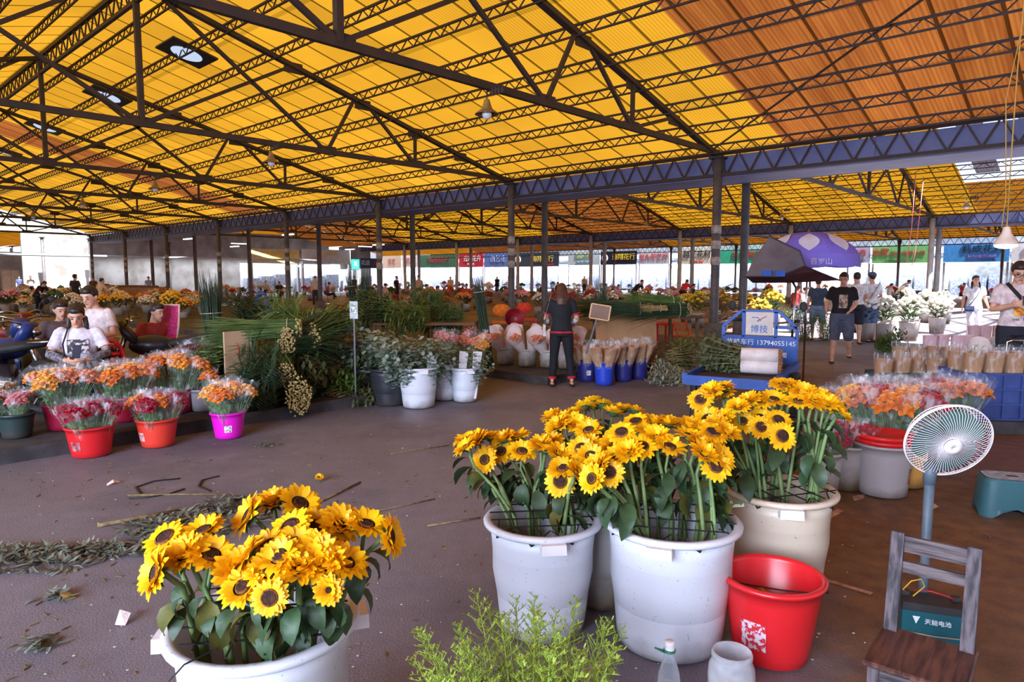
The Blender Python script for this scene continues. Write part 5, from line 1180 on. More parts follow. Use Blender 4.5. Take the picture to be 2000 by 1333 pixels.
# little signs on poles
def sign_pole(px, py, Y, h, w, hh, label, c=(196, 206, 206)):
    p = AT(px, py, Y); e = thing('price_board', label, 'sign', (p.x, p.y, 0)); mb = MB(); mb.bar((0, .01, 0), (0, .01, p.z), .02); mb.build('pole', STEEL2, e, False)
    MB().box((0, 0, p.z), (w, .012, hh)).build('plate', cloth(c), e, False); mb = MB(); mb.box((0, -.008, p.z+hh*.08), (w*.7, .004, hh*.5)); mb.build('panel', mat('sign_panel', (120, 130, 130), (210, 214, 210), 40, .6, rng=(.48, .52)), e, False); return e
sign_pole(691, 606, 8.6, 1, .1, .22, 'small grey price plate on a thin pole above the eucalyptus')
# wooden framed board on a stand
p = AT(1172, 610, 9.6); e = thing('framed_board', 'tilted brown board in a pale wooden frame on a clamp stand', 'sign', p, rot=Euler((0, .16, -.1)))
MB().box((0, 0, 0), (.25, .012, .17)).build('panel', mat('brown_board', (130, 100, 84), (116, 88, 74), 3, .7), e, False)
mb = MB()
for x0, z0, x1, z1 in ((-.135, .1, .135, .1), (-.135, -.1, .135, -.1), (-.135, -.1, -.135, .1), (.135, -.1, .135, .1)): mb.bar((x0, 0, z0), (x1, 0, z1), .02)
mb.build('frame', mat('pale_pine', (206, 166, 120), (186, 146, 100), 8, .6), e, False)
MB().bar((-.03, .02, -.09), (-.09, .04, -.62), .025).build('stand', STEEL2, e, False)
# ------------------------------------------------------------------ white paper bouquets and kraft paper bouquets
PAPW = mat('white_paper', (234, 216, 212), (222, 196, 190), 4, .7, .15, transl=.2); KRAFT = mat('kraft_paper', (178, 134, 92), (150, 108, 72), 5, .75, .2); PINKP = mat('pink_paper', (226, 186, 190), (206, 164, 170), 5, .7, .15, transl=.15); GREYP2 = mat('newsprint', (196, 180, 160), (160, 144, 126), 12, .8)
def paper_cone(name, H=.44, r0=.035, r1=.15, cut=.35, bloom='peach', wrap=PAPW, cel=False):
    e = put(name, None); mb = MB(); N = 20; rings = []
    for j in range(5):
        t = j/4; r = r0+(r1-r0)*t; rings.append([Vector((math.cos(2*PI*k/N)*r*(1+.08*math.sin(5*2*PI*k/N+j)), math.sin(2*PI*k/N)*r*.8, H*t*(1+cut*.35*math.sin(2*PI*k/N) if j == 4 else 1)+(cut*.16*math.sin(2*PI*k/N) if j == 4 else 0))) for k in range(N)])
    for a, b in zip(rings, rings[1:]): mb.strip(a+[a[0]], b+[b[0]])
    mb.build('wrapping', wrap, e)
    for i in range(7):
        a = i*2.4; rr = r1*.62*math.sqrt(i/7); put('rose', RM_, e, (rr*math.cos(a), rr*math.sin(a)*.8, H*.9-.02*(i % 2)), (R.uniform(-.2, .2), R.uniform(-.2, .2), i), 1.25)
    return e
PC = [paper_cone('paper_bouquet') for _ in range(2)]
def pbq(proto, loc, tilt, label, group, color='peach', scale=1, c='bouquet', rm=None, spin=None):
    rot = Matrix.Rotation(R.uniform(-.6, .6) if spin is None else spin, 3, 'Z'); d = Vector((tilt[0], tilt[1], 1)); m = {'rose_crimson': ROSE[color]}; m.update(rm or {})
    return cat(dup(proto, loc, None, label, group, scale, (rotto(d) @ rot).to_euler(), m), c)
for i, (px, py, lab) in enumerate([(988, 712, 'stained cream bucket at the left end of the aisle stall'), (1030, 716, 'stained cream bucket with black scrawl, second on the aisle stall kerb'), (1072, 718, 'stained cream bucket partly behind the woman in black'), (1108, 720, 'stained cream bucket hidden behind the legs of the woman in black'), (930, 692, 'stained cream bucket farthest left inside the aisle')]):
    P_ = K(px, py); e = make_tub(.165, .15, .3, PALEG, 28, 'cream_bucket', (), .01); e.location = (P_.x, P_.y, KH); tag(e, lab, 'bucket')
    if i < 4:
        for j in range(4):
            a = j*1.6+.6; pbq(PC[j % 2], (P_.x+.06*math.cos(a), P_.y+.06*math.sin(a), KH+.18), (.5*math.cos(a)-.1, .45*math.sin(a)-.2), 'peach bouquet in flared white paper standing in the cream buckets', 'white paper bouquets on the aisle stall', 'peach', 1.0)
    else:
        for j in range(5): a = j*1.3; cat(bouquet((P_.x+.05*math.cos(a), P_.y+.05*math.sin(a), KH+.1), (.5*math.cos(a), .5*math.sin(a)), 'peach', 'peach roses in clear sleeves in the farthest left cream bucket', 'peach roses inside the aisle', 1.0), 'bouquet')
for i in range(10):
    P_ = AT(880+R.uniform(-20, 75), 668+R.uniform(-6, 6), 10.2+R.uniform(0, .9)); cat(bouquet((P_.x, P_.y, .22), (R.uniform(-.3, .3), R.uniform(-.5, 0)), R.choice(['peach', 'pink', 'peach', 'yellow']), 'peach and pink roses massed behind the eucalyptus', 'roses massed behind the eucalyptus', 1.1), 'bouquet')
# kraft bouquets in blue buckets
def kraft(name, W=.13, D=.09, H=.42, wrap=KRAFT, cel=CELLO):
    e = put(name, None); mb = MB(); rings = []; N = 16
    for z, k in ((0, .62), (H*.5, .85), (H, 1.0)):
        rings.append([Vector((math.copysign(abs(math.cos(2*PI*i/N))**.6, math.cos(2*PI*i/N))*W/2*k, math.copysign(abs(math.sin(2*PI*i/N))**.6, math.sin(2*PI*i/N))*D/2*k, z+R.uniform(-.004, .004))) for i in range(N)])
    for a, b in zip(rings, rings[1:]): mb.strip(a+[a[0]], b+[b[0]])
    mb.build('wrapping', wrap, e)
    mb = MB(); mb.add([Vector((q.x*.97, q.y*.97, H*.93+.01*math.sin(i*3))) for i, q in enumerate(rings[-1])], [tuple(range(N))]); mb.build('blossoms', ROSE['peach'], e, False)
    if cel:
        mb = MB(); r2 = []
        for z, k in ((.02, .72), (H*.5, .97), (H, 1.14), (H+.07, 1.25)):
            r2.append([Vector((math.cos(2*PI*i/N)*W/2*k*1.08, math.sin(2*PI*i/N)*D/2*k*1.15, z+(R.uniform(-.015, .02) if z > H else 0))) for i in range(N)])
        for a, b in zip(r2, r2[1:]): mb.strip(a+[a[0]], b+[b[0]])
        mb.build('sleeve', cel, e)
    return e
KB = kraft('kraft_bouquet', .16, .11); KB2 = kraft('kraft_bouquet', .18, .12, .4)
BB = [(1145, 745, .155, .36, 'dark blue bucket with pale torn sticker, left of the brightest blue one'), (1180, 752, .155, .36, 'bright blue bucket in front of the row of blue buckets'), (1217, 745, .15, .36, 'dark blue bucket right of the brightest blue one'), (1247, 740, .15, .36, 'dark blue bucket at the right end against the cardboard')]
for i, (px, py, r, h, lab) in enumerate(BB):
    P_ = G(px, py); e = make_bucket('blue_bucket', r, r*.84, h, BMATS['blue'] if i == 1 else tub_mat('deep_blue_plastic', (44, 46, 120), (50, 46, 70), .05, .4, .1), .008, False, OVAL if i == 0 else None, (-1.4, .5, .22)); e.location = (P_.x, P_.y, 0); tag(e, lab, 'bucket')
    for j in range(5):
        a = j*1.26+.4*i-1.57; l = 'brown paper bouquet in the '+lab.split(',')[0].split(' in front')[0].split(' right')[0].split(' at the')[0]+(' %s blue bucket' % ['leftmost', 'front', 'third', 'rightmost'][i] if False else '')
        l = 'brown paper bouquet in a clear sleeve in the %s blue bucket' % ['leftmost', 'brightest', 'third', 'rightmost'][i]
        pbq(KB if j % 2 else KB2, (P_.x+.07*math.cos(a), P_.y+.07*math.sin(a), .19), (.34*math.cos(a), .3*math.sin(a)), l, l, spin=a+1.57, rm={})
# big cardboard sheet, green table behind, timber crates
a_, b_ = AT(1166, 712, 11.1), AT(1284, 712, 11.6); az2 = math.atan2(b_.y-a_.y, b_.x-a_.x); Lc = math.hypot(b_.x-a_.x, b_.y-a_.y)
e = thing('cardboard_sheet', 'large brown cardboard sheet propped behind the blue buckets', 'cardboard', (a_.x, a_.y, KH), az2, rot=Euler((-.08, 0, az2))); mb = MB()
for k in range(8): mb.box((Lc*(k+.5)/8, .004*(k % 2), .42), (Lc/8*.99, .016, .84))
mb.build('panel', CARD, e, False)
e = thing('display_table', 'dark timber table under the long green palm bundles at centre right', 'table', (a_.x+.3, a_.y+.7, KH), az2); MB().box((.8, .4, .78), (2.4, .9, .04)).build('top', MWOOD, e, False)
for x in (-.3, 1.9):
    for y in (0, .8): MB().bar((x, y, 0), (x, y, .77), .05).build('leg', MWOOD, e, False)
for i, (px, py, Y, az_, m, lab, r) in enumerate([(1330, 592, 11.3, PI+.12, GRN2, 'long palm bundle with pale stalks pointing right, topmost on the table', .12), (1345, 606, 11.0, PI+.05, GRN1, 'dark palm bundle with stalks pointing right, under the topmost', .11), (1270, 604, 11.0, PI-.1, GRN1, 'dark fern bundle spread along the table edge above the cardboard', .1), (1230, 600, 11.4, PI+.2, GRN3, 'olive palm bundle at the left end of the table', .1)]):
    b = blade_bundle('palm_bundle', 1.1, r, 90, m, .14, .02, tie=(.15,)); lay(b, AT(px, py, Y), az_, lab)
b = blade_bundle('straw_bundle', .4, .05, 40, TANC, .03, ends=True); lay(b, AT(1300, 602, 10.8), PI, 'small pale straw bundle lying among the dark ferns')
e = thing('timber_crate', 'weathered timber crate at the right end of the cardboard sheet', 'crate', G(1295, 735), az2)
for z in (.04, .16, .28): MB().box((0, -.2, z), (.34, .02, .09)).build('slat', MWOOD, e, False); MB().box((.17, 0, z), (.02, .4, .09)).build('slat', MWOOD, e, False)
for x in (-.15, .15):
    for y in (-.18, .18): MB().bar((x, y, 0), (x, y, .33), .04).build('post', MWOOD, e, False)
for i, (px, py, Y, m, lab) in enumerate([(1310, 700, 10.9, GRN3, 'olive leafy heap right of the timber crate'), (1330, 690, 11.4, GRN4, 'fresh green leafy heap right of the cardboard sheet'), (1320, 735, 10.6, GRN3, 'dark leafy heap lying lowest on the floor by the timber crate'), (1360, 700, 11.2, GRN3, 'dark leafy stems trailing behind the tricycle bed'), (1345, 740, 10.3, EUC, 'pale leafy bundle on the floor left of the tricycle bed')]):
    b = leafy_bundle('leafy_bundle', .6, .16, 44, m, (.07, .03), 11, True, .16); lay(b, AT(px, py, Y), .5+.6*i, lab)
# ------------------------------------------------------------------ blue cargo tricycle
TBLUE = mat('tricycle_blue', (38, 84, 168), (30, 64, 136), 5, .5, .1); RUST = mat('rusty_dark_steel', (50, 42, 44), (80, 56, 44), 8, .7, .3); RUB = mat('black_rubber', (28, 28, 30), (44, 42, 42), 10, .7); PALEP = mat('pale_board_paint', (204, 190, 180), (190, 174, 164), 6, .6); BLT = mat('blue_lettering', (50, 100, 180)); CHR = mat('chrome', (190, 190, 196), (150, 150, 156), 5, .2, 0, 1)
def wheel(e, c, r, w=.07, ax='x'):
    rot = Matrix.Rotation(PI/2, 3, 'Y'); mb = MB(); mb.lathe([(r*.72, -w/2), (r*.95, -w/2), (r, -w*.25), (r, w*.25), (r*.95, w/2), (r*.72, w/2), (r*.72, -w/2)], 24, c, rot); o = mb.build('wheel', RUB, e)
    mb = MB(); mb.lathe([(0, -.03), (.05, -.03), (.05, .03), (0, .03)], 10, c, rot)
    for k in range(9): a = 2*PI*k/9; mb.bar(Vector(c), Vector(c)+Vector((0, math.cos(a)*r*.73, math.sin(a)*r*.73)), .012)
    mb.build('hub', CHR, o, False)
def make_trike(lettering=True):
    e = put('cargo_tricycle', None); W, L, zb = .95, 1.75, .5
    mb = MB(); mb.box((0, L/2, zb), (W, L, .04)); mb.build('bed', RUST, e, False)
    for x in (-W/2, W/2): MB().bar((x, 0, zb+.02), (x, L, zb+.02), .06, .1).build('side_rail', TBLUE, e, False)
    MB().bar((-W/2, 0, zb-.0), (W/2, 0, zb-.0), .05, .11).build('tail_rail', TBLUE, e, False)
    for x in (-W/2+.04, W/2-.04): MB().bar((x, .06, .02), (x, .04, zb), .04).build('leg', RUST, e, False)
    mb = MB(); mb.box((0, L, zb+.2), (W, .03, .36)); mb.build('head_board', TBLUE, e, False)
    mb = MB(); zt = 1.2; a = W/2-.02
    for p, q in (((-a, L, zb+.36), (-a, L, zt-.2)), ((-a, L, zt-.2), (-a+.22, L, zt)), ((-a+.22, L, zt), (a-.22, L, zt)), ((a-.22, L, zt), (a, L, zt-.2)), ((a, L, zt-.2), (a, L, zb+.36)), ((-.2, L, zb+.36), (-.2, L, zt)), ((.2, L, zb+.36), (.2, L, zt)), ((-a, L, zb+.36), (a, L, zb+.36)), ((.2, L, zb+.5), (a, L, zb+.5))): mb.bar(p, q, .04)
    mb.build('head_frame', TBLUE, e, False)
    if lettering:
        o = MB().box((0, L-.025, (zb+.38+zt)/2), (.34, .012, zt-zb-.4)).build('sign_panel', PALEP, e, False)
        text('博技', .11, BLT, o, (0, L-.036, .965), (PI/2, 0, 0)); mb = MB(); mb.tube([(-.09, L-.034, 1.12), (-.02, L-.034, 1.12), (.02, L-.034, 1.08), (-.03, L-.034, 1.07)], .012, 5, flat=.4); mb.build('blue_emblem', BLT, o); MB().tube([(-.02, L-.035, 1.08), (.05, L-.035, 1.12), (.09, L-.035, 1.14)], .01, 5, flat=.4).build('red_emblem', RED, o)
        text('屹峰车行 13794055145', .088, WT, e, (.02, L-.02, zb+.29), (PI/2, 0, 0)); text('车站对面', .075, WT, e, (.2, L-.02, zb+.14), (PI/2, 0, 0))
    for x in (-.56, .56): wheel(e, (x, .95, .27), .27)
    wheel(e, (0, L+1.0, .27), .27)
    mb = MB(); mb.bar((0, L, .4), (0, L+.55, .36), .08); mb.bar((0, L+.55, .36), (0, L+.8, .75), .06); mb.tube([(0, L+1.0, .27), (0, L+.85, .7), (0, L+.74, 1.0)], .03, 8); mb.build('chassis', RUST, e, False)
    mb = MB(); mb.tube([(-.32, L+.5, 1.05), (-.2, L+.62, 1.02), (0, L+.72, 1.0), (.2, L+.62, 1.02), (.32, L+.5, 1.05)], .014, 8); mb.build('handlebar', CHR, e)
    for x in (-1, 1):
        MB().tube([(x*.29, L+.53, 1.045), (x*.42, L+.42, 1.06)], .022, 8).build('grip', RUB, e)
        o = MB().tube([(x*.25, L+.56, 1.05), (x*.36, L+.52, 1.2), (x*.42, L+.5, 1.22)], .007, 6).build('mirror_arm', RUB, e); MB().ell((x*.46, L+.5, 1.25), (.05, .018, .07), 12, 8).build('mirror', RUB, o)
    MB().box((0, L+.3, .66), (.34, .4, .1), taper=.9).build('seat', RUB, e, False); MB().box((0, L+.3, .52), (.3, .36, .2)).build('seat_box', TBLUE, e, False)
    return e
tr = make_trike(); TL = Vector((2.35, 7.35, 0)); TA_ = math.radians(-30); tr.location = TL; tr.rotation_euler = (0, 0, TA_); tag(tr, 'blue cargo tricycle with pale sign board on its head frame, right of centre', 'tricycle')
TM = Matrix.Translation(TL) @ Matrix.Rotation(TA_, 4, 'Z')
b = leafy_bundle('leafy_bundle', .62, .15, 60, mat('greyish_leaf', (86, 104, 74), (58, 78, 54), 8, .5, vary=.1), (.06, .04), 13, True, .16, round_=True); lay(b, TM @ V(.1, .75, .68), TA_+PI-.15, 'bushy grey green leaf bundle lying on the tricycle bed')
e = thing('paper_bundle', 'white paper wrapped bundle with rough woody ends on the tricycle bed', 'bundle', TM @ V(.02, .55, .69), TA_+.1)
for k, z in enumerate((-.07, .07)):
    mb = MB(); mb.tube([(0, 0, z), (.2, 0, z*.9), (.4, 0, z)], [.075, .085, .08], 16, flat=1.0); mb.build('wrapping', mat('white_wrapping', (226, 214, 214), (206, 188, 182), 6, .45, .2) if k == 0 else bpy.data.materials['white_wrapping'], e)
mb = MB()
for i in range(60): a = i*2.4; rr = .075*math.sqrt(i/60); z0 = .07 if i % 2 else -.07; mb.tube([(.38, rr*math.cos(a), z0+rr*math.sin(a)), (.42+R.uniform(0, .03), rr*math.cos(a), z0+rr*math.sin(a))], .006, 5)
mb.build('woody_ends', mat('woody_ends', (184, 130, 90), (140, 92, 62), 20, .8), e)
# purple parasol and the folded grey canopy
PUR = mat('purple_canvas', (150, 136, 244), (134, 120, 232), 2, .6, transl=.35); PURW = mat('white_canvas', (232, 230, 246), None, 3, .6, transl=.2)
pt = AT(1580, 453, 10.3); e = thing('parasol', 'purple market parasol with white patches behind the tricycle', 'parasol', (pt.x, pt.y, 0))
PR, PHh = .72, .46; base_z = pt.z-PHh
def dome(a, t): rr = PR*math.sin(t*PI/2*.98); return Vector((rr*math.cos(a), rr*math.sin(a), base_z+PHh*math.cos(t*PI/2*.98)))
for k in range(8):
    mb = MB(); a0, a1 = 2*PI*k/8, 2*PI*(k+1)/8; rows = []
    for j in range(7):
        t = j/6; rows.append([dome(a0+(a1-a0)*i/6, t)*1.0-Vector((0, 0, .02*math.sin(PI*i/6)*t)) for i in range(7)])
    for a, b in zip(rows, rows[1:]): mb.strip(a, b)
    lo = rows[-1]; mb.strip(lo, [q+Vector((0, 0, -.07)) for q in lo]); pn = mb.build('canopy_panel', PUR, e)
    if k in (4, 5, 6):
        mb = MB(); am = (a0+a1)/2; A, B = [], []
        for j in range(7): t = .3+.5*j/6; w_ = .26*math.sin(PI*(j+.01)/6.02); q = lambda da: dome(am+da, t)*1+Vector((math.cos(am), math.sin(am), .6))*.012; A.append(q(-w_)); B.append(q(w_))
        mb.strip(A, B); mb.build('white_patch', PURW, pn)
mb = MB()
for k in range(8): mb.tube([dome(2*PI*k/8, t)-Vector((0, 0, .01)) for t in (.05, .4, .7, 1)], .006, 5)
mb.build('ribs', CHR, e); MB().tube([(0, 0, 0), (0, 0, pt.z+.03)], .016, 8).build('pole', CHR, e)
text('百岁山', .1, PURW, e, (-.12, -PR*1.0, base_z-.0), (PI/2-.1, 0, -.15), 'lettering', .002)
GC = mat('grey_canvas', (104, 98, 104), (84, 78, 84), 3, .7, .2, transl=.1); MC = mat('dark_red_canvas', (92, 44, 52), (60, 32, 40), 3, .7, .2, transl=.1)
def tri_fan(name, P, idx, m, par):
    u = sorted({i for f in idx for i in f}); mb = MB(); mb.add([P[i] for i in u], [tuple(u.index(i) for i in f) for f in idx]); return mb.build(name, m, par, False)
root_p = AT(1538, 690, 8.95); e = thing('rain_canopy', 'drooping grey tricycle rain canopy with dark red underside in front of the parasol', 'canopy', (root_p.x, root_p.y, 0)); O = Vector((root_p.x, root_p.y, 0))
A_ = lambda px, py, Y: AT(px, py, Y)-O
P = [A_(1503, 462, 9.3), A_(1562, 491, 8.9), A_(1572, 520, 8.85), A_(1522, 541, 8.7), A_(1496, 540, 8.75), A_(1456, 541, 9.0), A_(1470, 508, 9.15), A_(1500, 510, 8.95), A_(1640, 548, 9.5), A_(1548, 553, 9.3), A_(1595, 530, 9.1), A_(1470, 553, 9.6)]
tri_fan('grey_cover', P, [(0, 1, 7), (0, 7, 6), (1, 2, 3, 7), (7, 3, 4), (6, 7, 4, 5)], GC, e); tri_fan('red_lining', P, [(2, 10, 3), (10, 8, 9), (3, 10, 9), (3, 9, 4), (4, 9, 11, 5)], MC, e)
mb = MB(); mb.tube([P[0]+V(.06, .1, .25), P[0], P[1], P[2], P[10], P[8]], .012, 6); mb.tube([P[5], P[4], P[3], P[2]], .01, 6); mb.build('edge_piping', mat('dark_piping', (50, 44, 60)), e); MB().tube([(.04, 0, .55), (.1, .05, 1.5), A_(1545, 545, 9.2)], .016, 8).build('pole', CHR, e)
for q in (P[4], P[3]): mb = MB(); mb.box(q+V(0, -.02, .04), (.12, .02, .07)); mb.build('blue_strap', TBLUE, e, False)
# ------------------------------------------------------------------ right-hand stall
bk = lambda px, py, Y: AT(px, py, Y)
p = bk(1738, 835, 5.5); flower_bucket(Vector((p.x, p.y, 0)), .24, .44, 'wht', 'cream tub of red and golden roses behind the pail with red lids', ['gold', 'red', 'gold', 'darkred', 'red', 'orange', 'red', 'gold', 'red', 'peach', 'darkred', 'red', 'orange', 'red', 'yellow', 'red'], bl_('cream tub behind the pail', 'gold', 'red', 'orange', 'peach', 'darkred', 'yellow'), .5, 1.0, topz=.78)
p = bk(1850, 830, 6.0); flower_bucket(Vector((p.x, p.y, 0)), .2, .4, 'grey', 'grey bucket of peach and red roses behind the fan', ['peach', 'red', 'peach', 'red', 'peach', 'orange', 'red'], bl_('grey bucket behind the fan', 'peach', 'red', 'orange'), .5, 1.0, topz=.74)
p = bk(1604, 885, 5.0); flower_bucket(Vector((p.x, p.y, 0)), .15, .36, 'white', 'dirty white bucket of crimson roses left of the pail with red lids', ['crimson', 'red', 'crimson', 'crimson'], bl_('dirty white bucket', 'crimson', 'red'), .42, .9, topz=.56)
p = bk(1655, 880, 5.2); flower_bucket(Vector((p.x, p.y, 0)), .15, .36, 'white', 'cream bucket of red roses just left of the grey pail', ['red', 'crimson', 'red', 'red'], bl_('cream bucket left of the pail', 'crimson', 'red'), .5, .9, topz=.58)
p = bk(1640, 850, 6.0); flower_bucket(Vector((p.x, p.y, 0)), .17, .36, 'maroon', 'maroon bucket of pink red roses behind the cream tub bunch', ['pink', 'crimson', 'pink', 'crimson', 'pink'], bl_('maroon bucket on the right', 'pink', 'crimson'), .5, 1.0, topz=.62)
q = AT(1880, 800, 7.2); slab = MB().box((q.x+1.35, q.y+.6, .05), (3.2, 1.7, .16), Matrix.Rotation(-.1, 3, 'Z')).build('trim_3', DCONC, None, False); struct(slab)
CRB = mat('blue_crate_plastic', (62, 84, 150), (52, 70, 128), 6, .5, .15)
e = thing('crate', 'big blue plastic crate of brown paper bouquets at the right edge', 'crate', (q.x+.02, q.y, .13), -.1); cw, cd, ch = 1.1, .6, .5
for nm, c, d in (('front_wall', (cw/2, 0, ch/2), (cw, .025, ch)), ('rear_wall', (cw/2, cd, ch/2), (cw, .025, ch)), ('side_wall', (0, cd/2, ch/2), (.025, cd, ch)), ('side_wall', (cw, cd/2, ch/2), (.025, cd, ch)), ('bottom', (cw/2, cd/2, .02), (cw, cd, .03))): MB().box(c, d).build(nm, CRB, e, False)
mb = MB()
for x in (0, .18, .37, .55, .73, .92, 1.1): mb.bar((x, -.02, 0), (x, -.02, ch), .022)
for z in (.01, .17, .33, .49): mb.bar((0, -.022, z), (cw, -.022, z), .02)
mb.build('ribs', CRB, e, False)
KB3 = kraft('kraft_bouquet', .19, .14, .46); KBp = kraft('kraft_bouquet', .17, .12, .46, PINKP); KBw = paper_cone('paper_bouquet', .5, .04, .13, .2, 'white', PAPW)
CMt = Matrix.Translation((q.x+.02, q.y, .1)) @ Matrix.Rotation(-.1, 4, 'Z')
for j in range(2):
    for i in range(5): l = 'brown paper bouquet in the big blue crate'; pbq(KB3, CMt @ V(.12+.215*i, .16+.26*j, .26), (R.uniform(-.05, .05), -.05), l, l, spin=R.uniform(-.15, .05))
def rowof(proto, xs, py, Y, ztop, lab, c='bouquet', n=None, H=.46, col='peach'):
    for px in xs:
        p = AT(px, py, Y+R.uniform(-.08, .08)); pbq(proto, (p.x, p.y, ztop-H), (R.uniform(-.08, .08), R.uniform(-.1, .02)), lab, lab, col, spin=R.uniform(-.3, .3))
def zat(py, Y): return AT(1800, py, Y).z
def trough(px0, px1, Y, h, lab):
    a, b = AT(px0, 700, Y), AT(px1, 700, Y); e = thing('trough', lab, 'trough', (a.x, a.y, 0)); L = b.x-a.x
    for nm, c, d in (('front_wall', (L/2, -.15, h/2), (L, .02, h)), ('rear_wall', (L/2, .17, h/2), (L, .02, h)), ('end_wall', (0, .01, h/2), (.02, .3, h)), ('end_wall', (L, .01, h/2), (.02, .3, h)), ('bottom', (L/2, .01, .03), (L, .3, .03))): MB().box(c, d).build(nm, BMATS['black'], e, False)
for xs, ptop, Y, pr, h, lab, tl_ in (((1722, 1758, 1793, 1830, 1862), 700, 7.9, KB3, .55, 'brown paper bouquet in the front row left of the blue crate', 'dark trough under the front row of brown paper bouquets'), ((1762, 1792, 1822, 1854, 1886), 678, 8.6, KB3, .5, 'brown paper bouquet in the second row left of the blue crate', 'dark trough under the second row of brown paper bouquets'),
        ((1815, 1840, 1866, 1890), 655, 9.3, KBp, .45, 'pink paper bouquet in the row behind the brown ones', 'dark trough under the pink paper bouquets'), ((1902, 1924, 1946), 636, 10.6, KBp, .45, 'pink paper bouquet in the far row left of the woman with glasses', 'dark trough under the far pink paper bouquets')):
    trough(xs[0]-16, xs[-1]+20, Y, h, tl_); rowof(pr, xs, ptop+20, Y, zat(ptop, Y), lab)
for i, px in enumerate((1908, 1925, 1942)): p = AT(px, 700, 8.4); pbq(KBw, (p.x, p.y, .35), (R.uniform(-.2, .2), -.3), 'white paper cone bouquet in front of the woman with glasses', 'white paper cones by the woman with glasses', 'white')
e = thing('dark_tub', 'dark tub under the white paper cone bouquets', 'tub', AT(1925, 700, 8.5)*1.0); e.location.z = 0; MB().lathe([(0, .01), (.2, .01), (.24, .4), (.25, .42), (.22, .4), (.18, .03), (0, .03)], 24).build('shell', BMATS['black'], e)
e = thing('table_fan', 'small white fan on a metal arm cut by the right frame edge', 'fan', AT(1987, 690, 7.55)*1.0); e.location.z = .13; fz = AT(1985, 668, 7.55).z-.13
MB().tube([(-.12, 0, 0), (-.12, 0, fz), (-.08, -.02, fz+.02), (0.02, -.05, fz+.02)], .012, 8).build('stand', CHR, e); guard(1, 36, .04).build('guard', FANW, e, True, (.1, -.1, fz), (PI/2, 0, .5)); MB().lathe([(0, -.05), (.05, -.05), (.05, .0), (0, 0)], 16).build('motor', FANW, e, True, (.09, -.07, fz), (PI/2, 0, .5))
# greens on the sunlit floor, sheet of white paper
b = leafy_bundle('leafy_bundle', .6, .2, 50, GRN4, (.09, .04), 10, True, .25, GRN2); lay(b, G(1712, 690)+V(0, 0, .16), .1, 'heap of fresh green leaves lying on the sunlit floor')
mb = MB(); mb.add([(-.25, 0, 0), (.1, -.12, .02), (.32, .05, .06), (0, .16, .2), (-.18, .14, .14)], [(0, 1, 3, 4), (1, 2, 3)]); tag(mb.build('paper_sheet', CAPM, None, False, G(1748, 690)+V(0, 0, .02)), 'sheet of white paper on the leaf heap on the sunlit floor', 'paper')
for i, (px, py, m, lab) in enumerate([(1570, 640, GRN4, 'fresh green bundle behind the tricycle head frame'), (1610, 640, mat('lime_leaf', (150, 180, 60), (110, 150, 46), 9, .5, transl=.2), 'bright lime green bundle left of the walking man'), (1548, 625, GRN3, 'dark green bundle beside the tricycle pole')]):
    b = leafy_bundle('leafy_bundle', .7, .14, 46, m, (.07, .03), 12, False, .3, GRN2); b.location = G(px, py+25)*1.0; tag(b, lab, 'green bundle')
# ------------------------------------------------------------------ shop rows
def hit(px, py, D=None, S=None):
    r = ray(px, py); o = Vector((0, 0, CH)); nd = Vector((-SA, CA, 0)); ns = Vector((-CA, -SA, 0))
    if D is not None: k = (D-(o-HO).dot(nd))/r.dot(nd)
    else: k = (S-(o-HO).dot(ns))/r.dot(ns)
    return o+r*k
SHW = mat('shop_white_wall', (214, 220, 228), (190, 198, 208), .8, .6); SHF = mat('shop_shelving', (170, 176, 190), (96, 110, 140), 9, .6, stretch=(1, 1, 2.2), rng=(.45, .55)); DARKW = mat('dark_shop_interior', (90, 92, 96), (60, 62, 66), 2, .7)
DD = 51.2
struct(hallobj(MB().box((-15, DD+4.5, 3), (150, .2, 6)), 'wall_back', SHW)); struct(hallobj(MB().box((-15, DD+.35, 4.95), (150, .3, 1.5)), 'wall_back_header', mat('header_panel', (186, 190, 200), (160, 166, 176), 1, .6)))
struct(hallobj(MB().box((-15, DD+2.3, 3.6), (150, 4.4, .1)), 'ceiling_shops', SHW))
gcol = mat('glyph_red', (214, 40, 50))
_tm = {}
def tcol(c):
    if c not in _tm: _tm[c] = mat('paint_%d_%d_%d' % c, c, tuple(int(x*.9) for x in c), 4, .5)
    return _tm[c]
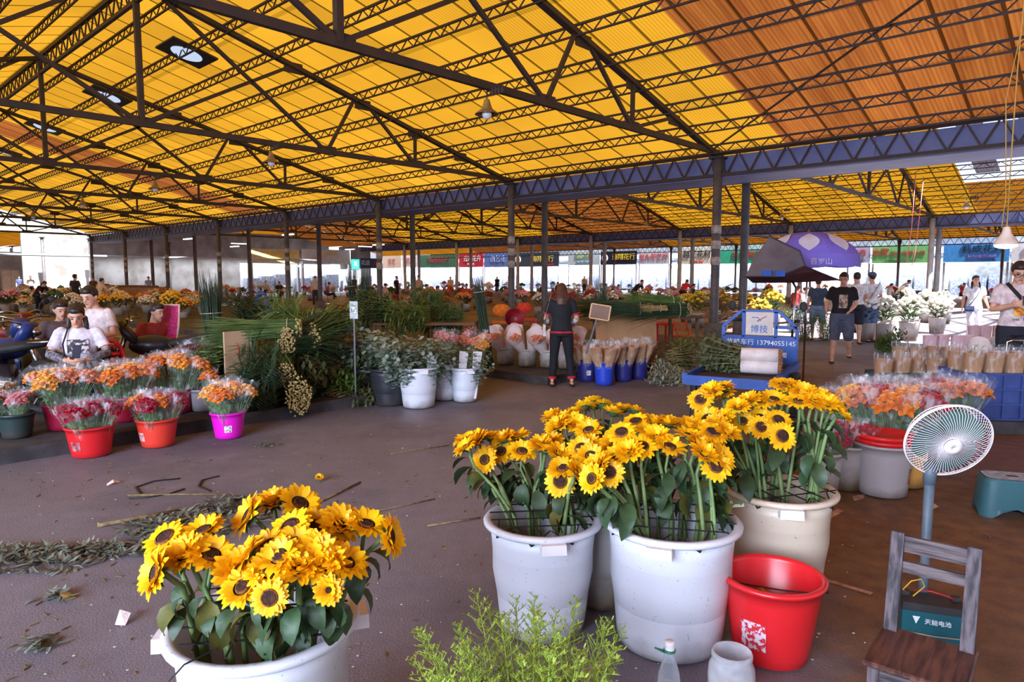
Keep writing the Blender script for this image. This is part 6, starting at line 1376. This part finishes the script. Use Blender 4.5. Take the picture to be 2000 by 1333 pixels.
def shop(px0, px1, py0, py1, lines, bg, label, D=DD, S=None, look='bright', logo=None):
    pm = hit((px0+px1)/2, (py0+py1)/2, D if S is None else None, S); p0 = hit(px0, (py0+py1)/2, D if S is None else None, S); p1 = hit(px1, (py0+py1)/2, D if S is None else None, S)
    zt = hit((px0+px1)/2, py0, D if S is None else None, S).z; zb = hit((px0+px1)/2, py1, D if S is None else None, S).z; rz = math.atan2(p1.y-p0.y, p1.x-p0.x); Wd = (p1-p0).length; Hh = zt-zb
    c = (p0+p1)/2; c = Vector((c.x, c.y, 0)); zc = (zt+zb)/2
    e = thing('shop_sign', label, 'sign', c, rz, 'shop signs'); MB().box((0, 0, zc), (Wd, .12, Hh)).build('board', tcol(bg), e, False)
    for body, size, colr, dx, dz in lines:
        o = text(body, Hh*size, tcol(colr), e, (dx*Wd, -.075, zc+dz*Hh), (PI/2, 0, 0), 'lettering', .01)
    if logo:
        mb = MB()
        for k in range(12): a = 2*PI*k/12; mb.ell((logo*Wd+math.cos(a)*Hh*.2, -.075, zc+math.sin(a)*Hh*.2), (Hh*.09, .02, Hh*.09), 8, 5)
        mb.build('flower_emblem', tcol((240, 240, 250)), e)
    f = thing('flower_shop', 'lit shop below the '+label, 'shop', c, rz)
    h = zb-.02
    for x in (-1, 1): MB().box((x*(Wd/2-.08), .15, h/2), (.16, .3, h)).build('pillar', tcol((170, 172, 178)), f, False)
    bm = {'bright': SHW, 'dark': DARKW, 'shelf': SHF}[look]
    MB().box((0, 2.4, h/2), (Wd*.98, .1, h)).build('rear_panel', bm, f, False)
    for k in range(3): MB().box((-Wd*.3+Wd*.3*k, 2.0, h*.25+k*.2), (Wd*.26, .6, h*.5)).build('shelf_unit', SHF, f, False)
Y_, W_, R_ = (250, 214, 60), (236, 236, 236), (206, 36, 44)
shop(1843, 1972, 477, 512, [('莉成花卉', .5, (28, 34, 46), .1, .2), ('Licheng Flower', .22, (170, 90, 180), .1, -.18), ('鲜花批发 零售', .11, (30, 60, 120), .2, -.38)], (70, 150, 224), 'bright blue shop sign reading Licheng Flower at right', look='dark')
shop(1704, 1818, 480, 514, [('怡家', .5, (206, 60, 60), -.36, .12), ('花卉有限公司', .3, (196, 74, 70), .12, .05), ('广州市荔湾区花卉市场 TEL 13202781', .1, (40, 60, 50), 0, -.36)], (120, 196, 120), 'green shop sign with red lettering right of the purple parasol', look='dark')
shop(1655, 1700, 480, 514, [('花卉', .45, R_, 0, .05), ('13822787371', .14, (60, 60, 90), .0, -.36)], (176, 178, 204), 'lilac grey shop sign with one red character beside the parasol')
shop(1976, 2060, 470, 512, [('鲜花', .4, (200, 200, 210), 0, 0)], (240, 242, 248), 'blank white shop sign cut by the right frame edge')
shop(1402, 1500, 488, 515, [('兰祥鲜花', .6, R_, .1, .1)], (60, 176, 140), 'green shop sign with red lettering left of the parasol', look='shelf')
shop(1326, 1398, 486, 516, [('越艺花材', .5, (50, 44, 40), 0, .1), ('鲜花配材 批发', .16, R_, 0, -.35)], (226, 220, 200), 'cream shop sign with black brush lettering', look='shelf')
shop(1248, 1308, 490, 516, [('益头花艺行', .5, (226, 90, 90), 0, .05)], (206, 208, 216), 'pale grey shop sign with thin red lettering', look='shelf')
shop(1174, 1244, 491, 517, [('海翔花行', .52, Y_, .14, .05)], (24, 24, 46), 'smaller navy shop sign with yellow lettering and white flower emblem', logo=-.38)
shop(1110, 1172, 492, 518, [('花心花卉', .42, (160, 190, 60), 0, .15), ('Hua Xin Flowers', .2, (90, 180, 190), 0, -.25)], (190, 200, 206), 'grey shop sign with yellow green lettering', look='bright')
shop(1002, 1092, 493, 521, [('海翔花行', .5, (236, 206, 90), .16, .0), ('TEL 020 8179', .14, R_, .3, -.38)], (52, 58, 66), 'wider dark grey shop sign with yellow lettering and white flower emblem', logo=-.38)
shop(946, 1000, 494, 522, [('创艺花', .5, (170, 186, 226), 0, .05)], (92, 116, 172), 'dusty blue shop sign left of the wide dark grey one', look='bright')
shop(897, 944, 496, 522, [('云南花卉', .48, (240, 220, 220), .05, .1), ('鲜花 配送', .18, (240, 200, 200), 0, -.3)], (190, 30, 50), 'red shop sign with white lettering', look='bright')
shop(820, 895, 498, 523, [('市场鲜花行', .55, (170, 40, 40), 0, .05)], (46, 104, 72), 'dark green shop sign with red lettering')
shop(786, 818, 500, 522, [('花州', .55, R_, 0, .05)], (226, 214, 210), 'small whitish shop sign with red lettering')
shop(748, 784, 500, 524, [('花艺', .5, (170, 60, 60), 0, 0)], (206, 178, 150), 'beige shop sign beside the whitish one')
S_W = 54.5
struct(hallobj(MB().box((-S_W-4, D2+12, 3), (.2, 34, 6)), 'wall_left', FARW))
shop(702, 746, 505, 524, [('花店', .55, W_, -.25, 0), ('鲜花', .5, R_, .28, 0)], (24, 26, 60), 'navy and red lit shop sign', S=S_W)
shop(686, 701, 507, 526, [('花', .5, W_, 0, 0)], (40, 180, 130), 'tiny turquoise shop sign', S=S_W)
shop(590, 684, 488, 516, [('LE KIEN', .36, Y_, .05, .22), ('MADRONE FLOWER', .3, Y_, .08, -.22)], (206, 208, 206), 'white shop sign with yellow English lettering', S=S_W)
shop(490, 584, 487, 514, [('LE KIEN FLOWER', .34, Y_, .12, .2), ('MADRONE FLOWER', .34, Y_, .12, -.22)], (222, 206, 150), 'cream shop sign with yellow English lettering', S=S_W)
lamp('shop_light_a', 'AREA', HP(-14, DD+1.6, 3.4), 6000, (.92, .96, 1), 30, 1.5, target=HP(-14, DD+1.6, 0)).rotation_euler = (0, 0, HALL)
lamp('shop_light_b', 'AREA', HP(22, DD+1.6, 3.4), 15000, (.92, .96, 1), 40, 1.5).rotation_euler = (0, 0, HALL)
lamp('shop_light_d', 'AREA', HP(66, DD+1.6, 3.4), 16000, (.92, .96, 1), 46, 1.5).rotation_euler = (0, 0, HALL)
lamp('shop_light_c', 'AREA', HP(S_W+1.8, 14, 3.4), 1800, (.95, .97, 1), 2, 24).rotation_euler = (0, 0, HALL)
# ------------------------------------------------------------------ buckets of flowers on the far stalls
FM_ = {k: mat('bloom_'+k, a, b, 16, .7, .2, rng=(.4, .6), vary=.15) for k, a, b in (('white', (240, 236, 230), (220, 206, 190)), ('pink', (236, 176, 186), (210, 120, 140)), ('yellow', (246, 206, 70), (226, 160, 50)), ('orange', (240, 160, 90), (216, 116, 70)), ('red', (206, 50, 60), (150, 30, 50)), ('cream', (240, 216, 170), (214, 176, 130)), ('green', (84, 110, 56), (56, 80, 42)), ('sun', (250, 200, 40), (120, 110, 40)))}
def far_bucket(n=34, R0=.3, H=.85, leaf=26):
    e = put('flower_bucket', None); MB().lathe([(0, .0), (.15, 0), (.19, .38), (.2, .4), (.17, .38), (0, .3)], 14).build('pail', PALEG, e); mb = MB()
    for i in range(n):
        a = i*2.4; rr = R0*math.sqrt((i+.5)/n); mb.ell((rr*math.cos(a), rr*math.sin(a), H-.22*(rr/R0)**2+R.uniform(-.04, .04)), (.055, .055, .045), 6, 4)
    mb.build('blossoms', FM_['white'], e); lb = MB()
    for i in range(leaf): a = i*2.4; lb.leaf((.1*math.cos(a), .1*math.sin(a), .42+.01*i), (math.cos(a), math.sin(a), 1.2), .26, .07, .6, 2, shape=[.3, 1, .1])
    lb.build('foliage', FM_['green'], e); return e
FB = [far_bucket(), far_bucket(40, .34, .75), far_bucket(30, .26, .95, 34)]
NAMES = {'white': 'white blooms', 'pink': 'pink blooms', 'yellow': 'yellow blooms', 'orange': 'orange blooms', 'red': 'red blooms', 'cream': 'cream blooms', 'green': 'plain green foliage', 'sun': 'sunflowers'}
def far(px, py, key, zone, sc=1.0, z=0.0):
    l = 'bucket of %s on the %s' % (NAMES[key], zone); p = G(px, py, z); rm = {'bloom_white': FM_[key]}
    o = dup(R.choice(FB), p, R.uniform(0, 6), l, l, sc, remat=rm); o['category'] = 'flower bucket'
cnt = 0
for px0, px1, py0, py1, n, keys, zone in ((0, 250, 592, 625, 34, ['white', 'white', 'cream', 'pink', 'yellow', 'green'], 'far left stall'), (0, 330, 566, 588, 44, ['white', 'pink', 'orange', 'green', 'cream'], 'farthest left stalls'), (220, 400, 590, 622, 26, ['cream', 'white', 'yellow', 'orange'], 'stall behind the burlap sack'), (330, 385, 615, 632, 6, ['yellow', 'sun', 'yellow'], 'stall right of the burlap sack'),
        (400, 760, 562, 590, 44, ['orange', 'white', 'red', 'pink', 'green', 'cream'], 'far middle left stalls'), (700, 1000, 575, 612, 36, ['green', 'orange', 'white', 'pink', 'green', 'red'], 'stalls behind the eucalyptus'), (760, 1330, 556, 572, 60, ['white', 'orange', 'green', 'red', 'pink', 'cream'], 'stalls before the shop row'),
        (1000, 1200, 590, 625, 18, ['pink', 'orange', 'white', 'red'], 'stall behind the woman in black'), (1190, 1420, 575, 600, 22, ['white', 'pink', 'white', 'orange'], 'stall behind the palm bundles'), (1420, 1640, 565, 585, 16, ['white', 'green', 'orange', 'pink'], 'stalls behind the parasol'), (1660, 1990, 562, 590, 44, ['orange', 'white', 'pink', 'green', 'red', 'white'], 'stalls under the blue and green signs')):
    for i in range(n):
        far(px0+(px1-px0)*R.random(), py0+(py1-py0)*R.random(), R.choice(keys), zone, R.uniform(.85, 1.15)); cnt += 1
for i in range(26): far(R.uniform(1660, 1850), R.uniform(600, 668), 'white', 'sunlit patch of floor', R.uniform(1.0, 1.25))
for px, py in ((1362, 641), (1408, 646), (1395, 632), (1340, 630), (1450, 640), (1480, 642), (1510, 640), (1465, 630), (1500, 628)): far(px, py, 'sun', 'stall around the taped column', 1.2)
# tree branches stacked between the columns
e = thing('branch_pile', 'tangled pile of bare brown branches between the two big columns', 'branch pile', G(1425, 650)); mb = MB()
for i in range(46): a = R.uniform(-.6, .6); p = Vector((R.uniform(-.5, .5), R.uniform(-.4, .4), R.uniform(.1, 1.3))); d = Vector((math.cos(a), R.uniform(-.5, .5), R.uniform(-.15, .35))); mb.tube([p-d*.5, p+V(0, 0, .03), p+d*.5], [.012, .01, .004], 5)
mb.build('branches', mat('bare_branch', (130, 92, 62), (96, 66, 46), 9, .8, .2), e)
# ------------------------------------------------------------------ things among the left-hand traders
def sitter(loc, c, label, h=.42, rz=0):
    e = thing('plastic_stool', label, 'stool', loc, rz); m = tub_mat('stool_%d_%d' % c[:2], c); MB().lathe([(0, h), (.14, h), (.155, h-.02), (.15, h-.05), (.13, h-.05)], 20).build('seat', m, e)
    for k in range(4): a = PI/4+k*PI/2; MB().bar((.12*math.cos(a), .12*math.sin(a), h-.04), (.17*math.cos(a), .17*math.sin(a), 0), .035).build('leg', m, e, False)
k = 0
for o in [o for o in bpy.data.objects if o.get('category') == 'person']:
    kids = [c for c in o.children if c.name.startswith('body')]
    zmax = max(v[2] for v in kids[0].bound_box)
    if zmax < 1.45 and 'bending' not in o['label'] and 'leaning' not in o['label'] and o.location.y < 40:
        sitter(o.location, R.choice([(200, 50, 60), (60, 90, 170), (220, 120, 50), (200, 200, 206)]), 'plastic stool under the '+' '.join(o['label'].split()[:9]), .40 if o.location.y > 5 else .4)
SACK = mat('burlap', (186, 136, 84), (150, 104, 60), 30, .85, .4)
mb = MB(); mb.ell((0, 0, .3), (.46, .34, .34), 20, 12); mb.box((0, .05, .22), (.8, .5, .44), taper=.8); mb.ell((-.22, 0, .5), (.2, .18, .12)); mb.ell((.3, -.1, .42), (.16, .2, .14))
p = G(340, 735, KH); o = put('burlap_sack', _withmat(bake(mb, .03, 4), SACK), None, (AT(338, 690, 8.2).x, 8.2, KH), (0, 0, .2)); o.scale = (.8, .8, 1.0); tag(o, 'bulging tan burlap sack behind the leaning black scooter', 'sack')
PINKW = mat('pink_woven', (206, 50, 120), (150, 26, 84), 60, .7, .4, rng=(.45, .55)); p = AT(295, 640, 8.7); e = thing('lounge_chair', 'bright pink woven lounge chair back behind the burlap sack', 'chair', (p.x, p.y, KH), -.3)
mb = MB(); rows = []
for j in range(7): t = j/6; rows.append([V(x*(1-.25*t*t), .35*t-.1*t*t+.06*x*x*8, .4+.75*t) for x in (-.26, -.13, 0, .13, .26)])
for a, b in zip(rows, rows[1:]): mb.strip(a, b)
mb.build('backrest', PINKW, e); mb = MB(); mb.tube([r[0] for r in rows]+[r for r in rows[-1][1:]]+[r[-1] for r in rows[::-1][1:]], .014, 8); mb.build('frame', mat('pale_chair_frame', (206, 180, 160)), e); MB().box((0, -.25, .38), (.5, .5, .04)).build('seat', PINKW, e, False)
for x in (-.22, .22):
    for y in (-.45, 0): MB().bar((x, y, 0), (x, y, .37), .025).build('leg', CHR, e, False)
REDP = mat('glossy_red_plastic', (214, 36, 44), (190, 24, 34), 4, .3); p = AT(254, 718, 8.0); e = thing('plastic_chair', 'small glossy red plastic chair with open back behind the flower buckets', 'chair', (p.x, p.y, KH), PI-.3, scale=1.2)
MB().box((0, 0, .3), (.3, .28, .03)).build('seat', REDP, e, False)
mb = MB(); mb.tube([(-.14, .13, .3), (-.13, .17, .45), (-.11, .2, .6), (-.05, .215, .66), (.05, .215, .66), (.11, .2, .6), (.13, .17, .45), (.14, .13, .3)], .026, 8, flat=.6); mb.tube([(-.1, .195, .54), (0, .2, .52), (.1, .195, .54)], .055, 8, flat=.4); mb.tube([(0, .2, .54), (0, .17, .42), (.01, .13, .3)], .05, 8, flat=.4); mb.tube([(-.08, .2, .6), (0, .205, .61), (.08, .2, .6)], .035, 8, flat=.4); mb.build('backrest', REDP, e)
for x in (-.12, .12):
    for y in (-.11, .11): MB().bar((x, y, .29), (x*1.2, y*1.2, 0), .035).build('leg', REDP, e, False)
# scooters and motorcycles
MBODY = [mat('black_fairing', (28, 28, 34), (44, 42, 46), 4, .3), mat('dark_red_fairing', (120, 24, 32), (90, 20, 28), 4, .3), mat('blue_fairing', (40, 54, 110), (30, 40, 84), 4, .35)]
def make_bike():
    e = put('motorcycle', None); wheel(e, (0, -.62, .28), .28, .1); wheel(e, (0, .62, .28), .28, .1)
    mb = MB(); mb.tube([(0, -.62, .28), (0, -.5, .62), (0, -.4, .92)], .035, 8); mb.tube([(-.32, -.3, 1.0), (-.2, -.38, 1.02), (0, -.4, .96), (.2, -.38, 1.02), (.32, -.3, 1.0)], .014, 8); mb.build('front_fork', CHR, e)
    mb = MB(); mb.ell((0, -.15, .68), (.14, .26, .13), 14, 9); mb.box((0, .1, .42), (.24, .55, .26), taper=.8); mb.tube([(0, -.3, .7), (0, -.42, .85), (0, -.48, .98)], [.1, .13, .09], 10, flat=.5); mb.build('fairing', MBODY[0], e)
    MB().loft([(V(0, .02, .7), V(.1, 0, 0), V(0, 0, .04)), (V(0, .35, .74), V(.13, 0, 0), V(0, 0, .06)), (V(0, .72, .8), V(.09, 0, 0), V(0, 0, .045))], 12).build('seat', RUB, e)
    MB().ell((0, -.56, .88), (.06, .04, .055), 12, 8).build('headlight', CHR, e); mb = MB(); mb.tube([(-.12, .55, .8), (-.12, .85, .82), (.12, .85, .82), (.12, .55, .8)], .012, 6); mb.tube([(-.12, .85, .82), (-.1, .9, .98), (.1, .9, .98), (.12, .85, .82)], .012, 6); mb.build('rack', CHR, e)
    for s in (-1, 1): o = MB().tube([(s*.26, -.34, 1.02), (s*.33, -.36, 1.18)], .006, 6).build('mirror_arm', RUB, e); MB().ell((s*.35, -.36, 1.22), (.06, .015, .04), 10, 6).build('mirror', RUB, o)
    MB().tube([(.0, .15, .3), (.16, .12, .0)], .014, 6).build('kick_stand', CHR, e); MB().tube([(.14, -.1, .25), (.16, .3, .22), (.16, .75, .3)], .035, 8).build('exhaust', CHR, e); return e
bk0 = make_bike(); bikes = [(15, 690, 10.2, 1.2, 0, 'dark red motorcycle at the left edge'), (40, 690, 9.0, .7, 2, 'motorcycle with blue body between the red one and the seated girl'), (-40, 735, 7.4, -1.4, 0, 'grey scooter with chrome rear rack left of the seated girl'), (325, 705, 8.4, -1.2, 0, 'black scooter parked nose up behind the red plastic chair'), (-5, 690, 8.0, 1.4, 2, 'blue motorcycle cut by the left frame edge'), (600, 640, 12.5, -.8, 0, 'dark motorcycle parked behind the green rack'), (640, 640, 13.3, 1.0, 1, 'red motorcycle parked beside the second tricycle')]
for i, (px, py, Y, rz, ci, lab) in enumerate(bikes):
    o = bk0 if i == 0 else dup(bk0, (0, 0, 0)); p = AT(px, py, Y); o.location = (p.x, p.y, KH); o.rotation_euler = (0, 0, rz); tag(o, lab, 'motorcycle', 'motorcycles')
    if i == 0: ci = 1
    for c in o.children:
        if c.name.startswith('fairing'): c.material_slots[0].link = 'OBJECT'; c.material_slots[0].material = MBODY[ci]
t2 = dup(tr, AT(690, 640, 13.5)*1.0, 2.2, 'second tricycle with dark frame standing far behind the eucalyptus'); t2.location.z = KH; t2['category'] = 'tricycle'
for c in list(t2.children):
    if c.name.startswith(('lettering', 'sign_panel')):
        for g in list(c.children): bpy.data.objects.remove(g)
        bpy.data.objects.remove(c)
# more green stock further back
for px, py, Y, L, lean, lab in ((958, 640, 11.0, 1.35, (-.14, 0), 'tall leaning bundle of dark green stalks left of the woman in black'), (712, 600, 14.5, 1.3, (.02, 0), 'tall dark bundle standing far off, left one of three'), (700, 600, 15.2, 1.2, (-.12, 0), 'tall dark bundle standing far off, leaning left'), (690, 604, 14.0, 1.2, (.15, 0), 'tall dark bundle standing far off, leaning right'), (1168, 580, 12.5, .9, (.05, 0), 'spiky green leaves standing right of the woman in black')):
    p = AT(px, py, Y); ztop = {958: 530, 712: 528, 700: 530, 690: 535, 1168: 540}[px]; zz = AT(px, ztop, Y).z; L = zz-KH
    b = blade_bundle('blade_bundle', L, .07, 90, GRN1, .12 if 'spiky' in lab else .04, tie=(.25, .8) if 'spiky' not in lab else (.2,)); stand(b, (p.x, p.y, KH), lab, lean=lean)
for px, py, Y, m, lab in ((770, 605, 12.0, GRN1, 'dark green bundle heap behind the eucalyptus, left one'), (840, 620, 12.0, GRN2, 'grassy bundles in clear sleeves behind the eucalyptus'), (905, 620, 12.3, GRN1, 'dark spiky leaf heap left of the tall leaning bundle'), (870, 590, 14.5, GRN2, 'yellow green foliage heap farther behind the eucalyptus')):
    b = leafy_bundle('leafy_bundle', .8, .2, 56, m, (.14, .03), 9, True, .2, GRN2); lay(b, AT(px, py, Y), PI+R.uniform(-.5, .5), lab)
for x0, x1, yy, Y, lab in ((740, 930, 640, 12.4, 'low timber table under the green heaps behind the eucalyptus'), (840, 900, 606, 14.8, 'low timber table under the farther foliage heap')):
    a, b = AT(x0, yy, Y), AT(x1, yy, Y); e = thing('display_table', lab, 'table', (a.x, a.y, KH)); L = b.x-a.x; z = AT(x0, yy-10, Y).z-KH; MB().box((L/2, 0, z), (L, 1.0, .04)).build('top', MWOOD, e, False)
    for x in (0, L):
        for y in (-.4, .4): MB().bar((x, y, 0), (x, y, z), .05).build('leg', MWOOD, e, False)
# cardboard boxes, red and orange chair backs far off
for px, py, w_, lab in ((262, 590, 1.6, 'big open cardboard box pile left of the far columns'), (300, 592, 1.2, 'low cardboard box right of the big box pile'), (55, 582, .6, 'small brown box on the far left stall'), (215, 582, 1.0, 'tall brown cabinet far off behind the traders')):
    p = G(px, py); e = thing('cardboard_box', lab, 'box', p, R.uniform(-.4, .4)); MB().box((0, 0, .5), (w_, .7, 1.0)).build('body', CARD, e, False); MB().box((0, -.45, 1.02), (w_, .3, .015), Matrix.Rotation(-.5, 3, 'X')).build('flap', CARD, e, False)
for px, py, Y, c, lab in ((979, 590, 16, (236, 130, 40), 'orange chair back by the tall leaning bundle'), (1028, 590, 17, (226, 70, 50), 'red orange chair back left of the second column'), (1293, 600, 15.5, (206, 30, 50), 'bright red chair back right of the trader in dark t-shirt')):
    p = AT(px, py, Y); e = thing('plastic_chair', lab, 'chair', (p.x, p.y, KH), R.uniform(-.5, .5)); m = cloth(c); mb = MB(); mb.lathe([(0, 0), (.21, .0), (.21, .03), (0, .03)], 20, (0, .2, .72), Matrix.Rotation(PI/2-.2, 3, 'X'), sy=.72); mb.build('backrest', m, e); MB().box((0, 0, .45), (.42, .42, .04)).build('seat', m, e, False)
    for x in (-.18, .18):
        for y in (-.18, .18): MB().bar((x, y, 0), (x, y, .44), .035).build('leg', m, e, False)
p = AT(1003, 628, 12.6); e = thing('wooden_stool', 'small timber stool under the red basin', 'stool', (p.x, p.y+.1, KH)); MB().box((0, 0, .48), (.4, .4, .04)).build('seat', MWOOD, e, False)
for x in (-.16, .16):
    for y in (-.16, .16): MB().bar((x, y, 0), (x, y, .47), .04).build('leg', MWOOD, e, False)
p.z = .86
e = thing('red_basin', 'big red plastic basin tipped on its side left of the woman in black', 'basin', p, rot=(1.25, 0, .2)); MB().lathe([(0, -.13), (.15, -.13), (.22, .1), (.235, .11), (.21, .1), (.14, -.11), (0, -.11)], 26).build('shell', mat('dark_red_basin', (150, 24, 36), (120, 18, 30), 4, .4), e); e.scale = (.8, .8, .8)
e = thing('folding_chair', 'brown wooden folding chair tipped beside the green heaps', 'chair', G(1340, 690), .5)
for z in (.5, .62): MB().box((0, .12+z*.1, z), (.36, .02, .07)).build('slat', mat('orange_wood', (196, 100, 50), (160, 76, 40), 5, .6) if z == .5 else bpy.data.materials['orange_wood'], e, False)
OW = bpy.data.materials['orange_wood']; MB().box((0, 0, .38), (.36, .3, .025)).build('seat', OW, e, False)
for x in (-.17, .17): MB().bar((x, .22, .7), (x, -.12, 0), .03).build('leg', OW, e, False); MB().bar((x, -.12, .38), (x, .2, 0), .03).build('leg', OW, e, False)
e = thing('hanging_cord', 'pair of pink cords hanging down beside the pale sunlit columns', 'cord', AT(1782, 500, 30)); mb = MB(); mb.tube([(-.05, 0, 3.6), (-.1, 0, 1.2), (-.25, 0, -.3), (.0, 0, -.4), (.1, 0, .0), (.2, 0, 1.5), (.3, 0, 3.4)], .02, 6); mb.build('cord', mat('pink_cord', (214, 120, 120)), e)
# ------------------------------------------------------------------ litter on the floor
DRY = mat('withered_leaf', (132, 136, 122), (76, 80, 66), 8, .8, .2, vary=0); STALK = mat('dry_stalk', (136, 114, 76), (86, 70, 44), 20, .8, .2)
mb = MB()
def clump(c, rx, ry, n, L=.065, h=.05):
    for i in range(n):
        a = R.uniform(0, 6.3); rr = math.sqrt(R.random()); p = Vector((c.x+rx*rr*math.cos(a), c.y+ry*rr*math.sin(a), .008+h*R.random()*(1-rr))); mb.leaf(p, (math.cos(a*3), math.sin(a*3), R.uniform(-.1, .3)), L*R.uniform(.5, 1.3), L*.35, R.uniform(-.6, .9), 3, fold=R.uniform(-.5, .6), shape=[.3, 1, .8, .1])
for px, py, rx, ry, n in ((400, 1020, .42, .3, 330), (330, 1030, .3, .2, 160), (240, 1075, .35, .12, 170), (130, 1085, .35, .13, 220), (40, 1085, .3, .16, 190), (450, 985, .2, .14, 90), (60, 1110, .3, .1, 80), (105, 1170, .08, .03, 20), (80, 1262, .06, .04, 24), (520, 872, .12, .04, 26)): clump(G(px, py), rx, ry, int(n*1.7))
tag(mb.build('dried_leaves', DRY), 'heaps of withered grey green leaves on the floor at left', 'leaves', kind='stuff')
for (x0, y0, x1, y1, w_, lab) in ((190, 1028, 345, 998, .014, 'thick dry stalk pointing left out of the leaf heap'), (612, 986, 704, 942, .009, 'dry stalk right of the leaf heap behind the front left tub'), (835, 1028, 938, 1012, .008, 'flattened stalk left of the left middle tub'), (732, 1000, 850, 975, .006, 'thin stalk lying farther back left of the middle tubs'), (250, 968, 450, 966, .008, 'pale stalk lying under the black straps'), (180, 1068, 250, 1082, .01, 'pale stalk across the far left leaf heap'), (755, 888, 878, 870, .006, 'thin green stalk in the middle of the bare floor'), (0, 1075, 110, 1078, .009, 'pale stalk at the left frame edge')):
    a, b = G(x0, y0, w_), G(x1, y1, w_); m_ = a.lerp(b, .5); tag(MB().tube([a-m_, (b-a)*.02+V(.01, .01, 0), b-m_], [w_, w_*.9, w_*.8], 7).build('stalk', STALK, None, True, m_), lab, 'stalk')
for pts, lab in (([(352, 935), (300, 940), (265, 952), (275, 965)], 'curved black strap lying on the floor, left one'), ([(428, 930), (395, 938), (388, 950), (410, 960)], 'curved black strap lying on the floor, right one'), ([(360, 955), (330, 965), (290, 972), (252, 974)], 'straighter black strap below the curved ones')):
    P = [G(a, b, .006) for a, b in pts]; o0 = P[0]; mb = MB(); mb.tube([q-o0 for q in P], .012, 6, flat=.35); tag(mb.build('strap', BLK, None, True, o0), lab, 'strap')
def scrap(px, py, w_, m, lab, cat_='paper scrap', name='paper_scrap', h=.02):
    mb = MB(); mb.add([(-w_, -w_*.4, 0), (0, -w_*.5, h), (w_, -w_*.2, .003), (w_*.8, w_*.5, h*.7), (0, w_*.4, h*1.6), (-w_*.9, w_*.5, .004)], [(0, 1, 4, 5), (1, 2, 3, 4)]); tag(mb.build(name, m, None, False, G(px, py, .003), (0, 0, R.uniform(0, 3))), lab, cat_)
scrap(245, 1212, .055, mat('crumpled_tissue', (226, 208, 206), (190, 170, 166), 30, .8, .4), 'crumpled pale tissue on the floor left of the front left tub', h=.035)
scrap(222, 946, .05, PAPW, 'small pinkish paper scrap near the left kerb'); scrap(920, 748, .1, CAPM, 'white scrap at the aisle mouth'); scrap(1622, 749, .09, CLEAR, 'clear plastic scrap on the floor right of the tricycle', 'plastic scrap', 'plastic_scrap')
scrap(1828, 994, .04, KRAFT, 'dry orange leaf on the floor beside the fan pole', 'leaf', 'dry_leaf'); scrap(1925, 1050, .03, KRAFT, 'small dry leaf in front of the step stool', 'leaf', 'dry_leaf'); scrap(125, 1168, .06, TANC, 'withered brown leaf at lower left', 'leaf', 'dry_leaf')
p = G(624, 936, .02); e = thing('fallen_sunflower', 'small fallen sunflower head lying on the bare floor', 'sunflower', p); put('petals', PM['ball'][0], e, (0, 0, .015), (.5, .2, 0), .55); put('calyx', CM, e, (0, 0, .015), (.5, .2, 0), .7)
mb = MB()
for i in range(420):
    px, py = R.uniform(0, 1150), R.uniform(800, 1333) if i % 2 else R.uniform(770, 960); p = G(px, py, .003); a = R.uniform(0, 6.3); mb.bar(p, p+V(math.cos(a), math.sin(a), 0)*R.uniform(.01, .05), .006, .004)
for i in range(260):
    mb.cur = 1; p = G(R.uniform(0, 1700), R.uniform(780, 1333), .004); mb.ell(p, (R.uniform(.003, .009), R.uniform(.003, .007), .003), 5, 3)
tag(mb.build('floor_litter', [STALK, mat('pale_crumbs', (196, 184, 180), (150, 136, 130), 9, .8)], None, False), 'tiny bits of stem scattered over the floor', 'litter', kind='stuff')
PMK = mat('worn_floor_paint', (196, 160, 140), (150, 110, 90), 14, .7)
for i, (pts) in enumerate(([(1120, 1322), (1175, 1285), (1197, 1292), (1140, 1333)], [(1608, 1010), (1636, 994), (1648, 999), (1622, 1014)], [(1612, 1130), (1705, 1158), (1700, 1163), (1608, 1134)], [(1665, 970), (1690, 965), (1686, 975), (1668, 979)])):
    mb = MB(); mb.add([G(a, b, .003) for a, b in pts], [(0, 1, 2, 3)]); struct(mb.build('trim_%d' % (4+i), PMK, None, False))
# the first of each kind was only the pattern for its copies
for e in BQ+PC+[KB, KB2, KB3, KBp, KBw]+FB:
    for c in list(e.children): bpy.data.objects.remove(c)
    bpy.data.objects.remove(e)
